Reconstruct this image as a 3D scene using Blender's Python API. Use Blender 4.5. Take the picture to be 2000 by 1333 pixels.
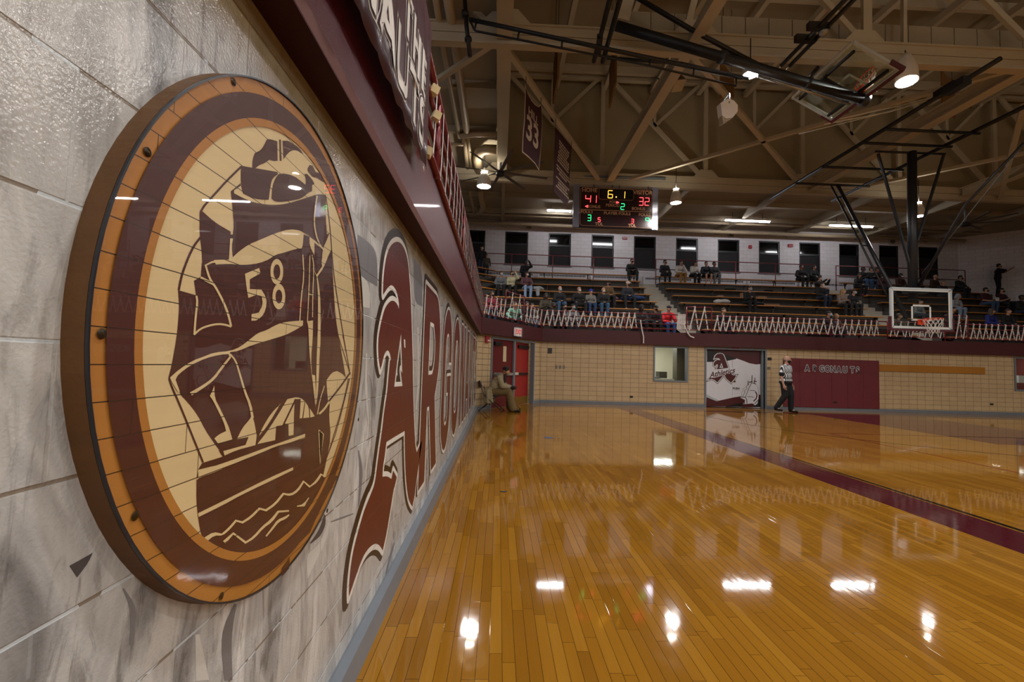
import bpy, bmesh, math, random
from mathutils import Vector, Matrix, Euler, noise
from mathutils.geometry import tessellate_polygon
for o in list(bpy.data.objects): bpy.data.objects.remove(o)
SC = bpy.context.scene
COL = SC.collection
random.seed(7)
V = Vector

# ------------------------------------------------------------------ camera
F = 889.0
CAMZ = 1.30
Yc = V((-27.0, 46.5, F)).normalized()          # room axes in camera space (x right, y down, z forward)
Zc = Yc.cross(V((1, 0.029, 0))).normalized()
if Zc.y > 0: Zc = -Zc
Xc = Yc.cross(Zc).normalized()
CAM = V((0, 0, CAMZ))
def ray(px, py):
    d = V((px - 1000.0, py - 666.5, F))
    return V((d.dot(Xc), d.dot(Yc), d.dot(Zc)))
def at_y(px, py, Y):
    r = ray(px, py); return CAM + r * (Y / r.y)
def at_x(px, py, X):
    r = ray(px, py); return CAM + r * (X / r.x)
def at_z(px, py, Z):
    r = ray(px, py); return CAM + r * ((Z - CAMZ) / r.z)
cam_d = bpy.data.cameras.new('camera')
cam = bpy.data.objects.new('camera', cam_d); COL.objects.link(cam)
cam_d.sensor_width = 36.0; cam_d.lens = F / 2000 * 36; cam_d.clip_start = 0.02; cam_d.clip_end = 200
m = Matrix.Identity(4)
for i, (a, b, c) in enumerate(zip(Xc, -V(Yc), Zc)): pass
right = V((Xc.x, Yc.x, Zc.x)); down = V((Xc.y, Yc.y, Zc.y)); fwd = V((Xc.z, Yc.z, Zc.z))
for i in range(3):
    m[i][0] = right[i]; m[i][1] = -down[i]; m[i][2] = -fwd[i]; m[i][3] = CAM[i]
cam.matrix_world = m
SC.camera = cam

# ------------------------------------------------------------------ world, exposure
w = bpy.data.worlds.new('world'); SC.world = w; w.use_nodes = True
w.node_tree.nodes['Background'].inputs[0].default_value = (0.95, 0.72, 0.5, 1)
w.node_tree.nodes['Background'].inputs[1].default_value = 0.0
SC.view_settings.view_transform = 'Standard'; SC.view_settings.look = 'None'
SC.view_settings.gamma = 1; SC.view_settings.use_curve_mapping = False
SC.view_settings.exposure = 0.07
LAMP_W = 470.0      # emission of the high bay lenses
TUBE_W = 60.0       # emission of the fluorescent tubes
UP_F = .32          # strength of the upward glow added to the high bays

# ------------------------------------------------------------------ materials
def lin(c):
    if isinstance(c, str):
        c = [int(c[i:i+2], 16) / 255 for i in (0, 2, 4)]
        c = [x / 12.92 if x <= .04045 else ((x + .055) / 1.055) ** 2.4 for x in c]
    return (c[0], c[1], c[2], 1)
_M = {}
def mat(name, col, rough=.6, metal=0, var=.12, scale=6, bump=0, bscale=60, coat=0, emit=0, stretch=None, spec=.5, coatr=.05):
    if name in _M: return _M[name]
    m = bpy.data.materials.new(name); m.use_nodes = True; _M[name] = m
    nt = m.node_tree; N = nt.nodes; L = nt.links; b = N['Principled BSDF']
    c = lin(col)
    b.inputs['Roughness'].default_value = rough; b.inputs['Metallic'].default_value = metal
    b.inputs['Specular IOR Level'].default_value = spec
    b.inputs['Coat Weight'].default_value = coat; b.inputs['Coat Roughness'].default_value = coatr
    tc = N.new('ShaderNodeTexCoord'); mp = N.new('ShaderNodeMapping'); L.new(tc.outputs['Object'], mp.inputs[0])
    if stretch: mp.inputs['Scale'].default_value = stretch
    if var:
        nz = N.new('ShaderNodeTexNoise'); nz.inputs['Scale'].default_value = scale; nz.inputs['Detail'].default_value = 4
        L.new(mp.outputs[0], nz.inputs['Vector'])
        mx = N.new('ShaderNodeMix'); mx.data_type = 'RGBA'
        mx.inputs['A'].default_value = tuple(x * (1 - var) for x in c[:3]) + (1,)
        mx.inputs['B'].default_value = tuple(min(1, x * (1 + var)) for x in c[:3]) + (1,)
        L.new(nz.outputs['Fac'], mx.inputs['Factor']); L.new(mx.outputs['Result'], b.inputs['Base Color'])
    else: b.inputs['Base Color'].default_value = c
    if bump:
        n2 = N.new('ShaderNodeTexNoise'); n2.inputs['Scale'].default_value = bscale; n2.inputs['Detail'].default_value = 3
        L.new(tc.outputs['Object'], n2.inputs['Vector'])
        bp = N.new('ShaderNodeBump'); bp.inputs['Strength'].default_value = bump; bp.inputs['Distance'].default_value = .01
        L.new(n2.outputs['Fac'], bp.inputs['Height']); L.new(bp.outputs[0], b.inputs['Normal'])
    if emit:
        b.inputs['Emission Color'].default_value = c; b.inputs['Emission Strength'].default_value = emit
    return m
class G:      # tiny node-graph helper
    def __init__(s, name):
        s.m = bpy.data.materials.new(name); s.m.use_nodes = True; _M[name] = s.m
        s.N = s.m.node_tree.nodes; s.L = s.m.node_tree.links; s.b = s.N['Principled BSDF']
        s.tc = s.N.new('ShaderNodeTexCoord')
    def n(s, t, **k):
        x = s.N.new('ShaderNode' + t)
        for a, v in k.items():
            if a.startswith('i_'):
                key = a[2:]; key = int(key) if key.isdigit() else key.replace('_', ' ')
                if isinstance(v, bpy.types.NodeSocket): s.L.new(v, x.inputs[key])
                else: x.inputs[key].default_value = v
            else: setattr(x, a, v)
        return x
    def math(s, op, a, b=0, c=0):
        x = s.n('Math', operation=op)
        for i, v in enumerate((a, b, c)):
            if isinstance(v, bpy.types.NodeSocket): s.L.new(v, x.inputs[i])
            else: x.inputs[i].default_value = v
        return x.outputs[0]
    def mix(s, f, a, b, bt='MIX'):
        x = s.n('Mix', data_type='RGBA', blend_type=bt)
        for k, v in (('Factor', f), ('A', a), ('B', b)):
            if isinstance(v, bpy.types.NodeSocket): s.L.new(v, x.inputs[k])
            else: x.inputs[k].default_value = v
        return x.outputs['Result']
    def swz(s, vec, order):     # reorder coordinates, e.g. 'yzx'
        sp = s.n('SeparateXYZ', i_0=vec); cb = s.n('CombineXYZ')
        for i, ch in enumerate(order):
            if ch in 'xyz': s.L.new(sp.outputs['xyz'.index(ch)], cb.inputs[i])
        return cb.outputs[0]
    def noise(s, vec, scale, detail=3, rough=.5, dist=0):
        return s.n('TexNoise', i_Vector=vec, i_Scale=scale, i_Detail=detail, i_Roughness=rough, i_Distortion=dist).outputs['Fac']
    def ramp(s, f, stops):
        x = s.n('ValToRGB', i_0=f); e = x.color_ramp.elements
        while len(e) < len(stops): e.new(.5)
        for q, (p, c) in zip(e, stops): q.position = p; q.color = c if len(c) == 4 else (*c, 1)
        return x.outputs[0]
    def bump(s, h, st, dist=.01, normal=None):
        x = s.n('Bump', i_Height=h, i_Strength=st, i_Distance=dist)
        if normal: s.L.new(normal, x.inputs['Normal'])
        return x.outputs[0]
    def out(s, **k):
        for a, v in k.items():
            key = a.replace('_', ' ')
            if isinstance(v, bpy.types.NodeSocket): s.L.new(v, s.b.inputs[key])
            else: s.b.inputs[key].default_value = v
        return s.m

# maple court floor: narrow strips running away from the camera
g = G('maple_strip_floor')
P = g.tc.outputs['Object']
mp = g.n('Mapping', i_Vector=g.swz(P, 'yxz'), i_Scale=(1, 1, 1))
def brick(g, vec, bw, rh, mortar, offset=.5, freq=2, smooth=.0, bias=0):
    x = g.n('TexBrick', i_Vector=vec, i_Scale=1.0, i_Mortar_Size=mortar, i_Mortar_Smooth=smooth, i_Bias=bias, i_Brick_Width=bw, i_Row_Height=rh, offset=offset, offset_frequency=freq)
    x.inputs['Color1'].default_value = (0, 0, 0, 1); x.inputs['Color2'].default_value = (1, 1, 1, 1); x.inputs['Mortar'].default_value = (.5, .5, .5, 1)
    return x
# random end-joint shift for every strip
sp = g.n('SeparateXYZ', i_0=P)
rowi = g.math('FLOOR', g.math('DIVIDE', sp.outputs[0], .057))
rnd = g.n('TexWhiteNoise', noise_dimensions='1D'); g.L.new(rowi, rnd.inputs['W'])
cb = g.n('CombineXYZ'); g.L.new(g.math('ADD', sp.outputs[1], g.math('MULTIPLY', rnd.outputs['Value'], 7.0)), cb.inputs[0]); g.L.new(sp.outputs[0], cb.inputs[1])
bk = brick(g, cb.outputs[0], .62, .057, .0011, offset=0, freq=1)
cell = g.n('TexWhiteNoise', noise_dimensions='2D')
cc = g.n('CombineXYZ'); g.L.new(g.math('FLOOR', g.math('DIVIDE', g.math('ADD', sp.outputs[1], g.math('MULTIPLY', rnd.outputs['Value'], 7.0)), .62)), cc.inputs[0]); g.L.new(rowi, cc.inputs[1])
g.L.new(cc.outputs[0], cell.inputs['Vector'])
grain = g.noise(g.n('Mapping', i_Vector=P, i_Scale=(60, 2.2, 1)).outputs[0], 1.0, 4, .6)
blotch = g.noise(P, 2.2, 3)
tone = g.ramp(cell.outputs['Value'], [(0, (.22, .092, .006)), (.3, (.285, .122, .008)), (.7, (.32, .142, .010)), (1, (.385, .182, .017))])
tone = g.mix(g.math('MULTIPLY', grain, .45), tone, (.16, .062, .009, 1))
tone = g.mix(g.math('MULTIPLY', blotch, .25), tone, (.36, .175, .025, 1))
tone = g.mix(bk.outputs['Fac'], tone, (.05, .018, .004, 1))
sc1 = g.noise(P, 14, 5, .6)
rg = g.math('MULTIPLY_ADD', sc1, .05, .025)
nb = g.bump(g.math('MULTIPLY', bk.outputs['Fac'], -1), .25, .002)
nb = g.bump(cell.outputs['Value'], .05, .001, nb)
nb = g.bump(g.noise(g.n('Mapping', i_Vector=P, i_Scale=(9, 1.6, 1)).outputs[0], 1.4, 2), .10, .004, nb)
M_FLOOR = g.out(Base_Color=tone, Roughness=rg, Normal=nb, Specular_IOR_Level=.5)

def court_paint(name, col):
    g = G(name); P = g.tc.outputs['Object']
    c = g.mix(g.noise(P, 5, 4), tuple(x * .8 for x in lin(col)[:3]) + (1,), lin(col))
    nb = g.bump(g.noise(g.n('Mapping', i_Vector=P, i_Scale=(9, 1.6, 1)).outputs[0], 1.4, 2), .12, .004)
    return g.out(Base_Color=c, Roughness=g.math('MULTIPLY_ADD', g.noise(P, 14, 5, .6), .06, .05), Normal=nb)
M_CT_MAROON = court_paint('maroon_court_paint', '4e1820')
M_CT_BLACK = court_paint('black_court_paint', '14110f')
M_CT_RED = court_paint('red_court_tape', '7c2415')

# painted block wall with a faded grey photo mural
g = G('painted_block_mural')
P = g.tc.outputs['Object']
W2 = g.swz(P, 'yz')
br = brick(g, g.n('Mapping', i_Vector=W2, i_Location=(.17, -.934 + .19 * 20 + .0, 0)).outputs[0], .40, .19, .0042, offset=.5, freq=2, smooth=.6)
sz_ = g.n('SeparateXYZ', i_0=P); fz_ = g.math('FRACT', g.math('DIVIDE', g.math('ADD', sz_.outputs[2], -.934 + 1.9), .19)); hj = g.math('GREATER_THAN', g.math('ABSOLUTE', g.math('SUBTRACT', fz_, .5)), .483)
joint = g.math('MULTIPLY', br.outputs['Fac'], g.math('MULTIPLY_ADD', hj, .8, .2))
st = g.noise(g.n('Mapping', i_Vector=W2, i_Scale=(3.2, 1.1, 1)).outputs[0], 1.6, 4, .55, .9)
st2 = g.noise(g.n('Mapping', i_Vector=W2, i_Scale=(7, 1.4, 1)).outputs[0], 3.0, 5, .65, 1.2)
big = g.ramp(st, [(.30, (.15, .155, .16)), (.40, (.31, .315, .32)), (.48, (.52, .525, .52)), (.56, (.42, .425, .425)), (.66, (.72, .725, .715))])
fine = g.ramp(st2, [(.36, (.42, .41, .40)), (.47, (.95, .95, .95)), (.6, (1, 1, 1))])
c = g.mix(.75, big, fine, 'MULTIPLY')
wave = g.n('TexVoronoi', i_Vector=g.n('Mapping', i_Vector=W2, i_Scale=(1.6, .7, 1)).outputs[0], i_Scale=1.7, feature='F1')
c = g.mix(g.math('MULTIPLY', g.math('GREATER_THAN', wave.outputs['Distance'], .42), .35), c, (.62, .60, .56, 1))
c = g.mix(g.math('MULTIPLY', g.noise(P, 90, 2), .12), c, (.30, .30, .30, 1))
# grimy yellowed band right under the girder, extended to paint in its shadow
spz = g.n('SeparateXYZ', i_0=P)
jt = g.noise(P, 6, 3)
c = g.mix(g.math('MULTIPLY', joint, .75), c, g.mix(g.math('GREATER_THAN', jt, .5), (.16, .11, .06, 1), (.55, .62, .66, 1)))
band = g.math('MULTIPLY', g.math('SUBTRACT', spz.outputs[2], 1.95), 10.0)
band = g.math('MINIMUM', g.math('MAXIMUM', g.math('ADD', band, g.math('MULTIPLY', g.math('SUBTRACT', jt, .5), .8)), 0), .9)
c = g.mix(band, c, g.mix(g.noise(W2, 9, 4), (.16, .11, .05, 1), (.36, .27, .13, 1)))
nb = g.bump(g.math('MULTIPLY', joint, -1), .5, .004)
nb = g.bump(g.noise(P, 170, 2, .5), .45, .002, nb)
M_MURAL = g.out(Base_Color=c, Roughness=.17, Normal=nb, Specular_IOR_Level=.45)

def paint_on_block(name, col, var=.1):
    g = G(name); P = g.tc.outputs['Generated']
    P = g.n('NewGeometry').outputs['Position']
    W2 = g.swz(P, 'yz')
    br = brick(g, g.n('Mapping', i_Vector=W2, i_Location=(.17, -.934 + .19 * 20, 0)).outputs[0], .40, .19, .0035, offset=.5, freq=2, smooth=.6)
    base = lin(col)
    c = g.mix(g.noise(P, 8, 4), tuple(x * (1 - var) for x in base[:3]) + (1,), tuple(min(1, x * (1 + var)) for x in base[:3]) + (1,))
    c = g.mix(g.math('MULTIPLY', br.outputs['Fac'], .35), c, (.10, .05, .04, 1))
    nb = g.bump(g.math('MULTIPLY', br.outputs['Fac'], -1), .5, .004)
    nb = g.bump(g.noise(P, 120, 3, .6), .25, .003, nb)
    return g.out(Base_Color=c, Roughness=.3, Normal=nb, Specular_IOR_Level=.4)
M_PW = paint_on_block('white_letter_paint', 'e6e3dc')
M_PM = paint_on_block('maroon_letter_paint', '5e241c', .12)
M_PD = paint_on_block('dark_brown_letter_paint', '2e2013')

def tile_mat(name, c1, c2, mortar, bw, rh, ms=.0045, rough=.3, order='xz', offset=0, var=.6, loc=(0, 0, 0), bump=.35):
    g = G(name); P = g.tc.outputs['Object']
    vec = g.n('Mapping', i_Vector=g.swz(P, order), i_Location=loc).outputs[0]
    br = brick(g, vec, bw, rh, ms, offset=offset, freq=2)
    br.inputs['Color1'].default_value = lin(c1); br.inputs['Color2'].default_value = lin(c2); br.inputs['Mortar'].default_value = lin(mortar)
    c = g.mix(g.math('MULTIPLY', g.noise(P, 12, 4), .25), br.outputs['Color'], lin(mortar))
    nb = g.bump(g.math('MULTIPLY', br.outputs['Fac'], -1), bump, .004)
    return g.out(Base_Color=c, Roughness=rough, Normal=nb)
M_TILE = tile_mat('tan_glazed_tile', 'ceb48c', 'c4aa82', '54473a', .30, .165, .0045, loc=(.07, .03, 0))
M_TILED = tile_mat('tan_glazed_tile_corner', 'c9a67a', 'bd9a70', '54473a', .30, .165, .0045, loc=(.0, .03, 0))
M_WBLOCK = tile_mat('white_painted_block', 'd3cfd2', 'cbc7ca', 'aaa6a6', .406, .203, .006, rough=.45, offset=.5, bump=.3)
M_GREY = mat('grey_enamel_paint', '6f7880', .38, var=.06, scale=3)
M_CURB = mat('grey_curb_paint', '70777f', .34, var=.14, scale=5, bump=.12, bscale=14)
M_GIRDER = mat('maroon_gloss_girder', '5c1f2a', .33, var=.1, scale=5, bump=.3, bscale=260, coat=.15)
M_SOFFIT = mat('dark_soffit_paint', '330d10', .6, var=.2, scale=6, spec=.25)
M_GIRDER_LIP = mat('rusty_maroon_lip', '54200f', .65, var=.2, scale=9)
M_FASCIA = mat('maroon_fascia_paint', '430c13', .6, var=.1, scale=2)
M_RAIL = mat('maroon_rail_paint', '6c1d24', .3, var=.08)
M_CREAM = mat('cream_steel_paint', 'b3a993', .5, var=.12, scale=2)
M_DECK = mat('cream_roof_deck', '8f836b', .8, var=.12, scale=.6, bump=.1, bscale=20)
M_DECK2 = mat('cream_low_ceiling', '9a8f7a', .8, var=.1, scale=.6)
M_CLER = mat('cream_clerestory_wall', '978a6d', .8, var=.1, scale=.8)
M_CONC = mat('bleacher_concrete', '423d38', .85, var=.25, scale=3, bump=.2)
M_BLACK = mat('black_steel', '0d0d0e', .45, var=.0)
M_BENCH = mat('varnished_bench_wood', 'ad6f28', .3, var=.25, scale=3, stretch=(.4, 8, 8))

# ------------------------------------------------------------------ geometry helpers
def wmat(o):
    return (wmat(o.parent) @ o.matrix_parent_inverse if o.parent else Matrix.Identity(4)) @ o.matrix_basis
def link(name, me, mt, parent=None, M=None, world=False):     # world: mesh is in room coordinates even under a placed parent
    o = bpy.data.objects.new(name, me); COL.objects.link(o)
    if mt is not None and not me.materials:
        for x in (mt if isinstance(mt, (list, tuple)) else [mt]): me.materials.append(x)
    if M is not None: o.matrix_basis = M
    if parent:
        o.parent = parent
        if world: o.matrix_parent_inverse = wmat(parent).inverted()
    return o
def tag(o, label=None, cat=None, group=None, kind=None):
    for k, v in (('label', label), ('category', cat), ('group', group), ('kind', kind)):
        if v: o[k] = v
    return o
def empty(name, loc=(0, 0, 0), rz=0):
    o = bpy.data.objects.new(name, None); COL.objects.link(o); o.location = loc; o.rotation_euler = (0, 0, rz)
    o.empty_display_size = .1; return o
class MB:
    """collects boxes, tubes and polygons for ONE mesh"""
    def __init__(s): s.v = []; s.f = []; s.mi = []; s.smooth = []
    def add(s, vs, fs, mi=0, sm=False):
        b = len(s.v); s.v += [tuple(x) for x in vs]
        for f in fs: s.f.append([b + i for i in f]); s.mi.append(mi); s.smooth.append(sm)
        return s
    def box(s, c, size, R=None, mi=0):
        hx, hy, hz = (x / 2 for x in size); vs = []
        for x in (-hx, hx):
            for y in (-hy, hy):
                for z in (-hz, hz):
                    p = V((x, y, z))
                    if R: p = R @ p
                    vs.append(V(c) + p)
        return s.add(vs, [(0, 1, 3, 2), (4, 6, 7, 5), (0, 4, 5, 1), (2, 3, 7, 6), (0, 2, 6, 4), (1, 5, 7, 3)], mi)
    def span(s, a, b, mi=0):
        a = V(a); b = V(b); return s.box((a + b) / 2, [abs(x) for x in (b - a)], mi=mi)
    def bar(s, p, q, w, h, up=(0, 0, 1), mi=0):       # rectangular bar from p to q
        p = V(p); q = V(q); d = (q - p); L = d.length; d.normalize(); u = V(up)
        if abs(d.dot(u)) > .98: u = V((0, 1, 0))
        r = d.cross(u).normalized(); u = r.cross(d).normalized()
        vs = [p + r * a * w / 2 + u * b * h / 2 for a, b in ((-1, -1), (1, -1), (1, 1), (-1, 1))] + [q + r * a * w / 2 + u * b * h / 2 for a, b in ((-1, -1), (1, -1), (1, 1), (-1, 1))]
        return s.add(vs, [(3, 2, 1, 0), (4, 5, 6, 7), (0, 1, 5, 4), (1, 2, 6, 5), (2, 3, 7, 6), (3, 0, 4, 7)], mi)
    def tube(s, pts, r, n=8, mi=0, cap=True, closed=False):
        pts = [V(p) for p in pts]; rs = r if isinstance(r, (list, tuple)) else [r] * len(pts)
        rings = []; ref = None; N = len(pts)
        for i, p in enumerate(pts):
            a = pts[(i - 1) % N] if (i > 0 or closed) else p; b = pts[(i + 1) % N] if (i < N - 1 or closed) else p
            d = (b - a).normalized()
            if ref is None: ref = V((0, 0, 1)) if abs(d.z) < .9 else V((1, 0, 0))
            u = (ref - d * ref.dot(d))
            if u.length < 1e-4: u = V((1, 0, 0)).cross(d)
            u.normalize(); ref = u; w_ = d.cross(u)
            rings.append([p + (u * math.cos(t) + w_ * math.sin(t)) * rs[i] for t in (2 * math.pi * k / n for k in range(n))])
        vs = [v for R in rings for v in R]; fs = []
        M_ = N if closed else N - 1
        for i in range(M_):
            for k in range(n):
                j = (i + 1) % N
                fs.append((i * n + k, i * n + (k + 1) % n, j * n + (k + 1) % n, j * n + k))
        if cap and not closed: fs += [tuple(range(n - 1, -1, -1)), tuple((N - 1) * n + k for k in range(n))]
        return s.add(vs, fs, mi, True)
    def lathe(s, c, prof, n=24, axis=V((0, 0, 1)), mi=0, sm=True):   # prof [(r, h)...]
        axis = V(axis).normalized(); u = axis.orthogonal().normalized(); w_ = axis.cross(u); c = V(c)
        vs = [c + axis * h + (u * math.cos(2 * math.pi * k / n) + w_ * math.sin(2 * math.pi * k / n)) * r for r, h in prof for k in range(n)]
        fs = [(i * n + k, i * n + (k + 1) % n, (i + 1) * n + (k + 1) % n, (i + 1) * n + k) for i in range(len(prof) - 1) for k in range(n)]
        return s.add(vs, fs, mi, sm)
    def ell(s, c, r, n=12, mi=0, R=None):
        vs = []; fs = []; m_ = n // 2
        for i in range(m_ + 1):
            t = math.pi * i / m_
            for k in range(n):
                p = V((r[0] * math.sin(t) * math.cos(2 * math.pi * k / n), r[1] * math.sin(t) * math.sin(2 * math.pi * k / n), r[2] * math.cos(t)))
                vs.append(V(c) + (R @ p if R else p))
        for i in range(m_):
            for k in range(n): fs.append((i * n + k, (i + 1) * n + k, (i + 1) * n + (k + 1) % n, i * n + (k + 1) % n))
        return s.add(vs, fs, mi, True)
    def prism(s, pts, depth, mi=0):       # polygon pts (3D, planar) extruded by vector depth
        n = len(pts); a = [V(p) for p in pts]; d = V(depth)
        tri = tessellate_polygon([a])
        fs = [tuple(t) for t in tri] + [tuple(n + i for i in reversed(t)) for t in tri] + [(i, (i + 1) % n, n + (i + 1) % n, n + i) for i in range(n)]
        return s.add(a + [p + d for p in a], fs, mi)
    def mesh(s, name):
        me = bpy.data.meshes.new(name); me.from_pydata(s.v, [], s.f); me.validate()
        if len(me.polygons) == len(s.f):
            me.polygons.foreach_set('material_index', s.mi); me.polygons.foreach_set('use_smooth', s.smooth)
        bm = bmesh.new(); bm.from_mesh(me); bmesh.ops.remove_doubles(bm, verts=bm.verts, dist=1e-6)
        bmesh.ops.recalc_face_normals(bm, faces=bm.faces); bm.to_mesh(me); bm.free()
        return me
    def build(s, name, mt, parent=None, M=None, world=False): return link(name, s.mesh(name), mt, parent, M, world)

TMP = bpy.data.scenes.new('scratch')
def eval_mesh(ob, name):       # evaluates modifiers / curves in a scratch scene (emptied and removed at the end)
    COL.objects.unlink(ob); TMP.collection.objects.link(ob)
    TMP.view_layers[0].update(); dg = TMP.view_layers[0].depsgraph
    me = bpy.data.meshes.new_from_object(ob.evaluated_get(dg)); me.name = name
    TMP.collection.objects.unlink(ob)
    return me
class Frame:
    """a real plane in the room: origin + two axes; converts pixels that lie on it to plane coordinates"""
    def __init__(s, o, x, y):
        s.o = V(o); s.x = V(x).normalized(); s.y = V(y).normalized(); s.n = s.x.cross(s.y)
    def px(s, x, y):
        r = ray(x, y); t = (s.o - CAM).dot(s.n) / r.dot(s.n); p = CAM + r * t - s.o
        return (p.dot(s.x), p.dot(s.y))
    def mat(s, lift=0):
        m = Matrix.Identity(4); o = s.o + s.n * lift
        for i in range(3): m[i][0] = s.x[i]; m[i][1] = s.y[i]; m[i][2] = s.n[i]; m[i][3] = o[i]
        return m
    def w(s, a, b, lift=0): return s.o + s.x * a + s.y * b + s.n * lift
def sheet(name, loops, mt, fr, lift=.0, parent=None, offset=0, thick=0):
    """flat painted shape(s) on a frame; loops = closed outlines in plane coordinates (holes inside)"""
    cu = bpy.data.curves.new(name, 'CURVE'); cu.dimensions = '2D'; cu.fill_mode = 'BOTH' if thick else 'FRONT'
    for lp in loops:
        sp = cu.splines.new('POLY'); sp.points.add(len(lp) - 1)
        for q, p in zip(sp.points, lp): q.co = (p[0], p[1], 0, 1)
        sp.use_cyclic_u = True
    cu.offset = offset; cu.extrude = thick
    ob = bpy.data.objects.new(name, cu); COL.objects.link(ob)
    me = eval_mesh(ob, name); bpy.data.objects.remove(ob); bpy.data.curves.remove(cu)
    me.materials.clear()
    return link(name, me, mt, parent, fr.mat(lift), True)
def stroke(pts, w):
    """polyline (2D) to closed outline of width w"""
    L = []; R = []; n = len(pts); ws = w if isinstance(w, (list, tuple)) else [w] * n
    for i in range(n):
        a = V(pts[max(0, i - 1)]); b = V(pts[min(n - 1, i + 1)]); d = (b - a)
        if d.length == 0: d = V((1, 0))
        d.normalize(); nn = V((-d.y, d.x)) * ws[i] / 2; p = V(pts[i])
        L.append(p + nn); R.append(p - nn)
    return [tuple(p) for p in L] + [tuple(p) for p in reversed(R)]
def ribbon(name, loops, wd, mt, fr, lift, parent=None, shift=(0, 0)):
    """band of half-width wd painted along closed outlines, round joins"""
    b = MB()
    for lp in loops:
        n = len(lp)
        for i in range(n):
            p = V((lp[i][0] + shift[0], lp[i][1] + shift[1])); q = V((lp[(i + 1) % n][0] + shift[0], lp[(i + 1) % n][1] + shift[1])); d = q - p
            if d.length < 1e-6: continue
            d.normalize(); nn = V((-d.y, d.x)) * wd
            z_ = (i % 11) * 3e-5; b.add([(*(p + nn), z_), (*(p - nn), z_), (*(q - nn), z_), (*(q + nn), z_)], [(0, 1, 2, 3)])
            b.add([(p.x + wd * math.cos(2 * math.pi * k / 14), p.y + wd * math.sin(2 * math.pi * k / 14), 3.3e-4 + (i % 11) * 3e-5) for k in range(14)], [tuple(range(14))])
    return b.build(name, mt, parent, fr.mat(lift), True)
def smooth_sel(pts, it=2, lim=50):
    for _ in range(it):
        out = []; n = len(pts)
        for i in range(n):
            a, p, c = V(pts[i - 1]), V(pts[i]), V(pts[(i + 1) % n]); d1, d2 = p - a, c - p
            if d1.length > 1e-9 and d2.length > 1e-9 and d1.angle(d2) < math.radians(lim): out += [tuple(p.lerp(a, .25)), tuple(p.lerp(c, .25))]
            else: out.append(tuple(p))
        pts = out
    return pts
def smooth_loop(pts, it=1, keep=None):
    for _ in range(it):
        out = []
        for i in range(len(pts)):
            a = pts[i]; b = pts[(i + 1) % len(pts)]
            out += [(a[0] * .75 + b[0] * .25, a[1] * .75 + b[1] * .25), (a[0] * .25 + b[0] * .75, a[1] * .25 + b[1] * .75)]
        pts = out
    return pts
def text_mesh(name, s, size, mt, fr, x, y, lift, parent=None, offset=0, sx=1, align='CENTER', shear=0, spacing=1, thick=0, bold=0):
    cu = bpy.data.curves.new(name, 'FONT'); cu.body = s; cu.size = size; cu.align_x = align; cu.align_y = 'CENTER'
    cu.offset = offset + bold; cu.shear = shear; cu.space_character = spacing; cu.extrude = thick
    ob = bpy.data.objects.new(name, cu); COL.objects.link(ob)
    me = eval_mesh(ob, name); bpy.data.objects.remove(ob); bpy.data.curves.remove(cu)
    me.materials.clear()
    me.transform(Matrix.Translation((x, y, 0)) @ Matrix.Diagonal((sx, 1, 1, 1)))
    return link(name, me, mt, parent, fr.mat(lift), True)
# ------------------------------------------------------------------ room shell
WX = -.596                  # left wall
LY = 16.15                  # far lower wall
RX = 25.6                   # right wall
BY = -13.0                  # wall behind the camera
SZ = 2.13                   # underside of the left balcony girder
FZ = 2.17; FT = 2.63        # far fascia bottom / top
CH0 = V((WX, 12.9, 0)); CH1 = V((1.52, LY, 0))       # corner wall with the double doors
def struct(o): o['kind'] = 'structure'; return o

floor = MB(); floor.add([(-.6, BY, 0), (RX, BY, 0), (RX, 18.5, 0), (-.6, 18.5, 0)], [(0, 1, 2, 3)])
struct(floor.build('floor', M_FLOOR))
# painted court lines, flush on the boards
def line(n, x0, y0, x1, y1, mt, z=.0012):
    b = MB(); b.add([(x0, y0, z), (x1, y0, z), (x1, y1, z), (x0, y1, z)], [(0, 1, 2, 3)]); return struct(b.build(n, mt))
EY = 14.75
line('trim_1', 3.97, BY + 2, 4.50, EY, M_CT_MAROON)
line('trim_2', 4.53, BY + 2, 4.585, EY - .3, M_CT_BLACK)
line('trim_3', 4.50, EY - .28, RX - 6, EY, M_CT_MAROON)
line('trim_4', 10.05, 8.9, 13.55, EY - .28, M_CT_MAROON)
line('trim_5', 7.3, 0, 7.35, 9.95, M_CT_RED); line('trim_6', 7.35, 9.9, 18, 9.95, M_CT_RED)
def curve_line(n, pts, wd, mt):
    lp = stroke(pts, wd); b = MB(); k = len(pts)
    b.add([(x, y, .0016) for x, y in lp], [(i, i + 1, 2 * k - 2 - i, 2 * k - 1 - i) for i in range(k - 1)]); return struct(b.build(n, mt))
arc = [(6.02, EY - .3), (6.02, 13.2)] + [(12.0 - 5.98 * math.cos(t), 12.9 - 6.1 * math.sin(t)) for t in [math.pi * k / 40 for k in range(1, 40)]] + [(17.98, 13.2)]
curve_line('trim_7', arc, .05, M_CT_BLACK)
dot = at_z(1071.5, 855.5, 0); b = MB(); b.lathe((dot.x, dot.y, .001), [(.0001, .0012), (.085, .001)], 24)
tag(b.build('floor_sticker', mat('blue_sticker', '3a5f8e', .3)), 'small round blue sticker stuck on the court boards near the corner doors', 'sticker')
dot = at_z(982, 961.5, 0); b = MB(); b.prism([(dot.x - .03, dot.y, .002), (dot.x + .02, dot.y - .02, .002), (dot.x + .045, dot.y + .02, .002), (dot.x, dot.y + .015, .002)], (0, 0, .004))
tag(b.build('scrap', mat('black_scrap', '15110e', .5)), 'tiny dark scrap of litter lying on the boards near the block wall', 'litter')

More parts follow.
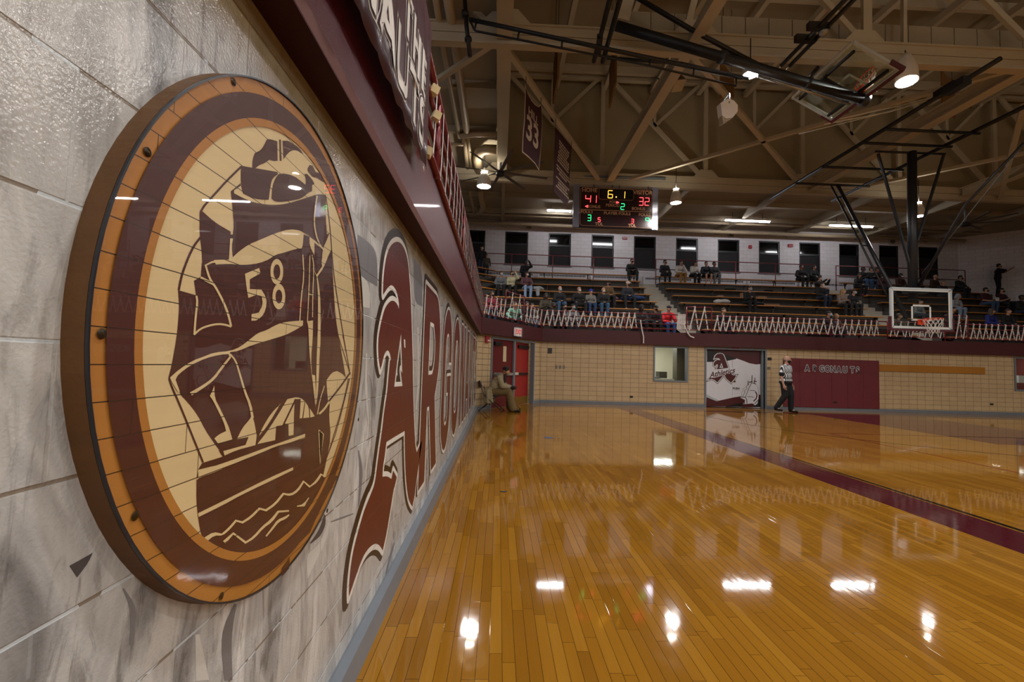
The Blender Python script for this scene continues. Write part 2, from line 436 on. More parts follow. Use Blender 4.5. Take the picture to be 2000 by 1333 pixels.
# left wall with the mural, curb along its foot
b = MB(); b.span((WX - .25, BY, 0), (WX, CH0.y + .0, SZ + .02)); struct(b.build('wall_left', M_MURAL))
b = MB(); prof = [(WX, 0), (-.538, 0), (-.548, .102), (WX + .012, .108), (WX, .104)]
vs = [(x, y, z) for y in (BY, 12.84) for x, z in prof]; n5 = 5
b.add(vs, [tuple(range(4, -1, -1)), tuple(range(5, 10))] + [(i, (i + 1) % 5, 5 + (i + 1) % 5, 5 + i) for i in range(5)])
struct(b.build('baseboard_left', M_CURB))

# corner wall with double doors
CF = Frame(CH0, CH1 - CH0, (0, 0, 1)); CL = (CH1 - CH0).length
CHM = CF.mat(0)
def inch(bm, a0, z0, a1, z1, d0, d1, mi=0):      # box given in corner-wall coordinates (along, height, depth out of the wall)
    return bm.span((a0, z0, d0), (a1, z1, d1), mi)
dl = CF.px(958.5, 700)[0]; dr = CF.px(1042.5, 730)[0]; dt = 2.13
b = MB(); inch(b, -.05, 0, dl, SZ + .3, -.2, 0); inch(b, dr, 0, CL + .1, SZ + .3, -.2, 0); inch(b, dl, dt, dr, SZ + .3, -.2, 0)
# object space of this wall: x along, y up
M_TILED.node_tree.nodes
struct(b.build('wall_corner', tile_mat('tan_tile_corner_wall', 'ceb48c', 'c4aa82', '54473a', .30, .165, .0065, order='xy', loc=(.05, .03, 0)), M=CHM))
b = MB(); inch(b, dl - .0, 0, dl - .3 if False else -.04, .11, 0, .02); inch(b, dr, 0, CL, .11, 0, .02); struct(b.build('baseboard_corner', M_CURB, M=CHM))
# far wall with openings for the office windows and the painted doors
FW = Frame((0, LY, 0), (1, 0, 0), (0, 0, 1))
wx0, wz0 = FW.px(1275.5, 745.5); wx1, _ = FW.px(1343.5, 700)
qx0, _ = FW.px(1379, 740); qx1, _ = FW.px(1493.5, 740); qz = 2.08
vx0, vz0 = FW.px(1981.5, 764.5); vx1 = vx0 + 1.25
def cutwall(b, x0, x1, z0, z1, holes, y0, y1):
    xs = x0
    for (a, c, e, f) in holes:
        b.span((xs, y0, z0), (a, y1, z1))
        if e > z0: b.span((a, y0, z0), (c, y1, e))
        if f < z1: b.span((a, y0, f), (c, y1, z1))
        xs = c
    b.span((xs, y0, z0), (x1, y1, z1))
b = MB(); cutwall(b, CH1.x, RX + .2, 0, SZ + .3, [(wx0, wx1, wz0, 2.14), (qx0, qx1, 0, qz), (vx0, vx1, vz0, 2.14)], LY, LY + .2)
struct(b.build('wall_far', M_TILE))
b = MB(); b.span((CH1.x, LY - .02, 0), (qx0 - .06, LY, .11)); b.span((qx1 + .06, LY - .02, 0), (RX, LY, .11)); struct(b.build('baseboard_far', M_CURB))
b = MB(); b.span((RX, BY, 0), (RX + .2, LY + .2, SZ + .5)); struct(b.build('wall_right', tile_mat('tan_tile_right', 'ceb48c', 'c4aa82', '54473a', .30, .165, .0065, order='yz')))
b = MB(); b.span((WX - .25, BY - .2, 0), (RX + .2, BY, SZ + .5)); struct(b.build('wall_back', M_TILE))

# balcony girder on the left and fascia across the far end
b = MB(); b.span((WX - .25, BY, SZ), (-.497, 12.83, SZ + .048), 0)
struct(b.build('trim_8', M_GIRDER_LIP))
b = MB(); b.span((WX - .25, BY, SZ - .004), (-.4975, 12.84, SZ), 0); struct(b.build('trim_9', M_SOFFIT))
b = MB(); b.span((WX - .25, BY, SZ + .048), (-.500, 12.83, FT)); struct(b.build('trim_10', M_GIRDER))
fa = at_z(945, 654, FZ); FA = V((-.494, 12.72, 0)); FB = V((1.53, 15.98, 0)); FC = V((RX + .1, 15.98, 0))
b = MB()
for p, q in ((FA, FB), (FB, FC)):
    d = (q - p).normalized(); nn = V((-d.y, d.x, 0))
    e = .0 if p is FA else 0
    b.prism([p + V((0, 0, FZ)), q + V((0, 0, FZ)), q + nn * .4 + V((0, 0, FZ)), p + nn * .4 + V((0, 0, FZ))], (0, 0, FT - FZ))
struct(b.build('trim_11', M_FASCIA))
# balcony decks (left, far, right, behind)
b = MB(); b.span((-9, BY - 9, FT - .25), (WX - .24, 24.2, FT - .02)); b.span((RX + .2, BY - 9, FT - .25), (RX + 9, 24.2, FT - .02)); b.span((WX - .24, LY + .2, FT - .25), (RX + .2, 24.2, FT - .02)); b.span((WX - .24, BY - 9, FT - .25), (RX + .2, BY - .2, FT - .02))
struct(b.build('trim_12', M_CONC))

# upper walls and ceilings
UY = 24.2; ZC = 9.1; HZ = 12.95
UW = Frame((0, UY, 0), (1, 0, 0), (0, 0, 1))
wins = []
for a, c in ((912, 947), (986, 1031), (1071, 1115), (1155, 1199), (1238, 1281), (1320, 1363), (1402, 1444), (1482, 1523), (1561, 1602), (1639, 1678), (1717, 1755), (1794, 1832)):
    x0 = UW.px(a, 490)[0]; x1 = UW.px(c, 490)[0]; wins.append((x0, x1, 6.72, 8.50))
wins[0] = (wins[0][0], wins[0][1], 6.0, 8.5)
b = MB(); cutwall(b, -9, 25.4, FT - .02, ZC + .2, wins, UY, UY + .2); struct(b.build('wall_upper_far', M_WBLOCK))
b = MB(); b.bar((25.35, UY + .1, (FT + ZC) / 2), (29.2, UY - 3.7, (FT + ZC) / 2), .2, ZC - FT + .2); struct(b.build('wall_upper_corner', tile_mat('white_block_corner', 'd3cfd2', 'cbc7ca', 'aaa6a6', .406, .203, .006, .45, order='xz', offset=.5)))
b = MB(); b.span((-9.2, BY - 9, FT), (-9, UY + .2, ZC + .2)); b.span((RX + 9, BY - 9, FT), (RX + 9.2, UY + .2, ZC + .2)); b.span((-9.2, BY - 9.2, FT), (RX + 9.2, BY - 9, ZC + .2)); b.span((29, UY - 3.8, FT), (RX + 9, UY - 3.6, ZC))
struct(b.build('wall_upper_side', tile_mat('white_block_side', 'd3cfd2', 'cbc7ca', 'aaa6a6', .406, .203, .006, .45, order='yz', offset=.5)))
b = MB(); b.span((-9.2, 17.75, ZC), (RX + 9.2, UY + .2, ZC + .15)); b.span((-9.2, BY - 9.2, ZC), (-.12, 17.75, ZC + .15)); b.span((RX, BY - 9.2, ZC), (RX + 9.2, 17.75, ZC + .15)); b.span((-.12, BY - 9.2, ZC), (RX, BY - 2, ZC + .15))
struct(b.build('ceiling_low', M_DECK2))
b = MB(); b.span((-.3, BY - 2, HZ), (RX, 17.9, HZ + .15)); struct(b.build('ceiling', M_DECK))
b = MB(); b.span((-.25, 17.62, 8.75), (RX, 17.75, HZ)); b.span((-.25, BY - 2, 8.75), (-.12, 17.62, HZ)); b.span((RX, BY - 2, 8.75), (RX + .12, 17.75, HZ)); b.span((-.25, BY - 2.1, 8.75), (RX, BY - 2, HZ))
struct(b.build('wall_clerestory', M_CLER))

# ------------------------------------------------------------------ upper windows (night outside)
M_NIGHT = mat('black_night_glass', '050507', .08, var=0); M_WFR = mat('dark_window_frame', '1b1a1c', .4, var=.1); M_SHADE = mat('charcoal_blind', '131214', .8, var=.1)
M_SILL = mat('grey_window_sill', '77777f', .5)
for i, (x0, x1, z0, z1) in enumerate(wins):
    w_ = empty('window_%d' % (i + 1), ((x0 + x1) / 2, UY + .06, z0)); struct(w_)
    b = MB(); t = .07
    b.span((x0, UY + .03, z0), (x0 + t, UY + .12, z1)); b.span((x1 - t, UY + .03, z0), (x1, UY + .12, z1)); b.span((x0 + t, UY + .03, z1 - t), (x1 - t, UY + .12, z1)); b.span((x0 + t, UY + .03, z0), (x1 - t, UY + .12, z0 + t)); b.span((x0 + t, UY + .03, z1 - .72), (x1 - t, UY + .12, z1 - .62))
    b.build('window_frame', M_WFR, w_, world=True)
    b = MB(); b.span((x0 + t, UY + .08, z1 - .62), (x1 - t, UY + .1, z1 - t)); b.build('pane', M_NIGHT, w_, world=True)
    b = MB(); b.span((x0 + t, UY + .07, z0 + t), (x1 - t, UY + .09, z1 - .72)); b.build('blind', M_SHADE, w_, world=True)
    if i: b = MB(); b.span((x0 - .05, UY - .05, z0 - .06), (x1 + .05, UY + .03, z0)); b.build('window_sill', M_SILL, w_, world=True)
    else: w_['label'] = 'dark doorway'
# ------------------------------------------------------------------ lamps
M_LENS = mat('lit_lamp_lens', (1.0, .965, .93), var=0, emit=LAMP_W)
M_UP = mat('lit_uplight_lens', (1.0, .9, .75), var=0, emit=LAMP_W * UP_F)
M_UP2 = mat('bright_uplight_lens', (1.0, .92, .8), var=0, emit=LAMP_W * 1.1)  # stronger added upward glow for the lamps out of view
M_HOUS = mat('white_lamp_housing', 'cfc8ba', .35, var=.05)
M_TUBE = mat('lit_fluorescent_tube', (.95, .95, 1.0), var=0, emit=TUBE_W)
def high_bay(p, r=.23, label=None, group='lit high bay lamps under the roof trusses', rod=1.0, tilt=None, hz=.5, up=True):
    t = empty('high_bay_lamp', p); tag(t, label, 'ceiling lamp', group if not label else group)
    b = MB(); b.lathe((0, 0, 0), [(r, 0), (r * 1.04, .01), (r * .98, hz * .5), (r * .62, hz * .85), (r * .4, hz), (.001, hz)], 28); b.lathe((0, 0, 0), [(r, 0), (r * .96, .02)], 28)
    b.build('housing', M_HOUS, t)
    b = MB(); b.lathe((0, 0, .015), [(.001, 0), (r * .95, 0)], 28); b.build('lens', M_LENS, t)
    if up: b = MB(); b.lathe((0, 0, hz + .02), [(.001, 0), (r * .5, 0)], 20); b.build('added_uplight', M_UP if up is True else M_UP2, t)  # added glowing disc facing up, brightens the roof steel and deck
    b = MB(); b.tube([(0, 0, hz), (0, 0, hz + rod)], .012); b.build('rod', M_BLACK, t)
    if tilt: t.rotation_euler = tilt
    return t
lp = [((945, 365), 15.9, .24, 'lit round lamp under the roof to the left of the scoreboard'), ((1320, 397), 15.9, .19, 'lit round lamp just right of the scoreboard'), ((1795, 423), 15.9, .17, 'lit lamp behind the mast of the lowered basket')]
for (px, py), Y, r, lb in lp: high_bay(at_y(px, py, Y), r, lb, rod=.9)
high_bay(at_y(1771, 160, 9.35), .20, 'large cream bell lamp, lit, beside the folded backboard', hz=.66, rod=.12, up=False, tilt=(math.radians(-6), math.radians(4), 0))
high_bay(at_y(1466, 147, 9.6), .16, 'small lit lamp half hidden behind the folded basket mast', hz=.35, rod=.5, up=False)
for X in (1.6, 8.4, 15.2, 21.5):
    for Y in (15.9, 9.4, 2.6, -4.5, -10.5):
        if Y > 15: continue
        if Y == 9.4: continue
        high_bay((X, Y, 7.45), .23, 'lit round lamp among those hanging outside the picture', up=2)
# unlit floodlight on the cross brace
fl = empty('floodlight', at_y(1418, 213, 9.75)); tag(fl, 'white barn-shaped floodlight clamped to the diagonal roof brace', 'floodlight')
R = Matrix.Rotation(math.radians(28), 3, 'Y') @ Matrix.Rotation(math.radians(15), 3, 'X')
b = MB(); pr = [(-.19, .0), (-.02, -.2), (.1, -.22), (.21, -.12), (.23, .02), (.16, .13), (.03, .17), (-.1, .14)]
b.prism([(R @ V((x, -.13, z))) for x, z in pr], R @ V((0, .26, 0))); b.build('housing', mat('bright_white_housing', 'f2f0ea', .4, var=.03), fl)
b = MB(); b.prism([(R @ V((x, -.12, z))) for x, z in [(-.02, -.2), (.1, -.225), (.19, -.16), (.10, -.33)]], R @ V((0, .24, 0))); b.build('visor', M_CREAM, fl)
b = MB(); b.tube([(.0, -.14, .05), (.0, -.14, .27)], .018); b.tube([(0, .14, .05), (0, .14, .27)], .018); b.tube([(0, -.14, .27), (0, .14, .27)], .018); b.build('bracket', M_GREY, fl)
# fluorescent fixtures over the far bleachers
def tube_light(cx, y, zz, L, lb):
    t = empty('fluorescent_light', (cx, y, zz)); tag(t, lb, 'ceiling light', 'fluorescent lights over the bleachers')
    b = MB(); b.add([(-L/2, -.09, .0), (-L/2, .09, 0), (-L/2, .05, .08), (-L/2, -.05, .08), (L/2, -.09, 0), (L/2, .09, 0), (L/2, .05, .08), (L/2, -.05, .08)], [(0, 1, 2, 3), (7, 6, 5, 4), (0, 4, 5, 1), (1, 5, 6, 2), (2, 6, 7, 3), (3, 7, 4, 0)]); b.build('fixture', M_HOUS, t)
    b = MB(); b.tube([(-L/2 + .03, 0, -.03), (L/2 - .03, 0, -.03)], .038, 10); b.build('tube', M_TUBE, t)
    for s_ in (-1, 1): b = MB(); b.tube([(s_ * L/3, 0, .08), (s_ * L/3, 0, ZC - zz)], .01); b.build('hanger', M_BLACK, t)
TLY = 21.6
for (a, c, yy, lb) in ((1068, 1116, 411, 'lit fluorescent strip partly behind the scoreboard on its left'), (1178, 1262, 419, 'lit fluorescent strip hidden behind the scoreboard'), (1416, 1504, 431, 'lit fluorescent strip over the middle bleachers'), (1620, 1705, 441, 'lit fluorescent strip left of the lowered basket mast')):
    p = at_y(a, yy - 1.2, TLY); q = at_y(c, yy + 1.2, TLY); tube_light((p.x + q.x) / 2, TLY, (p.z + q.z) / 2, q.x - p.x, lb)
for Y in (10, 4, -3, -9): tube_light(-5, Y, 8.5, 2.2, 'lit fluorescent strip above the left balcony outside the picture')
for Y in (-10,): tube_light(30, Y, 8.5, 2.2, 'lit fluorescent strip above the right balcony outside the picture')
for X in (4, 10, 16, 22): tube_light(X, BY - 5.5, 8.5, 2.2, 'lit fluorescent strip above the balcony behind the camera')

# ------------------------------------------------------------------ wooden plaque on the left wall
M_RIMW = mat('dark_stained_edge', '5a3a14', .6, var=.25, scale=20, bump=.15)
def plaque_wood(name, col, dark=.78):
    g = G(name); P = g.n('NewGeometry').outputs['Position']; W2 = g.swz(P, 'yz')
    sp = g.n('SeparateXYZ', i_0=P)
    row = g.math('FLOOR', g.math('DIVIDE', sp.outputs[2], .0535)); rn = g.n('TexWhiteNoise', noise_dimensions='1D'); g.L.new(row, rn.inputs['W'])
    cb = g.n('CombineXYZ'); g.L.new(g.math('ADD', sp.outputs[1], g.math('MULTIPLY', rn.outputs['Value'], 3.0)), cb.inputs[0]); g.L.new(sp.outputs[2], cb.inputs[1])
    br = brick(g, cb.outputs[0], .9, .0535, .0009, offset=0, freq=1)
    base = lin(col)
    gr = g.noise(g.n('Mapping', i_Vector=W2, i_Scale=(3, 60, 1)).outputs[0], 1.0, 4, .6)
    c = g.mix(gr, tuple(x * dark for x in base[:3]) + (1,), base)
    c = g.mix(g.math('MULTIPLY', rn.outputs['Value'], .22), c, tuple(min(1, x * 1.15) for x in base[:3]) + (1,))
    c = g.mix(br.outputs['Fac'], c, (.03, .014, .006, 1))
    return g.out(Base_Color=c, Roughness=.45)
M_YEL = plaque_wood('pale_maple', 'e6cc98', .88); M_TAN = plaque_wood('tan_stain', 'b87b36', .85); M_MAR = plaque_wood('maroon_brown_stain', '50261d', .8)
PLX = WX + .032
PF = Frame((PLX, 0, 0), (0, 1, 0), (0, 0, 1))
PY, PZ, PR = 1.264, 1.353, .625
pq = empty('ship_plaque', (PLX, PY, PZ)); tag(pq, 'big round wooden plaque with a maroon sailing ship numbered 58', 'plaque')
b = MB(); b.lathe((WX, PY, PZ), [(.001, 0), (PR + .004, 0), (PR + .004, .0315), (.001, .0315)], 96, axis=(1, 0, 0), sm=False)
b.build('wooden_edge', M_RIMW, pq, world=True)
circ = lambda r, n=128: [(PY + r * math.cos(2 * math.pi * k / n), PZ + r * math.sin(2 * math.pi * k / n)) for k in range(n)]
sheet('face', [circ(PR)], M_TAN, PF, 0, pq)
k0 = 0
sheet('field', [circ(.530)], M_YEL, PF, .0004, pq)
def cpx(ox, oy, s, pts): return [PF.px(ox + x / s, oy + y / s) for x, y in pts]
c1 = lambda p: [(320 + x / 5, 260 + y / 5) for x, y in p]
c2 = lambda p: [(320 + x / 5, 500 + y / 5) for x, y in p]
c3 = lambda p: [(320 + x / 5, 740 + y / 5) for x, y in p]
c4 = lambda p: [(320 + x / 5, 900 + y / 5) for x, y in p]
W_ = lambda p: [PF.px(x, y) for x, y in p]
sil = c2([(385, 105), (370, 60)]) + c1([(365, 1140), (345, 1000), (345, 775), (375, 765), (480, 860), (560, 912), (648, 962), (650, 992), (670, 992), (680, 900), (668, 740), (650, 570), (745, 490), (748, 515), (682, 560), (682, 588), (780, 640), (880, 680), (1000, 700), (1100, 703), (1200, 690), (1330, 652), (1430, 620), (1500, 595), (1580, 605), (1578, 800), (1590, 990), (1615, 978), (1588, 1050), (1550, 1130), (1540, 1260), (1550, 1310), (1600, 1210), (1635, 1135)]) \
    + c2([(1640, 0), (1645, 130), (1660, 400), (1680, 640), (1705, 780), (1740, 980), (1775, 1190), (1740, 1150), (1690, 1125), (1640, 1140), (1590, 1210)]) + c3([(1585, 20), (1600, 215), (1620, 225), (1610, 380), (1630, 560), (1590, 780), (1555, 945), (1625, 945), (1700, 950), (1500, 1330)]) \
    + c4([(1400, 760), (1100, 930), (800, 980), (550, 930), (380, 790), (345, 660), (325, 510), (313, 400), (315, 190)]) + c3([(340, 965), (500, 910), (700, 820), (500, 848), (330, 890), (370, 825), (580, 760), (540, 700), (480, 620), (400, 500), (330, 360), (230, 230), (150, 150), (105, 0)]) \
    + c2([(100, 1230), (40, 1190), (70, 1080), (120, 800), (135, 650), (145, 500), (135, 335), (310, 385), (290, 243), (357, 205), (368, 60)])
# outline follows ship + sails
sheet('ship_silhouette', [W_(smooth_sel(sil, 1, 40))], M_MAR, PF, .0008, pq)
mar = [c1([(860, 345), (862, 260), (885, 195), (940, 170), (975, 120), (1000, 65), (1030, 58), (1105, 80), (1108, 270), (1075, 275), (1025, 262), (980, 295), (930, 312), (890, 345)]),
       c1([(1122, 62), (1140, 65), (1147, 275), (1128, 268)]),
       c1([(1155, 75), (1215, 75), (1250, 100), (1320, 145), (1358, 205), (1330, 195), (1300, 170), (1250, 168), (1210, 195), (1165, 255)]),
       c1([(755, 320), (870, 340), (1020, 365), (1105, 380), (1110, 402), (1060, 440), (1040, 500), (1020, 652), (930, 650), (850, 630), (770, 590), (748, 500), (748, 365)]),
       c1([(1115, 402), (1175, 393), (1270, 420), (1330, 465), (1380, 505), (1385, 460), (1370, 400), (1395, 398), (1440, 445), (1468, 495), (1445, 510), (1445, 568), (1400, 590), (1340, 640), (1250, 660), (1150, 675), (1080, 670), (1048, 640), (1055, 530), (1080, 450)]),
       c1([(1400, 345), (1420, 312), (1450, 318), (1480, 380), (1530, 395), (1560, 450), (1618, 508), (1590, 495), (1530, 465), (1490, 435), (1450, 430), (1420, 395), (1400, 370)]),
       stroke(c1([(755, 325), (600, 475), (490, 600), (400, 695), (352, 772)]), 4.2), stroke(c1([(352, 1020), (290, 1100), (240, 1200), (190, 1330)]) + c2([(165, 210), (140, 335)]), 4.4),
       stroke(c2([(45, 1195), (75, 1290)]) + c3([(140, 230), (250, 500), (378, 818)]), 3.6), stroke(c3([(540, 700), (580, 760)]), 3.5),
       stroke(c1([(1580, 620), (1620, 900), (1650, 1330)]) + c2([(1700, 480), (1812, 1130)]), 1.6), stroke(c2([(1745, 780), (1790, 1000), (1815, 1160)]), 1.4), stroke(c2([(1700, 780), (1770, 1000), (1818, 1160)]), 1.4),
       stroke(c3([(1818, -60), (1700, 110), (1500, 350)]), 3.2), stroke(c3([(1800, 0), (1740, 280), (1590, 770)]), 1.5), stroke(c3([(1812, 0), (1690, 500), (1600, 740)]), 1.5)]
for k, p in enumerate(mar): sheet('maroon_marking', [W_(smooth_sel(p, 1, 45))], M_MAR, PF, .0009 + .00002 * k, pq)
e_ = lambda cx, cy, rx, ry, n=28: [(cx + rx * math.cos(2 * math.pi * k / n), cy + ry * math.sin(2 * math.pi * k / n)) for k in range(n)]
yel = [[stroke(c2([(630, 50), (480, 52), (400, 92), (440, 225), (485, 285), (545, 390), (605, 520), (632, 610), (650, 690)]), 4.2)], [stroke(c2([(652, 692), (590, 672), (520, 665), (430, 682), (350, 712), (285, 770)]), 3.8)], [stroke(c2([(290, 770), (302, 600), (320, 450), (310, 390)]), 4.0)], [stroke(c2([(350, 212), (485, 280)]), 5)],
       [c1([(640, 1030), (668, 1030), (655, 1110), (665, 1215), (720, 1162), (820, 1090), (940, 1040), (1080, 980), (1220, 938), (1330, 952), (1430, 1010), (1545, 1125), (1545, 1135), (1465, 1070), (1465, 1195), (1418, 1100), (1418, 1015), (1360, 990), (1350, 1100), (1340, 1127), (1290, 1130), (1180, 1165), (1080, 1190), (1020, 1235), (930, 1270), (820, 1288), (720, 1288), (640, 1278), (500, 1285), (480, 1240), (628, 1237)])],
       [c2([(785, 175), (925, 118), (937, 170), (832, 230), (832, 325), (945, 330), (990, 400), (998, 480), (970, 570), (905, 632), (848, 634), (850, 570), (920, 555), (960, 480), (950, 400), (900, 380), (818, 412), (803, 330)])],
       [c2(e_(1097, 155, 63, 125)), c2(e_(1097, 155, 33, 72))], [c2(e_(1117, 398, 63, 125)), c2(e_(1117, 398, 33, 68))],
       [c2([(1355, 632), (1230, 640), (1140, 655), (1060, 690), (1000, 725), (910, 755), (840, 810), (740, 890), (640, 930), (480, 945), (380, 985), (270, 1025), (140, 1110), (50, 1190), (80, 1250), (130, 1330), (148, 1330), (105, 1210), (130, 1160), (250, 1070), (400, 1000), (540, 965), (630, 960), (640, 942), (720, 930), (860, 870), (1030, 820), (1180, 775), (1270, 730), (1352, 680)])],
       [stroke(c2([(630, 950), (640, 990), (560, 1090), (480, 1200), (380, 1275), (255, 1350)]), [3, 4, 4.5, 5, 5.5, 7])], [stroke(c2([(640, 960), (695, 1025), (730, 1140), (785, 1330)]) + c3([(835, 250), (860, 385)]), [3, 3.4, 3.4, 4, 5, 5])],
       [c3([(485, 65), (488, 190), (540, 290), (612, 440), (632, 490), (662, 597), (520, 632), (485, 585), (530, 545), (600, 512), (578, 430), (530, 330), (470, 210), (440, 170), (465, 120)])],
       [c3([(850, 360), (870, 400), (897, 540), (900, 560), (887, 650), (830, 665), (700, 700), (585, 752), (572, 708), (790, 648), (820, 570), (705, 592), (760, 480), (830, 400)])],
       [c3([(920, 562), (960, 470), (1040, 340), (1135, 243), (1060, 370), (990, 480)])],
       [c3([(905, 640), (1000, 520), (1110, 350), (1200, 200), (1280, 182), (1272, 202), (1215, 320), (1150, 455), (1090, 465), (1080, 602)])], [c3([(1270, 245), (1265, 330), (1260, 550), (1212, 560), (1210, 440), (1175, 440)])],
       [c3([(1280, 182), (1330, 188), (1370, 220), (1345, 385), (1320, 388), (1330, 200), (1275, 200)])], [c3([(1375, 228), (1410, 280), (1415, 380), (1355, 386)])], [c3([(1420, 290), (1470, 372), (1424, 380)])],
       [c3([(328, 908), (500, 850), (760, 760), (1000, 670), (1200, 600), (1375, 538), (1370, 582), (1200, 632), (1090, 660), (930, 730), (700, 820), (500, 910), (340, 965), (315, 990)])],
       [c4([(325, 515), (560, 400), (760, 300), (1000, 180), (1255, 66), (1257, 92), (1040, 198), (760, 330), (560, 440), (330, 552)])],
       [stroke(c4([(400, 770), (480, 715), (560, 725), (630, 665), (695, 588), (760, 605), (840, 555), (925, 470), (990, 487), (1080, 425), (1160, 325), (1230, 338), (1300, 295), (1358, 205), (1420, 258), (1480, 210), (1530, 135), (1560, 155), (1630, 145)]), [9, 7] + [4.6] * 15 + [4, 2])],
       [stroke(c4([(580, 800), (670, 712), (790, 802), (870, 752), (960, 650), (1040, 592), (1110, 500), (1215, 492)]), [7, 4.5, 5, 4.5, 4.5, 6, 4.5, 3])], [stroke(c4([(990, 742), (1060, 655), (1110, 588), (1180, 560), (1218, 530)]), [3, 4, 5, 5, 2])], [stroke(c4([(1292, 447), (1360, 438), (1410, 362)]), [2, 5, 1.5])],
       [stroke(c2([(1350, -10), (1362, 200), (1335, 400), (1320, 645)]), 2.2)], [stroke(c2([(1420, -10), (1410, 350), (1395, 650)]), 1.8)], [stroke(c2([(1440, -10), (1460, 100), (1448, 350), (1445, 600)]), 1.8)], [stroke(c2([(1410, 375), (1448, 382)]), 2)],
       [c2([(1392, 640), (1450, 630), (1448, 800), (1430, 1000), (1440, 1160), (1470, 1168), (1478, 1330)]) + c3([(1475, 280), (1450, 60)]) + c2([(1430, 1100), (1412, 900), (1405, 700)])],
       [stroke(c2([(1488, 200), (1502, 300), (1512, 450), (1510, 800), (1500, 1000), (1490, 1330)]) + c3([(1480, 250)]), [2, 3, 5, 6, 6, 4, 1])], [c2([(1455, 130), (1485, 185), (1540, 100), (1530, 60), (1545, 0), (1600, 0), (1550, 125), (1488, 210)])],
       [stroke(c1([(1490, 615), (1470, 740), (1460, 880), (1480, 1000), (1515, 1090), (1560, 1150)]), 2.6)],
       [stroke(c3([(1510, 345), (1560, 300), (1610, 225)]), 4)], [stroke(c3([(1492, 350), (1520, 200), (1562, 70)]), 1.8)], [stroke(c3([(1508, 500), (1553, 542), (1520, 840), (1506, 500)]), 1.6)]]
for k, lps in enumerate(yel): sheet('pale_marking', [W_(smooth_sel(p, 1, 45)) for p in lps], M_YEL, PF, .0015 + .00002 * k, pq)
sheet('inner_ring', [circ(.547), circ(.530)], M_TAN, PF, .0024, pq)
nb_ = 128; r1, r2 = .597, .547
sheet('maroon_ring', [circ(r1), circ(r2)], M_MAR, PF, .0026, pq)
g1 = W_([(548.5, 1111), (564, 1089), (563, 1111), (548, 1128)]); sheet('ring_patch', [g1], M_MAR, PF, .0028, pq)
for (x, y) in ((455, 160), (286, 297), (196, 652), (262, 1008), (431, 1165), (638, 998), (699, 820)):
    a, c = PF.px(x, y); b = MB(); b.lathe((PLX + .003, a, c), [(.001, .001), (.0065, .0), (.008, -.001)], 12, axis=(1, 0, 0)); b.build('screw', mat('tarnished_screw', '3a3024', .35, .8), pq, world=True)
g = G('acrylic_sheet'); N = g.N; fr_ = g.n('Fresnel', i_IOR=1.5); tr = g.n('BsdfTransparent'); gl = g.n('BsdfGlossy', i_Roughness=.015)
mxs = g.n('MixShader'); bf = g.n('NewGeometry'); g.L.new(g.math('MULTIPLY', g.math('MULTIPLY', fr_.outputs[0], 1.25), g.math('SUBTRACT', 1, bf.outputs['Backfacing'])), mxs.inputs[0]); g.L.new(tr.outputs[0], mxs.inputs[1]); g.L.new(gl.outputs[0], mxs.inputs[2])
tr.inputs[0].default_value = (.97, .975, .98, 1); g.L.new(mxs.outputs[0], N['Material Output'].inputs[0]); M_ACR = g.m
sheet('acrylic_cover', [circ(PR + .003)], M_ACR, PF, .0045, pq)
b = MB(); b.lathe((PLX + .0005, PY, PZ), [(PR + .0005, .0), (PR + .004, 0), (PR + .004, .0042), (PR + .0005, .0042)], 96, axis=(1, 0, 0), sm=False); b.build('acrylic_rim', mat('bluish_acrylic_edge', '23242c', .3, var=0), pq, world=True)

# faded marks of the old photo mural
WL = bpy.data.objects['wall_left']; LF0 = Frame((WX, 0, 0), (0, 1, 0), (0, 0, 1))
M_ML = paint_on_block('faded_light_grey', 'c9c8c2'); M_MG = paint_on_block('faded_mid_grey', '77777a'); M_MD = paint_on_block('faded_dark_grey', '4c4a4d')
for k, (m_, p) in enumerate(((M_ML, [(601, 1130), (597, 1085), (622, 1066), (636, 1035), (643, 1008), (640, 1050), (616, 1100)]), (M_MD, stroke([(606, 1062), (622, 1046), (632, 1025), (634, 1006)], [2, 9, 9, 3])), (M_MG, stroke([(646, 1020), (668, 1012), (690, 1004)], [2, 4, 2])),
    (M_MD, [(135, 1106), (160, 1092), (181, 1080), (172, 1100), (150, 1129)]), (M_MG, [(698, 458), (716, 470), (737, 492), (737, 560), (716, 548), (698, 530)]), (M_ML, [(696, 532), (722, 552), (722, 602), (706, 600), (696, 585)]), (M_MD, stroke([(702, 520), (706, 560), (704, 600)], [1, 3, 1])), (M_ML, stroke([(748, 470), (748, 520)], 2)), (M_ML, stroke([(716, 690), (714, 760), (720, 830)], [2, 5, 2])), (M_ML, stroke([(722, 862), (716, 900), (712, 960)], [2, 4, 1])), (M_MG, stroke([(700, 880), (706, 920), (700, 990)], [2, 8, 2])),
    (M_MG, [(808, 505), (825, 525), (825, 600), (808, 590)]), (M_ML, stroke([(816, 640), (818, 740), (813, 800)], [2, 4, 2])), (M_MG, stroke([(240, 1150), (262, 1190), (255, 1260)], [3, 14, 4])), (M_MG, stroke([(460, 1180), (440, 1240), (446, 1330)], [5, 22, 16])), (M_ML, stroke([(385, 1240), (395, 1330)], [8, 26])), (M_ML, stroke([(695, 1020), (690, 1050), (680, 1075)], [3, 6, 2])), (M_MG, stroke([(770, 1060), (760, 1095), (752, 1130)], [2, 5, 2])), (M_ML, stroke([(745, 1100), (736, 1120), (728, 1140)], [3, 7, 3])))):
    sheet('mural_marking', [[LF0.px(*q) for q in smooth_sel(p, 2, 80)]], m_, LF0, .0003 + .00001 * k, WL)
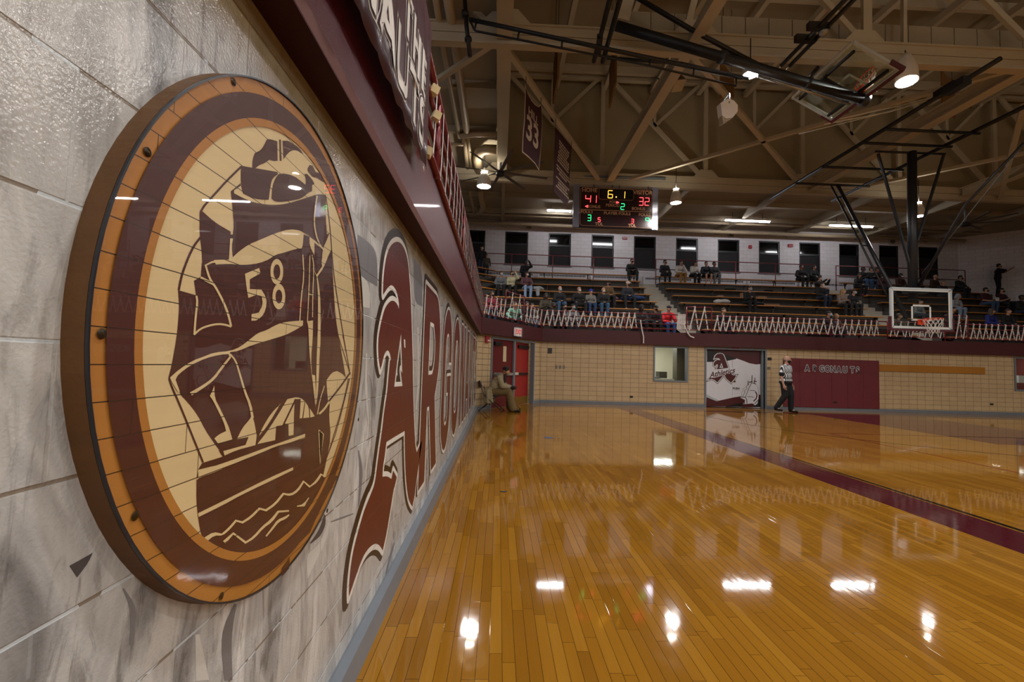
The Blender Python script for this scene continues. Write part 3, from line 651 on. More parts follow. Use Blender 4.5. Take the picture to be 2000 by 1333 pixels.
# ------------------------------------------------------------------ painted letters A R G O N A U T S
LF = Frame((WX, 0, 0), (0, 1, 0), (0, 0, 1))
k5 = lambda p: [LF.px(660 + x / 4.445, 430 + y / 4.445) for x, y in p]
k6 = lambda p: [LF.px(650 + x / 4.445, 700 + y / 4.445) for x, y in p]
k7 = lambda p: [LF.px(650 + x / 4.445, 950 + y / 4.445) for x, y in p]
A_out = k5([(510, 185), (475, 200), (445, 235), (418, 310), (402, 400), (390, 520), (388, 650), (405, 625), (430, 585), (462, 560), (492, 590), (512, 640), (526, 710), (527, 775), (515, 735), (490, 705), (462, 698), (430, 725), (400, 775), (380, 850), (360, 940), (348, 1020), (344, 1110), (350, 1220), (365, 1300), (380, 1250), (392, 1190), (410, 1145), (428, 1130), (445, 1150), (458, 1210)]) \
    + k6([(493, 20), (482, 130), (468, 300), (448, 420), (422, 640), (398, 800), (378, 960), (360, 1095), (318, 1200), (268, 1325)]) \
    + k7([(310, 100), (270, 205), (218, 380), (172, 560), (147, 720), (135, 870), (136, 960), (180, 830), (228, 690), (268, 595), (318, 525), (368, 497), (405, 515), (430, 560), (462, 420), (492, 240), (525, 30)]) \
    + k6([(535, 1110), (552, 1035), (520, 975), (506, 1050), (470, 1025), (427, 1030), (432, 940), (448, 850), (462, 728), (540, 680), (621, 632), (622, 780), (628, 1000), (642, 1160), (662, 1250), (688, 1290), (708, 1200), (718, 1110), (742, 940), (768, 760), (772, 712), (745, 770), (727, 818), (715, 770), (706, 600), (700, 450), (695, 250), (690, 10)]) \
    + k5([(650, 1330), (640, 970), (632, 720), (615, 450), (598, 320), (575, 250), (545, 200)])
A_hole = k5([(545, 985), (556, 1330)]) + k6([(585, 100), (602, 242), (530, 248), (545, 120), (556, 30)])
A_in = k5([(540, 1200)]) + k6([(590, 190), (545, 195), (562, 60)])
DROP = (-.026, .012)
def mural_letter(lb, out, holes=(), ow=.032, dw=.052, sm=0, drop=DROP):
    root = sheet('mural_letter', [out] + list(holes), M_PM, LF, .0023); root.data.name = 'mural_letter'
    tag(root, lb, 'painted letter', 'ARGONAUTS letters painted on the block wall')
    ribbon('white_outline', [out] + list(holes), ow, M_PW, LF, .0014, root)
    ribbon('dark_outline', [out] + list(holes), dw, M_PD, LF, .0006, root, drop)
    return root
mural_letter('very large curling maroon letter A painted beside the round plaque', smooth_sel(A_out), [A_hole], ow=.027, dw=.054)
sheet('a_white_tick', [k5([(568, 1035), (580, 1040), (582, 1112), (572, 1105)])], M_PW, LF, .003, bpy.data.objects['mural_letter'])  # small white tick painted inside the letter
Z0, Z1 = .30, 1.93
def blk(Y0, Y1, pts): return [(Y0 + (Y1 - Y0) * x, Z0 + (Z1 - Z0) * y) for x, y in pts]
def arc_(cx, cy, rx, ry, a0, a1, n=8): return [(cx + rx * math.cos(math.radians(a0 + (a1 - a0) * k / n)), cy + ry * math.sin(math.radians(a0 + (a1 - a0) * k / n))) for k in range(n + 1)]
Rg = [(0, 0), (.3, 0), (.3, .38), (.42, .38), (.68, 0), (1.02, 0), (.74, .42)] + arc_(.62, .70, .38, .27, -50, 0, 3) + arc_(.62, .73, .38, .27, 0, 90, 6) + [(0, 1)]
Rh = [(.3, .55), (.52, .55)] + arc_(.52, .68, .14, .12, -60, 60, 4) + [(.52, .83), (.3, .83)]
Og = arc_(.5, .72, .5, .28, 0, 180, 12) + arc_(.5, .28, .5, .28, 180, 360, 12)
Oh = arc_(.5, .70, .2, .12, 0, 180, 8) + arc_(.5, .30, .2, .12, 180, 360, 8)
Gg = arc_(.5, .72, .5, .28, 0, 180, 12) + arc_(.5, .28, .5, .28, 180, 360, 12) + [(1, .52), (.52, .52), (.52, .40), (.70, .40), (.70, .28)] + arc_(.5, .28, .2, .11, 0, -180, 6) + arc_(.5, .72, .2, .11, 180, 0, 6) + [(.70, .62), (1, .62)]
Ng = [(0, 0), (.28, 0), (.28, .58), (.66, 0), (1, 0), (1, 1), (.72, 1), (.72, .45), (.34, 1), (0, 1)]
Ag = [(0, 0), (.28, 0), (.35, .2), (.65, .2), (.72, 0), (1, 0), (.68, 1), (.32, 1)]; Ah = [(.42, .38), (.58, .38), (.5, .68)]
Ug = [(0, 1), (0, .28)] + arc_(.5, .28, .5, .28, 180, 360, 12) + [(1, 1), (.7, 1), (.7, .28)] + arc_(.5, .28, .2, .12, 0, -180, 6) + [(.3, 1)]
Tg = [(.35, 0), (.65, 0), (.65, .8), (1, .8), (1, 1), (0, 1), (0, .8), (.35, .8)]
Sg = arc_(.5, .74, .5, .26, 0, 180, 10) + arc_(.35, .60, .35, .14, 180, 260, 3) + arc_(.5, .28, .22, .16, 60, -180, 8) + [(0, .28)] + arc_(.5, .26, .5, .26, 180, 360, 10) + arc_(.65, .42, .35, .14, 0, 80, 3) + arc_(.5, .72, .22, .14, 240, 0, 8)
Sg = [(1, .74)] + arc_(.5, .74, .5, .26, 0, 180, 10)[1:] + [(.02, .56), (.2, .48), (.68, .40), (.7, .28)] + arc_(.5, .26, .2, .12, 0, -180, 6)[1:] + [(.3, .34), (0, .34)] + arc_(.5, .26, .5, .26, 180, 360, 10) + [(.98, .44), (.8, .54), (.32, .62), (.3, .74)] + arc_(.5, .74, .2, .12, 180, 0, 6)[1:] + [(.7, .68), (1, .68)]
for ch, lb, y0, y1, o_, h_ in (('R', 'second letter of the wall name, a maroon R', 3.62, 4.62, Rg, [Rh]), ('G', 'third letter, a maroon G between R and O', 4.90, 5.78, Gg, []), ('O', 'fourth letter, a maroon O', 6.02, 6.98, Og, [Oh]), ('N', 'fifth letter, a maroon N', 7.28, 8.18, Ng, []),
                              ('A', 'sixth letter, the plain small maroon A', 8.45, 9.4, Ag, [Ah]), ('U', 'seventh letter, a maroon U', 9.68, 10.5, Ug, []), ('T', 'eighth letter, a maroon T', 10.75, 11.5, Tg, []), ('S', 'last letter, a maroon S next to the corner', 11.75, 12.5, Sg, [])):
    mural_letter(lb + ' painted on the grey block wall', blk(y0, y1, o_), [blk(y0, y1, h) for h in h_], ow=.034, dw=.056, drop=(-.034, .02))
# ------------------------------------------------------------------ roof steel
Y1, Y2 = 9.75, 17.25
ZB, ZT = 8.36, 8.85
def truss(Y, x0, x1, lb, webs, gus, sy=1):
    t = empty('roof_truss', (x0, Y, ZB)); tag(t, lb, 'roof truss', 'cream steel roof trusses')
    b = MB(); b.span((x0, Y - .10, ZB), (x1, Y + .10, ZB + .04)); b.span((x0, Y - .06, ZB + .04), (x1, Y + .06, ZB + .235)); b.span((x0, Y - .02, ZB + .235), (x1, Y + .02, ZB + .25)); b.span((x0, Y - .06, ZB + .25), (x1, Y + .06, ZT - .04)); b.span((x0, Y - .10, ZT - .04), (x1, Y + .10, ZT))
    b.build('bottom_chord', M_CREAM, t, world=True)
    b = MB(); b.span((x0, Y - .1, HZ - .35), (x1, Y + .1, HZ - .02)); b.build('top_chord', M_CREAM, t, world=True)
    for p, q, w_ in webs:
        b = MB(); b.bar(p, q, w_, .09, up=(0, 1, 0)); b.build('web_member', M_CREAM, t, world=True)
    for c, s in gus:
        b = MB(); b.prism([V(c) + V((-s, -.08, 0)), V(c) + V((-s * .45, -.08, s * .6)), V(c) + V((s * .45, -.08, s * .6)), V(c) + V((s, -.08, 0))], (0, .16, 0)); b.build('gusset_plate', M_CREAM, t, world=True)
    return t
f1 = lambda x, y: at_y(x, y, Y1); f2 = lambda x, y: at_y(x, y, Y2 - .02)
webs2 = []; top2 = 12.7
nodes = [f2(x, 350).x for x in (975, 1175, 1378, 1568, 1757, 1945)]; nodes.append(nodes[-1] + 3.7); nodes.append(nodes[-1] + 3.7)
for i in range(len(nodes) - 1):
    a, c = nodes[i], nodes[i + 1]; md = (a + c) / 2
    webs2 += [((a, Y2, ZT), (a, Y2, top2), .16), ((a + .25, Y2, top2), (c - .1, Y2, ZT), .16), ((md, Y2, top2), (md, Y2, (ZT + top2) / 2 + .1), .11), ((c - .15, Y2, top2), (md, Y2, (ZT + top2) / 2 + .05), .12)]
truss(Y2, -9, 25.6, 'cream roof truss standing just behind the scoreboard', webs2, [((n, Y2 , ZT), .5) for n in nodes])
webs1 = [((-.05, Y1, ZT), (-.05, Y1, 12.6), .22), (f1(955, 47), f1(880, -20), .12), (f1(1340, 60), f1(1372, -60), .14), (f1(1215, 40), f1(1235, -40), .3), (f1(1685, 85), f1(1590, -20), .13), (f1(1692, 85), f1(1692, -30), .2), (f1(1765, 92), f1(1765, -30), .08), (f1(2000, 75), f1(1905, -20), .14), (f1(1860, 0), f1(1650, -120), .1)]
truss(Y1, -9, 25.6, 'nearest cream roof truss crossing above the folded basket', webs1, [((-.05, Y1, ZT), .55), ((4.2, Y1, ZT), .5), (tuple(f1(1685, 88)), .5)])
# bracing bars in the plane of the bottom chords
def brace(name, p, q, w_, h_, lb, cat='roof beam', group='longitudinal roof beams', m=M_CREAM):
    b = MB(); b.bar(p, q, w_, h_); return tag(b.build(name, m), lb, cat, group)
zb = 8.5
x4 = at_z(1190, 355, zb).x; x11 = at_z(1585, 372, zb).x
b = MB(); b.span((-.26, BY, ZB + .02), (.1, Y1 - .11, ZB + .06)); 
def lbeam(x, w_, lb, z=ZB + .0):
    b = MB(); b.span((x - w_ / 2, Y1 + .11, z + .1), (x + w_ / 2, Y2 - .11, z + .14)); b.span((x - .05, Y1 + .11, z + .14), (x + .05, Y2 - .11, z + .42)); b.span((x - w_ / 2, Y1 + .11, z + .42), (x + w_ / 2, Y2 - .11, z + .46))
    b.span((x - w_ / 2, -3, z + .1), (x + w_ / 2, Y1 - .11, z + .14)); b.span((x - .05, -3, z + .14), (x + .05, Y1 - .11, z + .46))
    tag(b.build('roof_beam', M_CREAM), lb, 'roof beam', 'beams running the length of the roof')
lbeam(-.08, .34, 'cream roof beam running away straight above the block wall'); lbeam(x4, .26, 'cream roof beam running away above the scoreboard'); lbeam(x11, .30, 'cream roof beam running away beside the lowered basket'); lbeam(18.2, .3, 'cream roof beam at the far right edge of the roof')
zz = 8.50
for k, (p, q, lb) in enumerate((((988, 92), (1168, 350), 'diagonal cream brace holding the two hanging maroon banners'), ((958, 88), (815, 182), 'short diagonal cream brace above the left railing'), ((1350, 103), (1562, 362), 'diagonal cream brace with the white floodlight clamped on it'), ((1232, 350), (2000, 128), 'long diagonal cream brace crossing behind the folded backboard'),
                  ((1700, 362), (2000, 300), 'diagonal cream brace low behind the lowered basket pipes'), ((2000, 205), (1952, 392), 'steep cream brace at the right edge of the picture'))):
    P_, Q_ = at_z(*p, zz), at_z(*q, zz)
    b = MB(); b.bar(P_, Q_, .13, .10); tag(b.build('roof_brace', M_CREAM), lb, 'roof brace')
# purlins under the high roof deck, deck ribs under the low ceilings
for k in range(9):
    y = 16.9 - 1.9 * k
    b = MB(); b.span((-.1, y - .07, HZ - .30), (25.55, y + .07, HZ - .01)); tag(b.build('purlin', M_CREAM), 'cream purlin running crosswise under the high roof deck', 'purlin', 'purlins under the high roof')
for x in (2.0, 3.9, 5.8, 7.7, 9.6, 11.5, 13.4, 15.3, 17.2, 19.1):
    b = MB(); b.bar((x, 17.5, HZ - .5), (x, -4, HZ - .5), .16, .22); tag(b.build('roof_joist', M_CREAM), 'cream joist running away under the high roof', 'joist', 'joists under the high roof')
for x in (0, 3.9, 7.8, 11.7, 15.6, 19.5, 23.4):
    b = MB(); b.bar((x, 17.76, ZC - .18), (x + .0, UY, ZC - .18), .16, .34); tag(b.build('ceiling_rib', M_DECK2), 'cream rib under the low ceiling over the bleachers', 'ceiling rib', 'ribs under the low ceiling')
for x in (-2.2, -4.4): 
    for y in (12.4, 15.0, 4, 7): 
        pass
for y in (20.2, 22.3, 14.6, 12.2, 6.5, 4):
    x0, x1 = (-9, 25) if y > 17.8 else (-9, -.3)
    b = MB(); b.bar((x0, y, ZC - .12), (x1, y, ZC - .12), .14, .22); tag(b.build('ceiling_rib', M_DECK2), 'cream cross rib under the low ceiling', 'ceiling rib', 'ribs under the low ceiling')
# strip of upright panels behind the nearest truss
b = MB(); x = 2.2
while x < 22: b.span((x, Y1 + .35, 8.9), (x + .54, Y1 + .40, 9.62)); x += .56
tag(b.build('panel_strip', M_DECK2), 'row of upright cream panels just above the nearest truss chord', 'panel')
# pipes
M_PIPE = mat('cream_pipe', 'a8977c', .45, var=.06)
def pipe(pts, r, lb, m=M_PIPE, nm='pipe', cat='pipe', grp=None):
    b = MB(); b.tube(pts, r, 10); return tag(b.build(nm, m), lb, cat, grp)
az = lambda pts, z: [at_z(x, y, z) for x, y in pts]
pipe(az([(848, -20), (863, 76), (897.5, 268)], 8.86), .07, 'outer thin cream pipe under the left ceiling')
pipe(az([(872, -20), (888, 80), (912, 258)], 8.86), .11, 'thick cream pipe under the left ceiling')
pipe(az([(899, 265), (925, 262), (968, 262)], 8.80), .10, 'cream cross pipe joining the roof pipes above the fan')
pipe(az([(906, 272), (914, 333)], 8.84), .08, 'short cream pipe running back past the left fan'); pipe(az([(914, 272), (921, 333)], 8.84), .06, 'second short cream pipe beside the left fan')
pipe(az([(936, 336), (932, 312), (936, 298), (948, 292), (970, 293)], 8.75), .17, 'fat bent cream duct pipe above the lit left lamp')
pipe(az([(871, 282), (905, 282)], 8.8), .06, 'short cream cross pipe beside the left railing')
pipe(az([(938, 375), (943, 405), (938, 414), (918, 419)], 8.95), .14, 'white bent pipe under the left lamp')
pipe(az([(917, 375), (927, 420)], 8.9), .06, 'thin pipe left of the white bent pipe')
pipe([(-8, 23.55, 8.72), (25, 23.55, 8.72)], .10, 'long white pipe running along the top of the far wall'); pipe([(-8, 22.7, 8.90), (25, 22.7, 8.90)], .07, 'long cream pipe under the ceiling before the far wall')
pipe(az([(1130, 345), (1300, 349)], 8.7), .05, 'thin dark rod above the scoreboard', M_GREY)
# acoustic baffles and loudspeaker hung from the roof
M_BAF = mat('tan_acoustic_board', '7d5a2c', .8, var=.15)
def baffle(px, py, Y, w_, h_, rz, lb, m=M_BAF, th=.05):
    p = at_y(px, py, Y); t = empty('acoustic_baffle', p); t.rotation_euler = (0, math.radians(0), math.radians(rz)); tag(t, lb, 'acoustic panel')
    b = MB(); b.prism([(0 - th / 2, -w_ / 2, h_ / 2), (-th / 2, w_ / 2, h_ / 2), (-th / 2, w_ / 2, -h_ / 2), (-th / 2, -w_ / 2, -h_ / 2)], (th, 0, 0)); b.build('board', m, t)
    for s_ in (-1, 1): b = MB(); b.tube([(0, s_ * w_ / 3, h_ / 2), (0, s_ * w_ / 3, HZ - .5 - p.z)], .008); b.build('hanger', M_BLACK, t)
baffle(1086, 138, 12.6, 1.25, 1.25, -1, 'tan acoustic board seen nearly edge on, left of the other one'); baffle(1197, 145, 12.6, 1.25, 1.3, -6, 'tan acoustic board seen nearly edge on above the scoreboard')
baffle(1420, 172, 13.0, 1.1, 1.1, -45, 'tan acoustic board behind the white floodlight'); baffle(1852, 186, 14.0, 1.2, 1.2, -60, 'brown acoustic board right of the bell lamp')
sp_ = empty('loudspeaker', at_y(1320, 163, 11.2)); sp_.rotation_euler = (math.radians(-35), math.radians(-20), math.radians(20)); tag(sp_, 'cream box loudspeaker tilted down from the roof truss', 'loudspeaker')
b = MB(); b.box((0, 0, 0), (.36, .3, .26)); b.build('cabinet', M_CREAM, sp_); b = MB(); b.box((0, -.155, 0), (.31, .015, .21)); b.build('grille', mat('speaker_grille', '77694f', .7), sp_)
b = MB(); b.tube([(0, .1, .1), (0, .2, .75)], .02); b.build('bracket', M_GREY, sp_)

# ------------------------------------------------------------------ ceiling fans
M_FAN = mat('grey_fan_blade', '55504a', .4, var=.05)
def fan(p, R_, lb, rod, a0=12):
    t = empty('ceiling_fan', p); tag(t, lb, 'ceiling fan')
    b = MB(); b.lathe((0, 0, -.12), [(.001, 0), (.13, .0), (.16, .06), (.14, .16), (.05, .2), (.001, .2)], 20); b.build('hub', M_BLACK, t)
    for k in range(8):
        a = math.radians(a0 + 45 * k); d = V((math.cos(a), math.sin(a), 0)); n_ = V((-d.y, d.x, 0))
        b = MB(); p0 = d * .14; p1 = d * R_
        b.add([p0 + n_ * .06, p0 - n_ * .06 + V((0, 0, .02)), p1 - n_ * .055 + V((0, 0, .02)), p1 + n_ * .055, p0 + n_ * .06 - V((0, 0, .012)), p0 - n_ * .06 + V((0, 0, .008)), p1 - n_ * .055 + V((0, 0, .008)), p1 + n_ * .055 - V((0, 0, .012))], [(0, 1, 2, 3), (7, 6, 5, 4), (0, 3, 7, 4), (1, 5, 6, 2), (0, 4, 5, 1), (3, 2, 6, 7)])
        b.build('blade', M_FAN, t)
    b = MB(); b.tube([(0, 0, .05), (0, 0, rod)], .04); b.build('rod', M_GREY, t)
fan(at_y(977, 337, 15.8), 1.75, 'large grey eight-blade ceiling fan beyond the left railing', .9); fan(at_y(1886, 437, 19.0), 1.6, 'dark ceiling fan over the bleachers right of the lowered basket mast', .9, 25)

# ------------------------------------------------------------------ backboards
M_GLASS = None
g = G('backboard_glass'); N = g.N; fr_ = g.n('Fresnel', i_IOR=1.5); tr = g.n('BsdfTransparent'); gl = g.n('BsdfGlossy', i_Roughness=.02); mxs = g.n('MixShader')
tr.inputs[0].default_value = (.86, .9, .88, 1); bf = g.n('NewGeometry'); g.L.new(g.math('MULTIPLY', fr_.outputs[0], g.math('SUBTRACT', 1, bf.outputs['Backfacing'])), mxs.inputs[0]); g.L.new(tr.outputs[0], mxs.inputs[1]); g.L.new(gl.outputs[0], mxs.inputs[2]); g.L.new(mxs.outputs[0], N['Material Output'].inputs[0]); M_GLASS = g.m
M_ALU = mat('white_board_frame', 'b9c0c2', .35, .3, var=.05); M_WLINE = mat('white_target_line', 'dcded8', .5, var=.03); M_ORANGE = mat('orange_rim', 'd8431a', .35, var=.05); M_NET = mat('white_net_cord', 'e6e1d6', .8, var=.05); M_PAD = mat('maroon_board_pad', '4c141e', .55, var=.1)
def backboard(parent, Mx, W, H, rimh, padside=.3):
    h = W / 2
    b = MB()
    for a, c in (((-h, 0), (h, 0)), ((h, 0), (h, H)), ((h, H), (-h, H)), ((-h, H), (-h, 0))): b.bar((a[0], a[1], 0), (c[0], c[1], 0), .055, .05)
    b.build('frame', M_ALU, parent, Mx, True)
    b = MB(); b.span((-h + .02, .02, -.006), (h - .02, H - .02, .006)); b.build('glass_pane', M_GLASS, parent, Mx, True)
    b = MB(); ty = rimh + .0; t = .05
    for a, c in (((-.305, ty), (.305, ty)), ((.28, ty), (.28, ty + .457)), ((.305, ty + .432), (-.305, ty + .432)), ((-.28, ty + .457), (-.28, ty))): b.bar((a[0], a[1], .009), (c[0], c[1], .009), .004, t, up=((0, 1, 0) if a[1] == c[1] else (1, 0, 0)))
    for a, c in (((-h + .05, .05), (h - .05, .05)), ((-h + .05, H - .05), (h - .05, H - .05))): b.bar((a[0], a[1], .009), (c[0], c[1], .009), .004, t, up=(0, 1, 0))
    for x in (-h + .05, h - .05): b.bar((x, .05, .009), (x, H - .05, .009), .004, t, up=(1, 0, 0))
    b.build('target_line', M_WLINE, parent, Mx, True)
    b = MB(); b.span((-h - .05, -.06, -.05), (h + .05, .0, .05)); b.span((-h - .05, 0, -.05), (-h - .02, padside, .05)); b.span((h + .02, 0, -.05), (h + .05, padside, .05)); b.build('bottom_pad', M_PAD, parent, Mx, True)
    b = MB(); b.span((-.12, rimh - .15, .01), (.12, rimh + .01, .05)); b.span((-.08, rimh - .03, .05), (.08, rimh + .005, .17)); b.build('rim_bracket', M_ORANGE, parent, Mx, True)
    cy = .15 + .229; b = MB(); b.tube([(.229 * math.cos(2 * math.pi * k / 32), rimh, cy + .229 * math.sin(2 * math.pi * k / 32)) for k in range(32)], .0095, 8, closed=True); rim = b.build('rim', M_ORANGE, parent, Mx, True)
    b = MB(); n_ = 12; rows = [(.229, 0), (.215, .09), (.175, .19), (.145, .29), (.13, .36), (.135, .43)]
    for k in range(n_):
        for sgn in (1, -1):
            pts = []
            for j, (r, d) in enumerate(rows):
                a = 2 * math.pi * (k + sgn * j * .5) / n_; pts.append((r * math.cos(a), rimh - d, cy + r * math.sin(a)))
            b.tube(pts, .0045, 5)
    return b, rim, cy
# lowered basket at the far end
HY = 13.2; hc = at_y(1798.5, 604, HY); WB = (at_y(1857, 605, HY).x - at_y(1740, 602, HY).x); HB = abs(at_y(1799, 564, HY).z - at_y(1799, 642.5, HY).z)
hp = empty('basketball_hoop', (hc.x, HY, hc.z - HB / 2)); tag(hp, 'lowered glass backboard with orange rim hanging from a black mast at the far end', 'basketball hoop')
Mx = Matrix.Translation((hc.x, HY, hc.z - HB / 2)) @ Matrix(((1, 0, 0, 0), (0, 0, -1, 0), (0, 1, 0, 0), (0, 0, 0, 1)))
nb_, rim_, _ = backboard(hp, Mx, WB, HB, at_y(1798, 625.5, HY).z - (hc.z - HB / 2), .36); nb_.build('net', M_NET, rim_, Mx, True)
MY = 13.6; ay = lambda x, y, Y=MY: at_y(x, y, Y)
ZP = 8.24; Xp1 = at_z(1740, 250, ZP).x; Xp2 = at_z(1800, 300, ZP).x + 1.45
Xp1 = at_z(1735, 248, ZP).x; Xp2 = at_z(1900, 258, ZP).x
YE = at_z(1505, 388, ZP).y
def part(name, fn, m, par): b = MB(); fn(b); return b.build(name, m, par, world=True)
M_DGREY = mat('charcoal_steel', '2b2e33', .35, .2, var=.05)
part('mast', lambda b: b.tube([ay(1781, 297), ay(1783, 585)], .125, 14), M_DGREY, hp)
part('mast_top_bar', lambda b: b.tube([ay(1710, 296), ay(1846, 301)], .035), M_BLACK, hp)
for p, q in (((1715, 300), (1777, 520)), ((1843, 303), (1792, 470))): part('side_strut', lambda b: b.bar(ay(*p), ay(*q), .07, .05), M_DGREY, hp)
zc_ = ay(1781, 300)
part('ceiling_rail', lambda b: b.tube([(Xp1, 9.2, ZP), (Xp1, YE, ZP)], .055, 10), M_BLACK, hp); part('ceiling_rail', lambda b: b.tube([(Xp2, 9.2, ZP), (Xp2, YE, ZP)], .055, 10), M_BLACK, hp)
for yy in (at_z(1735, 248, ZP).y, at_z(1692, 275, ZP).y, at_z(1608, 322, ZP).y, at_z(1565, 355, ZP).y): part('cross_pipe', lambda b: b.tube([(Xp1 - .12, yy, ZP - .07), (Xp2 + .12, yy, ZP - .07)], .042), M_BLACK, hp)
b1 = at_z(1632, 362, ZP); yb = at_z(1565, 355, ZP).y
for dx in (-.06, .06):
    x_ = hc.x + dx
P0 = at_y(1636, 362, yb); P1 = at_y(1771, 622, HY + .12); P2 = at_y(1624, 364, yb); P3 = at_y(1740, 592, HY + .35)
part('back_brace', lambda b: b.tube([P0, P1], .06), M_DGREY, hp); part('back_brace_tie', lambda b: b.tube([P2, P3], .03), M_BLACK, hp)
for k in (.1, .3, .5, .7, .88): part('brace_rung', lambda b: b.tube([P0.lerp(P1, k), P2.lerp(P3, min(1, k * 1.1))], .02), M_BLACK, hp)
part('front_brace', lambda b: b.tube([at_y(2000, 279, 10.6), at_y(1886, 400, 11.9), at_y(1794, 560, MY - .1)], [.03, .035, .05]), M_DGREY, hp)
part('cable', lambda b: b.tube([at_y(1992, 292, 10.6), at_y(1800, 535, MY - .1)], .008), M_GREY, hp)
for yy in (-.55, .55): part('mast_plate', lambda b: b.span((hc.x - .3, HY + .03, hc.z + yy - .05), (hc.x + .3, HY + .3, hc.z + yy + .05)), M_DGREY, hp)
part('clamp', lambda b: [b.box((Xp1, yy, ZP + .05), (.16, .5, .16)) for yy in (10.4,)] and b, M_BLACK, hp)
part('winch', lambda b: b.box(at_z(1868, 168, ZP - .15), (.2, .5, .18)), M_DGREY, hp)
# white straps gathered under the near rail
for k, (p, q, r) in enumerate((((1868, 177), (1640, 232), .012), ((1862, 178), (1560, 262), .010), ((1866, 180), (1610, 243), .014))):
    part('white_cord', lambda b: b.tube([at_y(*p, 11.6), at_y((p[0] + q[0]) / 2, (p[1] + q[1]) / 2 + 3 + 2 * k, 11.4), at_y(*q, 11.2)], r, 6), M_WLINE, hp)

# folded side basket
def yedge(pa, pb, L):
    a, c = ray(*pa), ray(*pb); ka, kb = a.x / a.y, c.x / c.y
    X = L / (1 / kb - 1 / ka); ya, yb = X / ka, X / kb
    return X, ya, yb, (CAMZ + a.z * ya / a.y + CAMZ + c.z * yb / c.y) / 2
Xa, ya, yb_, za = yedge((1658, 93), (1543, 199), 1.83); Xb, yc_, yd_, zb_ = yedge((1768, 121), (1631, 228), 1.83)
bc = V((Xb, (yc_ + yd_) / 2, zb_)); ad = V((Xa, (ya + yb_) / 2, za)); ly = (ad - bc); ly.y = 0; HB2 = 1.07; ly.normalize()
cen = (bc + ad) / 2; org = cen - ly * HB2 / 2; lx = V((0, 1, 0)); lz = lx.cross(ly)
Mf = Matrix.Identity(4)
for i in range(3): Mf[i][0] = lx[i]; Mf[i][1] = ly[i]; Mf[i][2] = lz[i]; Mf[i][3] = org[i]
fp = empty('basketball_hoop', org); tag(fp, 'folded-up glass backboard on a thick black mast near the roof', 'basketball hoop')
nb_, rim_, _ = backboard(fp, Mf, 1.83, HB2, .16, .25); 
# hanging net of the folded basket
b = MB(); cr = Mf @ V((0, .16, .379))
for k in range(12):
    a = 2 * math.pi * k / 12; p0 = Mf @ V((.229 * math.cos(a), .16, .379 + .229 * math.sin(a)))
    for s_ in (1, -1):
        a2 = a + s_ * .5; p1 = Mf @ V((.18 * math.cos(a2), .05, .36 + .18 * math.sin(a2))); p2 = V((cr.x + .16 + .09 * math.cos(a), cr.y + .09 * math.sin(a), cr.z - .22)); b.tube([p0, p1, p1.lerp(p2, .6) + V((.03, 0, -.02)), p2 + V((.03 * s_, .02, -.05))], .0045, 5)
b.build('net', M_NET, rim_, world=True)
FY = org.y
fy = lambda x, y, Y=None: at_y(x, y, Y or FY)
part('mast', lambda b: b.tube([fy(1203, 50), fy(1690, 196)], .105, 14), M_BLACK, fp)
part('mast_collar', lambda b: b.tube([fy(1405, 110), fy(1415, 113)], .135, 14), M_DGREY, fp); part('mast_collar', lambda b: b.tube([fy(1576, 160), fy(1581, 162)], .125, 14), M_DGREY, fp); part('mast_cap', lambda b: b.tube([fy(1682, 194), fy(1694, 197)], .125, 14), M_DGREY, fp)
part('upper_brace', lambda b: b.tube([at_y(1235, -10, FY), at_y(1350, 58, FY), at_y(1482, 128, FY)], .05), M_BLACK, fp)
LYd = FY - .35
part('ladder_brace', lambda b: b.tube([at_y(917, 38, LYd), at_y(1159, 90, LYd), at_y(1450, 152, LYd)], .042), M_BLACK, fp)
part('ladder_brace_tie', lambda b: b.tube([at_y(919, 42, LYd), at_y(926, 58, LYd), at_y(931, 61, LYd), at_y(1156, 106, LYd), at_y(1270, 129, LYd), at_y(1438, 168, LYd), at_y(1438, 152, LYd)], .022), M_BLACK, fp)
for a, c in (((930, 44), (927, 58)), ((1014, 61), (1011, 76)), ((1098, 79), (1097, 92)), ((1186, 97), (1184, 112)), ((1270, 117), (1268, 129)), ((1356, 133), (1354, 147))): part('brace_rung', lambda b: b.tube([at_y(*a, LYd), at_y(*c, LYd)], .02), M_BLACK, fp)
part('lower_link', lambda b: b.tube([at_y(1186, 113, FY - .2), at_y(1330, 124, FY - .1), at_y(1462, 154, FY)], .035), M_BLACK, fp)
part('end_post', lambda b: b.tube([at_y(907, -15, LYd), at_y(911, 50, LYd), at_y(918, 110, LYd)], .045), M_BLACK, fp); part('end_clamp', lambda b: b.tube([at_y(908, 22, LYd), at_y(909, 32, LYd)], .075), M_BLACK, fp); part('end_clamp', lambda b: b.tube([at_y(914, 74, LYd), at_y(915, 80, LYd)], .075), M_BLACK, fp)
for a, c in (((1196, -20), (1160, 120)), ((1217, -20), (1177, 121))): part('hinge_pipe', lambda b: b.tube([at_z(*a, 8.2), at_z(*c, 8.2)], .05), M_BLACK, fp)
part('hinge_block', lambda b: b.bar(at_z(1172, 70, 8.2), at_z(1168, 105, 8.2), .12, .1), M_BLACK, fp)
part('chrome_rod', lambda b: b.tube([at_y(1480, 149, FY - .1), at_y(1660, 204, FY - .1)], .026), mat('chrome_rod', '9c9a94', .18, .9, var=.05), fp)
for a, c in (((1660, -10), (1526, 128)), ((1677, -10), (1543, 128))):
    P_, Q_ = at_z(*a, 8.15), at_z(*c, 8.15); part('drop_pipe', lambda b: b.tube([P_, Q_], .042), M_BLACK, fp); part('chrome_tip', lambda b: b.tube([Q_, Q_ + (Q_ - P_).normalized() * .42], .03), _M['chrome_rod'], fp)
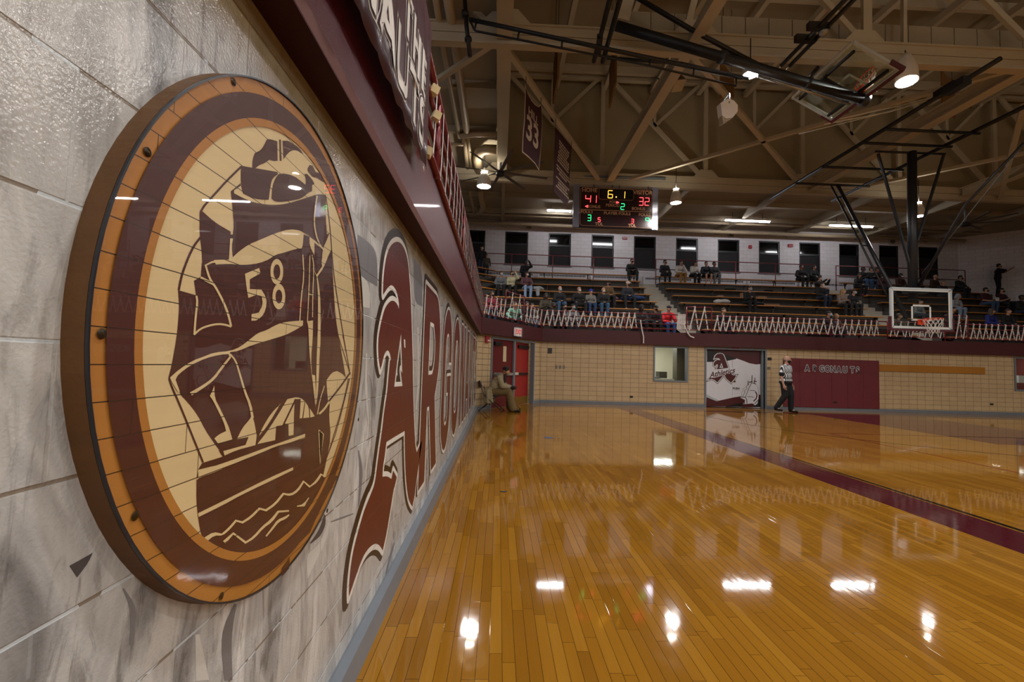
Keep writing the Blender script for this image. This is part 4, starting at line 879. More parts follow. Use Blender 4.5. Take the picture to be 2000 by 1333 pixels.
part('pipe_clamp', lambda b: b.box(at_z(1598, 52, 8.15), (.42, .1, .14)), M_BLACK, fp); part('pipe_clamp', lambda b: b.box(at_z(1573, 76, 8.15), (.42, .1, .14)), M_BLACK, fp)
part('mirror_dome', lambda b: b.ell(at_z(1609, 61, 8.1), (.1, .1, .1), 14), mat('dome_glass', '8f8f8c', .15, .6, var=.05), fp)
for yo in (.16, .93): part('board_arm', lambda b: b.bar(Mf @ V((-.82, yo, -.05)), Mf @ V((.82, yo, -.05)), .045, .05), M_BLACK, fp)
part('board_yoke', lambda b: b.bar(Mf @ V((-.0, .14, -.085)), Mf @ V((.0, .95, -.085)), .07, .05), M_BLACK, fp)
part('knob', lambda b: b.tube([fy(1582, 150), fy(1597, 132)], [.03, .045]), M_BLACK, fp)

# ------------------------------------------------------------------ scoreboard
SF = Frame((0, 17.0, 0), (1, 0, 0), (0, 0, 1))
sp9 = lambda x, y: SF.px(1100 + x / 9.09, 350 + y / 9.09)
xa, zt = sp9(300, 130); xb, zbm = sp9(1580, 880); _, zt2 = sp9(1580, 180); zt = (sp9(300, 140)[1] + sp9(1580, 185)[1]) / 2; zbm = (sp9(290, 835)[1] + sp9(1570, 885)[1]) / 2
sb_ = empty('scoreboard', ((xa + xb) / 2, 17.0, zbm)); tag(sb_, 'maroon electronic scoreboard reading HOME 41 VISITOR 32 under the roof truss', 'scoreboard')
M_SBF = mat('dark_maroon_panel', '2a0f12', .25, var=.05); M_SILV = mat('brushed_silver_wing', '8f93a6', .3, .6, var=.1); M_TXT = mat('tan_scoreboard_print', 'c0946f', .6, var=.05)
b = MB(); b.span((xa, 17.0, zbm), (xb, 17.22, zt)); b.build('cabinet', M_SBF, sb_, world=True)
for a, c in ((xa - .24, xa - .005), (xb + .005, xb + .22)): b = MB(); b.span((a, 17.03, zbm - .02), (c, 17.15, zt + .1)); b.build('side_wing', M_SILV, sb_, world=True)
def outline(pts, w_, nm='border_line', m=M_TXT, lift=.004): 
    sheet(nm, [stroke(pts + [pts[0], pts[1]], w_)], m, SF, lift, sb_)
for (a, c, e, f, r) in ((xa + .03, zbm + .03, xb - .03, zt - .03, .06), (sp9(635, 300)[0], sp9(640, 350)[1] - .02, sp9(1250, 300)[0], sp9(900, 172)[1], .06)):
    rr = [(a + r, c), (e - r, c), (e, c + r), (e, f - r), (e - r, f), (a + r, f), (a, f - r), (a, c + r)]
    b = MB()
    for k in range(8): p, q = rr[k], rr[(k + 1) % 8]; b.bar(SF.w(*p, .004), SF.w(*q, .004), .006, .022, up=(0, 1, 0) )
    b.build('border_line', M_TXT, sb_, world=True)
ym = (sp9(300, 535)[1] + sp9(1580, 592)[1]) / 2; b = MB(); b.span((xa + .03, 16.992, ym - .011), (xb - .03, 17.0, ym + .011)); b.build('divider_line', M_TXT, sb_, world=True)
b = MB(); a, c = sp9(640, 350), sp9(1250, 180); b.span((a[0], 16.996, c[1] - .38), (c[0], 17.0, c[1] - .02)); b.build('clock_panel', mat('black_display', '0b0806', .2, var=0), sb_, world=True)
for s, x, y, h in (('HOME', 470, 200, 70), ('VISITOR', 1415, 245, 68), ('BONUS', 540, 492, 52), ('BONUS', 1335, 530, 52), ('POSS', 880, 410, 38), ('PERIOD', 880, 470, 52), ('FOULS', 418, 585, 52), ('FOULS', 1445, 636, 52), ('PLAYER FOULS', 957, 612, 52), ('TOL', 636, 800, 52), ('TOL', 1222, 828, 52)):
    p = sp9(x, y); text_mesh('lettering', s, h / 9.09 * 17 / 889 / .7, M_TXT, SF, p[0], p[1], .005, sb_, sx=1, bold=.004)
    bpy.context.scene.collection.objects[-1]
SEG = {'0': 'abcdef', '1': 'bc', '2': 'abged', '3': 'abgcd', '4': 'fgbc', '5': 'afgcd', '6': 'afgedc', '7': 'abc', '8': 'abcdefg', '9': 'abcfg', '9o': 'abfgc'}
M_LR = mat('red_led', (1, .05, .06), var=0, emit=7); M_LG = mat('green_led', (.02, 1, .22), var=0, emit=4.5); M_LA = mat('amber_led', (1, .42, .04), var=0, emit=7)
def digit(ch, x0, y0, x1, y1, m):
    a, t_ = sp9(x0, y0); c, bt = sp9(x1, y1)
    wd = c - a; hh = t_ - bt; b = MB(); th = min(wd, hh) * .17 if ch != '1' else hh * .1
    if ch == '1': a = c - .55 * hh; wd = c - a
    pos = {'a': ((0, 1), (1, 1)), 'b': ((1, 1), (1, .5)), 'c': ((1, .5), (1, 0)), 'd': ((0, 0), (1, 0)), 'e': ((0, .5), (0, 0)), 'f': ((0, 1), (0, .5)), 'g': ((0, .5), (1, .5))}
    for s in SEG[ch]:
        p, q = pos[s]; sk = .06 * wd
        P_ = V((a + p[0] * wd - sk * (1 - p[1]) + sk, bt + p[1] * hh)); Q_ = V((a + q[0] * wd - sk * (1 - q[1]) + sk, bt + q[1] * hh)); d = (Q_ - P_).normalized() * th * .35
        P_ += d; Q_ -= d; b.bar(SF.w(P_.x, P_.y, .006), SF.w(Q_.x, Q_.y, .006), .008, th, up=(0, 1, 0))
    b.build('digit', m, sb_, world=True)
for ch, x0, y0, x1, y1, m_ in (('4', 395, 285, 482, 418, M_LR), ('1', 540, 290, 585, 425, M_LR), ('6', 795, 205, 872, 338, M_LA), ('1', 1040, 220, 1090, 345, M_LA), ('3', 1345, 330, 1415, 468, M_LR), ('2', 1450, 335, 1520, 470, M_LR), ('2', 1022, 438, 1082, 543, M_LG), ('3', 432, 638, 488, 742, M_LG), ('5', 616, 686, 658, 758, M_LR), ('3', 1206, 712, 1248, 784, M_LR), ('9', 1460, 690, 1518, 790, M_LG)): digit(ch, x0, y0, x1, y1, m_)
a, c = sp9(940, 320); b = MB(); b.box((a, 16.992, c), (.035, .01, .035)); b.build('decimal_point', M_LA, sb_, world=True)
for (x, y, s) in ((968, 417, 1), (413, 485, -1)):
    a, c = sp9(x, y); b = MB(); b.bar(SF.w(a - s * .045, c + .04, .006), SF.w(a + s * .045, c, .006), .008, .018, up=(0, 1, 0)); b.bar(SF.w(a - s * .045, c - .04, .006), SF.w(a + s * .045, c, .006), .008, .018, up=(0, 1, 0)); b.bar(SF.w(a - s * .045, c + .04, .006), SF.w(a - s * .045, c - .04, .006), .008, .014, up=(0, 1, 0)); b.build('arrow', M_LR, sb_, world=True)
for x in (.2, .45, .55, .95): b = MB(); xx = xa + (xb - xa) * x; b.tube([(xx, 17.1, zt), (xx, 17.1, ZB)], .015); b.build('hanger', M_BLACK, sb_, world=True)

# ------------------------------------------------------------------ hanging banners on the diagonal brace
pA, pB = at_z(988, 92, 8.45), at_z(1168, 350, 8.45); BF = Frame(pA + V((0, 0, 0)), V((pB.x - pA.x, pB.y - pA.y, 0)), (0, 0, 1))
M_BAN = mat('maroon_banner_cloth', '3c141c', .75, var=.1); M_BTX = mat('cream_banner_print', 'c9b9a6', .7, var=.05)
jl = [(1027, 170), (1030, 184), (1037, 197), (1045, 206), (1052, 210), (1056.5, 206), (1058, 235), (1057, 262), (1055, 295), (1052, 330), (1045, 318), (1033, 306), (1021, 296), (1022, 268), (1025, 236), (1026, 205)]
jb = sheet('jersey_banner', [[BF.px(*p) for p in jl]], M_BAN, BF, .0, thick=.008); tag(jb, 'maroon jersey-shaped banner with the name HILL and number 33', 'banner')
sheet('white_edging', [[BF.px(*p) for p in jl]], M_BTX, BF, .0, jb, offset=.03, thick=.003)
def on(fr, px, py): return fr.px(px, py)
a, c = on(BF, 1041, 228); text_mesh('lettering', 'HILL', .3, M_BTX, BF, a, c, .012, jb, sx=1.1, bold=.006); a, c = on(BF, 1039.5, 262); text_mesh('lettering', '33', .85, M_BTX, BF, a, c, .012, jb, sx=1.0, bold=.02)
l2 = [(1085, 249), (1116, 287), (1108.5, 404), (1080.5, 374)]
tb = sheet('text_banner', [[BF.px(*p) for p in l2]], M_BAN, BF, 0, thick=.008); tag(tb, 'long maroon banner covered in small pale lines hanging beside the scoreboard', 'banner')
q = [BF.px(*p) for p in l2]; xm = (min(p[0] for p in q) + max(p[0] for p in q)) / 2; wq = max(p[0] for p in q) - min(p[0] for p in q); zt_ = q[0][1]; zb_2 = q[3][1]
b = MB(); rr = random.Random(3)
for k in range(17):
    z = zt_ - .25 - k * (zt_ - zb_2 - .45) / 16.5
    if k in (8, 12): continue
    w_ = wq * (.45 + .3 * rr.random()) * .5
    x = xm - w_
    while x < xm + w_: L_ = .05 + rr.random() * .12; b.box((x + L_ / 2, z, .011), (L_, .05, .002)); x += L_ + .03
b.build('faded_lines', M_BTX, tb, BF.mat(0), True)
for o_, pts in ((jb, (jl[0], jl[5])), (tb, (l2[0], l2[1]))):
    b = MB()
    for p in pts: s_, h_ = BF.px(*p); b.tube([BF.w(s_, h_), BF.w(s_, 0)], .008)
    b.build('hanging_cord', M_BLACK, o_, world=True)
# ------------------------------------------------------------------ balcony railings
M_STR = mat('white_crepe_paper', 'd8d2cf', .85, var=.06)
def rail(pts, z0, z1, nb, lb, posts=(), r=.017, group='maroon balcony railings', off=0):
    """pts: xy polyline; bars from z0 to z1"""
    t = empty('railing', (pts[0][0], pts[0][1], z0)); tag(t, lb, 'railing', group)
    for k in range(nb):
        z = z0 + (z1 - z0) * k / (nb - 1); b = MB(); b.tube([(x, y, z) for x, y in pts], r * (1.2 if k in (0, nb - 1) else .8), 8); b.build('bar', M_RAIL, t, world=True)
    for x, y in posts: b = MB(); b.tube([(x, y, FT - .01), (x, y, z1)], r * 1.15, 8); b.build('post', M_RAIL, t, world=True)
    return t
def streamer(p, q, z0, z1, n, lb, nrm, seed=0, tail=None, w_=.042, group='white crepe streamers zigzagging along the railings', lean=.6, back=.05):
    """one long ribbon wound over the rail from p to q"""
    rr = random.Random(seed); p = V((*p, 0)); q = V((*q, 0)); d = (q - p); L = d.length; d.normalize(); nn = V(nrm); b = MB()
    per = L / n; pos = 0
    def rib(a, c, wd):
        t_ = (c - a).normalized(); s_ = t_.cross(nn).normalized() * wd / 2
        mid = (a + c) / 2 + nn * .004
        b.add([a - s_, a + s_, mid + s_, mid - s_, c + s_, c - s_], [(0, 1, 2, 3), (3, 2, 4, 5)])
        b.add([x - nn * .0015 for x in (a - s_, a + s_, mid + s_, mid - s_, c + s_, c - s_)], [(3, 2, 1, 0), (5, 4, 2, 3)])
    s = per * .3
    for k in range(n):
        st_ = per * (.75 + .5 * rr.random()); 
        lo = p + d * min(L, s) + V((0, 0, z0 - .015)); hi = p + d * min(L, s + st_ * lean) + V((0, 0, z1 + .015)); lo2 = p + d * min(L, s + st_) + V((0, 0, z0 - .015))
        rib(lo + nn * .022, hi + nn * .022, w_); rib(hi - nn * back * .4, lo2 - nn * back * .4, w_)
        b.box(tuple(hi), (.03, .03, w_)); s += st_
        if s > L - per * .5: break
    if tail:
        pts = [V(x) for x in tail]
        for a, c in zip(pts, pts[1:]): rib(a, c, w_ * .9)
    return tag(b.build('crepe_streamer', M_STR), lb, 'streamer', group)
RY = 16.03
rx = lambda px, py=630: at_y(px, py, RY).x
zt_lo = at_y(1400, 618, RY).z; zb_lo = at_y(1400, 646.5, RY).z; zt_hi = at_y(1365, 600.5, RY).z
ch = (FB - FA).normalized(); cn = V((-ch.y, ch.x, 0))
chp = lambda t_: (FA + (FB - FA) * t_ + cn * .05).to_2d()
def chx(px, py):      # px on the corner rail plane
    fr = Frame(FA + cn * .05, ch, (0, 0, 1)); s_ = fr.px(px, py)[0]; p = fr.w(s_, 0); return (p.x, p.y)
c0 = chp(0.02); c1_ = chx(987, 620); c2_ = chx(1023, 620); c3_ = chp(1.0)
NRM = (0, -1, 0); CNRM = tuple(-cn)
rail([c0, c1_], zb_lo, zt_lo, 4, 'short maroon rail in the corner left of the tall gate', [c1_])
streamer(c0, c1_, zb_lo, zt_lo, 5, 'white crepe streamer on the short corner rail', CNRM, 1)
rail([c1_, c2_], zb_lo, zt_hi, 5, 'tall maroon gate rail above the corner doors', [c1_, c2_])
streamer(c1_, c2_, zb_lo, zt_hi, 3, 'white crepe streamer on the tall corner gate', CNRM, 2)
xL, xG0, xG1, xH0, xH1, xH2, xH3 = c3_[0], rx(1341), rx(1390), rx(1733), rx(1745), rx(1845), rx(1890)
rail([c2_, c3_], zb_lo, zt_lo, 4, 'maroon rail right of the tall corner gate', [c3_]); streamer(c2_, c3_, zb_lo, zt_lo, 5, 'white crepe streamer right of the corner gate', CNRM, 3, lean=.7)
rail([(xL, RY), (xG0, RY)], zb_lo, zt_lo, 4, 'long maroon rail below the left bleacher block', [(rx(1099), RY), (rx(1221), RY)])
tz = lambda px, py: tuple(at_y(px, py, RY - .15))
streamer((xL, RY), (rx(1254), RY), zb_lo, zt_lo, 15, 'white crepe streamer along the left rail, its loose end hanging over the fascia', NRM, 4, tail=[tz(1251, 625), tz(1254, 645), tz(1257, 658), tz(1257, 671)])
streamer((rx(1322), RY), (rx(1339), RY), zb_lo, zt_lo, 6, 'bunched white crepe streamer left of the tall aisle gate', NRM, 5, tail=[tz(1335, 632), tz(1343, 650), tz(1348, 657), tz(1356, 660)])
rail([(xG0, RY), (xG1, RY)], zb_lo, zt_hi, 5, 'tall maroon gate rail at the foot of the concrete aisle', [(xG0, RY), (xG1, RY)]); streamer((xG0, RY), (xG1, RY), zb_lo, zt_hi, 3, 'white crepe streamer on the tall aisle gate', NRM, 6)
rail([(xG1, RY), (xH0, RY)], zb_lo, zt_lo, 4, 'long maroon rail below the middle bleacher block', [(rx(1506), RY), (rx(1621), RY), (xH0, RY)]); streamer((xG1, RY), (xH0, RY), zb_lo, zt_lo, 26, 'white crepe streamer along the middle rail', NRM, 7)
rail([(xH0, RY), (xH3, RY)], zb_lo, zt_lo, 4, 'maroon rail behind the lowered backboard', [(xH2, RY)]); streamer((xH0, RY), (xH2, RY), zb_lo, zt_lo, 8, 'white crepe streamer under the lowered backboard', NRM, 8)
rail([(xH2, RY), (xH3, RY)], zb_lo + .02, zt_hi, 5, 'tall maroon gate rail right of the lowered backboard', [(xH3, RY)]); streamer((xH2 + .3, RY), (xH3, RY), zb_lo, zt_hi, 2, 'white crepe streamer on the gate right of the backboard', NRM, 9)
rail([(xH3, RY), (RX, RY)], zb_lo, zt_lo, 4, 'maroon rail at the right edge of the picture', [(rx(1999), RY)]); streamer((xH3, RY), (rx(2060), RY), zb_lo, zt_lo, 14, 'white crepe streamer along the rail at the right edge', NRM, 10)
# left balcony rail above the block wall
LX = -.485; lz0, lz1 = 2.655, 3.17
tl = rail([(LX, -2), (LX, 12.75)], lz0, lz1, 4, 'maroon rail running away above the block wall', [(LX, y) for y in (.6, 3.2, 5.6, 8.0, 10.4, 12.7)], r=.021)
streamer((LX, 2.2), (LX, 12.6), lz0, lz1, 34, 'white crepe streamer wound along the rail above the block wall', (1, 0, 0), 11, w_=.034, lean=.18, back=.05)
M_TAPE = mat('masking_tape', 'd9c796', .6, var=.08)
for (px, py) in ((848, 177), (852, 227)): p = at_x(px, py, LX + .03); b = MB(); b.box(p, (.05, .07, .05), Euler((.2, .3, .5)).to_matrix()); tag(b.build('tape_piece', M_TAPE), 'cream wad of masking tape on the upper rail %s' % ('higher of the pair' if py == 177 else 'lower of the pair'), 'tape')
p = at_x(835, 297, LX + .03); b = MB(); b.box(p, (.05, .08, .045), Euler((.1, .4, .2)).to_matrix()); tag(b.build('tape_piece', M_TAPE), 'yellowish wad of masking tape beside the end of the vinyl banner', 'tape')
# vinyl banner hung over the left rail
XB = LX + .045
BNF = Frame((XB, 0, 0), (0, 1, 0), (0, 0, 1))
M_VIN = mat('glossy_maroon_vinyl', '43242c', .35, var=.12, bump=.15, bscale=9, coat=.15); M_VTX = mat('white_vinyl_print', 'dcd8d2', .35, var=.1, scale=20)
by1 = BNF.px(832, 330)[0]; bz0 = BNF.px(832, 331)[1]; by0 = -.4; bz1 = lz1 + .03
b = MB(); nx, nz = 90, 6; vs = []
def bx(y, z): return XB + .004 * math.sin(y * 31) * (1 - (z - bz0) / (bz1 - bz0) * .6) + .0015 * math.sin(y * 67 + z * 4)
zlow = lambda y: bz0 - (by1 - y) * .055 + .005 * math.sin(y * 34)
for i in range(nx + 1):
    y = by0 + (by1 - by0) * i / nx
    for j in range(nz + 1): z = zlow(y) + (bz1 - zlow(y)) * j / nz; vs.append((bx(y, z), y, z))
b.add(vs, [(i * (nz + 1) + j, (i + 1) * (nz + 1) + j, (i + 1) * (nz + 1) + j + 1, i * (nz + 1) + j + 1) for i in range(nx) for j in range(nz)], sm=True)
bn = b.build('vinyl_banner', M_VIN); md = bn.modifiers.new('t', 'SOLIDIFY'); md.thickness = .002
tag(bn, 'glossy maroon vinyl banner with white block lettering hung over the near left rail', 'banner')
def wrap_text(s, size, y, z, sx, al='RIGHT'):
    for nm, m_, of, dx in (('lettering_outline', M_VTX, .016, .0035), ('lettering_gap', M_VIN, .009, .0055), ('lettering', M_VTX, .001, .0075)):
        o = text_mesh(nm, s, size, m_, BNF, 0, 0, 0, bn, sx=sx, offset=of, align=al, bold=.006, spacing=1.12)
        me = o.data; bm = bmesh.new(); bm.from_mesh(me)
        for it in range(2): bmesh.ops.subdivide_edges(bm, edges=[e for e in bm.edges if e.calc_length() > .05], cuts=1)
        for v_ in bm.verts:
            yy, z2 = v_.co.x + y, v_.co.y + z
            v_.co = (yy, z2, bx(yy, z2) - XB + dx)
        bm.to_mesh(me); bm.free()
wrap_text('ARGONAUTS', .33, by1 - .14, bz0 + .14, 1.05); wrap_text('HOME OF THE', .30, by1 - .14, bz0 + .40, .98)
b = MB(); gp = at_x(827, 330, XB + .012); b.lathe(gp, [(.006, 0), (.008, .004), (.014, .003), (.015, 0)], 16, axis=(1, 0, 0)); b.build('grommet', mat('steel_grommet', 'a9a49c', .25, .9, var=0), bn, world=True)

# ------------------------------------------------------------------ bleachers at the far end
NR = 8
rowY = lambda k: 23.1 - .80 * (7 - k); rowZ = lambda k: 6.1 - .453 * (7 - k)
AX = [(6.95, 7.95), (16.5, 17.75)]
left_edge = -.35
def riser_profile():
    pts = [(LY + .25, FT - .02)]; 
    for k in range(NR): y = rowY(k) - .60; z = rowZ(k) - .453; pts += [(y, pts[-1][1]), (y, z)]
    pts += [(UY - .01, rowZ(7) - .453), (UY - .01, FT - .02)]; return pts
pp = riser_profile()
for nm, x0, x1, lb in (('bleacher_steps', -4, 6.95, 'left block of stepped concrete bleachers'), ('bleacher_steps', 7.95, 16.5, 'middle block of stepped concrete bleachers'), ('bleacher_steps', 17.75, 25.3, 'right block of stepped concrete bleachers')):
    b = MB(); b.prism([(x0, y, z) for y, z in pp], (x1 - x0, 0, 0)); tag(b.build(nm, M_CONC), lb, 'bleachers')
b = MB(); b.prism([(25.3, y, z) for y, z in pp[:-4]] + [(25.3, pp[-5][0], FT - .02)], (2.0, 0, 0)); struct(b.build('trim_13', M_CONC))
M_AISLE = mat('aisle_concrete', '9d978b', .8, var=.12, scale=4)
for (x0, x1), lb in zip(AX, ('pale concrete aisle stairs between the left and middle bleachers', 'pale concrete aisle stairs behind the lowered backboard')):
    pts = [(LY + .25, FT - .02)]
    for k in range(16): y = rowY(0) - .60 + .40 * k; z = rowZ(0) - .453 + .2265 * (k - 1); pts += [(y, pts[-1][1]), (y, z)] if k else []
    pts += [(UY - .01, pts[-1][1]), (UY - .01, FT - .02)]
    b = MB(); b.prism([(x0 + .005, y, z) for y, z in pts], (x1 - x0 - .01, 0, 0)); tag(b.build('aisle_stairs', M_AISLE), lb, 'stairs')
M_BRK = mat('bench_bracket', '2a2622', .5, var=.1)
def bench(k, x0, x1, lb, kink=False):
    y, z = rowY(k), rowZ(k); t = empty('bleacher_bench', (x0, y, z)); tag(t, lb, 'bench', 'wooden bleacher benches')
    b = MB(); b.span((x0, y - .14, z - .035), (x1, y + .12, z)); b.build('seat_plank', M_BENCH, t, world=True)
    if kink: b = MB(); a = V((x0, y - .01, z - .0175)); c = a + V((-.95, -.75 - .0 * k, 0)); b.bar(a, c, .26, .035); b.build('angled_plank', M_BENCH, t, world=True)
    n_ = max(2, int((x1 - x0) / 1.5)); b = None
    for i in range(n_):
        xx = x0 + .25 + (x1 - x0 - .5) * i / (n_ - 1); b = MB(); b.span((xx - .02, y - .10, z - .10), (xx + .02, y + .10, z - .035)); b.span((xx - .02, y + .02, z - .452), (xx + .02, y + .06, z - .10)); b.build('bracket', M_BRK, t, world=True)
ordn = ['first', 'second', 'third', 'fourth', 'fifth', 'sixth', 'seventh', 'topmost']
for k in range(NR):
    bench(k, -.25 + .0 * k, 6.95 + .0 * k, 'varnished plank bench, %s row up in the left bleacher block' % ordn[k], True); bench(k, 7.97, 16.48, 'varnished plank bench, %s row up in the middle bleacher block' % ordn[k]); bench(k, 17.78, 24.5, 'varnished plank bench, %s row up in the right bleacher block' % ordn[k])
# top walkway rails
TY = 23.38; tz0 = rowZ(7) - .453
for (x0, x1, lb) in ((-1.6, 6.95, 'two-bar maroon rail behind the left bleacher block'), (8.1, 16.6, 'two-bar maroon rail behind the middle bleacher block'), (17.75, 24.8, 'two-bar maroon rail behind the right bleacher block')):
    t = empty('railing', (x0, TY, tz0)); tag(t, lb, 'railing', 'two-bar maroon rails in front of the upper windows')
    for z in (tz0 + .9, tz0 + 1.42):
        pts = [(x0, TY, z), (x1, TY, z)] if x0 > 0 else [(x0 - 1.2, TY - 1.0, z), (x0, TY, z), (x1, TY, z)]
        b = MB(); b.tube(pts, .022); b.build('bar', M_RAIL, t, world=True)
    n_ = max(3, round((x1 - x0) / 2.2))
    for i in range(n_ + 1): x = x0 + (x1 - x0) * i / n_; b = MB(); b.tube([(x, TY, tz0), (x, TY, tz0 + 1.42)], .022); b.build('post', M_RAIL, t, world=True)
# convectors along the foot of the upper wall
M_CONV = mat('white_convector', 'c5c1c5', .5, var=.05); M_SLOT = mat('dark_slots', '1c1b1d', .7, var=0)
for i in range(9):
    x0 = -.9 + i * 2.85; t = empty('convector', (x0, UY - .12, tz0 + .35)); tag(t, 'white slotted convector at the foot of the upper window wall', 'heater', 'convectors along the upper window wall')
    b = MB(); b.span((x0, UY - .2, tz0 + .002), (x0 + 2.7, UY - .004, tz0 + .62)); b.build('casing', M_CONV, t, world=True)
    b = MB(); n_ = 30
    for j in range(n_): xx = x0 + .12 + j * .083; b.span((xx, UY - .205, tz0 + .46), (xx + .05, UY - .198, tz0 + .56))
    b.build('slots', M_SLOT, t, world=True)
# small things on the upper wall
def wallbox(nm, px, py, w_, h_, m, lb, cat, Y=UY, d=.08, sub=None):
    p = at_y(px, py, Y); b = MB(); b.span((p.x - w_ / 2, Y - d, p.z - h_ / 2), (p.x + w_ / 2, Y, p.z + h_ / 2)); o = b.build(nm, m)
    tag(o, lb, cat); 
    if sub: s_, m2, sz = sub; text_mesh('lettering', s_, sz, m2, Frame((0, Y - d, 0), (1, 0, 0), (0, 0, 1)), p.x, p.z, .003, o, bold=.002)
    return o, p
M_SPK = mat('cream_speaker_box', 'a5a096', .5); M_REDSGN = mat('red_sign_paint', '9c2f38', .5, var=.05); M_WTXT = mat('white_sign_text', 'e4dcd6', .5, var=0)
for px, py, lb in ((1033, 443, 'pale square loudspeaker box high above the upper windows on the left'), (1427, 459, 'pale square clock speaker box above the middle upper windows'), (1741, 473, 'dim square speaker box above the upper windows behind the basket mast')):
    o, p = wallbox('wall_speaker', px, py, .32, .3, M_SPK, lb, 'speaker'); b = MB(); b.lathe((p.x, UY - .085, p.z), [(.11, 0), (.12, .005), (.001, .006)], 20, axis=(0, -1, 0)); b.build('grille', mat('speaker_mesh', '6f6b64', .6), o, world=True)
wallbox('exit_sign', 1220, 466, .25, .14, M_REDSGN, 'small red EXIT sign between two upper windows', 'sign', sub=('EXIT', M_WTXT, .12)); wallbox('wall_sign', 1543, 480.5, .24, .17, M_REDSGN, 'small plain red sign right of the fourth middle window', 'sign')
wallbox('fire_alarm', 1464.5, 483, .16, .18, M_REDSGN, 'small red fire alarm box between the upper windows', 'alarm')

# ------------------------------------------------------------------ far wall fittings
M_DR = mat('maroon_door_paint', '5e171c', .35, var=.06); M_DRB = mat('bright_red_door_paint', '96201f', .35, var=.06); M_GLS = mat('wired_door_glass', 'c9bb98', .2, var=.1)  # brighter second red paints corridor light into the open leaf
# corner double doors
dd = empty('door_1', (CH0.x, CH0.y, 0)); struct(dd)
def cw(fn, nm, m, par=dd): b = MB(); fn(b); return b.build(nm, m, par, CHM, True)
fw_ = .06
cw(lambda b: (inch(b, dl, 0, dl + fw_, dt, -.12, .03), inch(b, dr - fw_, 0, dr, dt, -.12, .03), inch(b, dl + fw_, dt - fw_, dr - fw_, dt, -.12, .03)), 'door_frame', M_GREY)
dm = CF.px(1003, 730)[0]
cw(lambda b: inch(b, dm - .05, 0, dm + .05, dt - fw_, -.12, .03), 'mullion', M_GREY)
lf = cw(lambda b: inch(b, dl + fw_, .01, dm - .05, dt - fw_, -.07, -.02), 'door_leaf', M_DR)
g0 = CF.px(984, 676.5); g1 = CF.px(988.5, 707); cw(lambda b: inch(b, g0[0] - .0, g1[1], g1[0] + .02, g0[1], -.02, -.012), 'vision_panel', M_GLS, lf)
bz = CF.px(995, 731)[1]; cw(lambda b: inch(b, dl + .15, bz - .04, dm - .1, bz + .04, -.02, .05), 'push_bar', mat('steel_bar', 'b4b4b8', .3, .7), lf); cw(lambda b: inch(b, dl + .16, dt - .24, dl + .55, dt - .14, -.02, .05), 'door_closer', M_BLACK, lf)
# open right leaf, swung a little into the corridor
ang = math.radians(-16); hx = dm + .05
M2 = CHM @ Matrix.Translation((hx, 0, -.05)) @ Matrix.Rotation(-ang * -1, 4, 'Y').inverted() if False else CHM @ Matrix.Translation((hx, 0, -.05)) @ Matrix.Rotation(math.radians(6), 4, 'Y')
lw = dr - fw_ - hx - .02
b = MB(); b.span((0, .01, -.045), (lw, dt - fw_ - .01, 0)); rl = b.build('door_leaf', M_DRB, dd, M2, True); rl['label'] = 'red leaf standing ajar, coloured brighter as if lit from the corridor'
b = MB(); b.span((.02, .02, 0), (lw - .02, .27, .004)); b.build('kick_plate', mat('brass_kick_plate', '8f6c24', .35, .5, var=.2), rl, M2, True)
b = MB(); b.span((.0, bz - .03, 0), (.33, bz + .05, .05)); b.build('push_bar', mat('pale_push_bar', 'd6d2c8', .3, .2), rl, M2, True); b = MB(); b.span((.33, bz - .025, 0), (lw - .12, bz + .035, .06)); b.build('bar_housing', M_BLACK, rl, M2, True)
b = MB(); b.span((.3, dt - .26, 0), (lw - .1, dt - .16, .06)); b.build('door_closer', M_BLACK, rl, M2, True); b = MB(); b.span((.03, 1.35, 0), (.1, 1.95, .004)); b.build('vision_panel', M_GLS, rl, M2, True)
# lit corridor behind the corner doors
M_HALL = mat('pale_corridor_wall', 'cbbf9f', .7, var=.05); M_HL = mat('lit_ceiling_panel', (1, .96, .88), var=0, emit=9)
b = MB(); inch(b, dl - .3, -.02, dr + .5, .0, -2.6, -.12); inch(b, dl - .4, 0, dl - .3, 2.6, -2.6, -.2); inch(b, dr + .5, 0, dr + .6, 2.6, -2.6, -.2); inch(b, dl - .4, 0, dr + .6, 2.6, -2.7, -2.6); inch(b, dl - .4, 2.5, dr + .6, 2.6, -2.6, -.2); struct(b.build('wall_corridor', M_HALL, M=CHM))
b = MB(); inch(b, dm, 2.44, dm + .5, 2.49, -1.6, -.9); tag(b.build('corridor_light', M_HL, M=CHM), 'lit ceiling panel inside the corridor behind the corner doors', 'ceiling light')
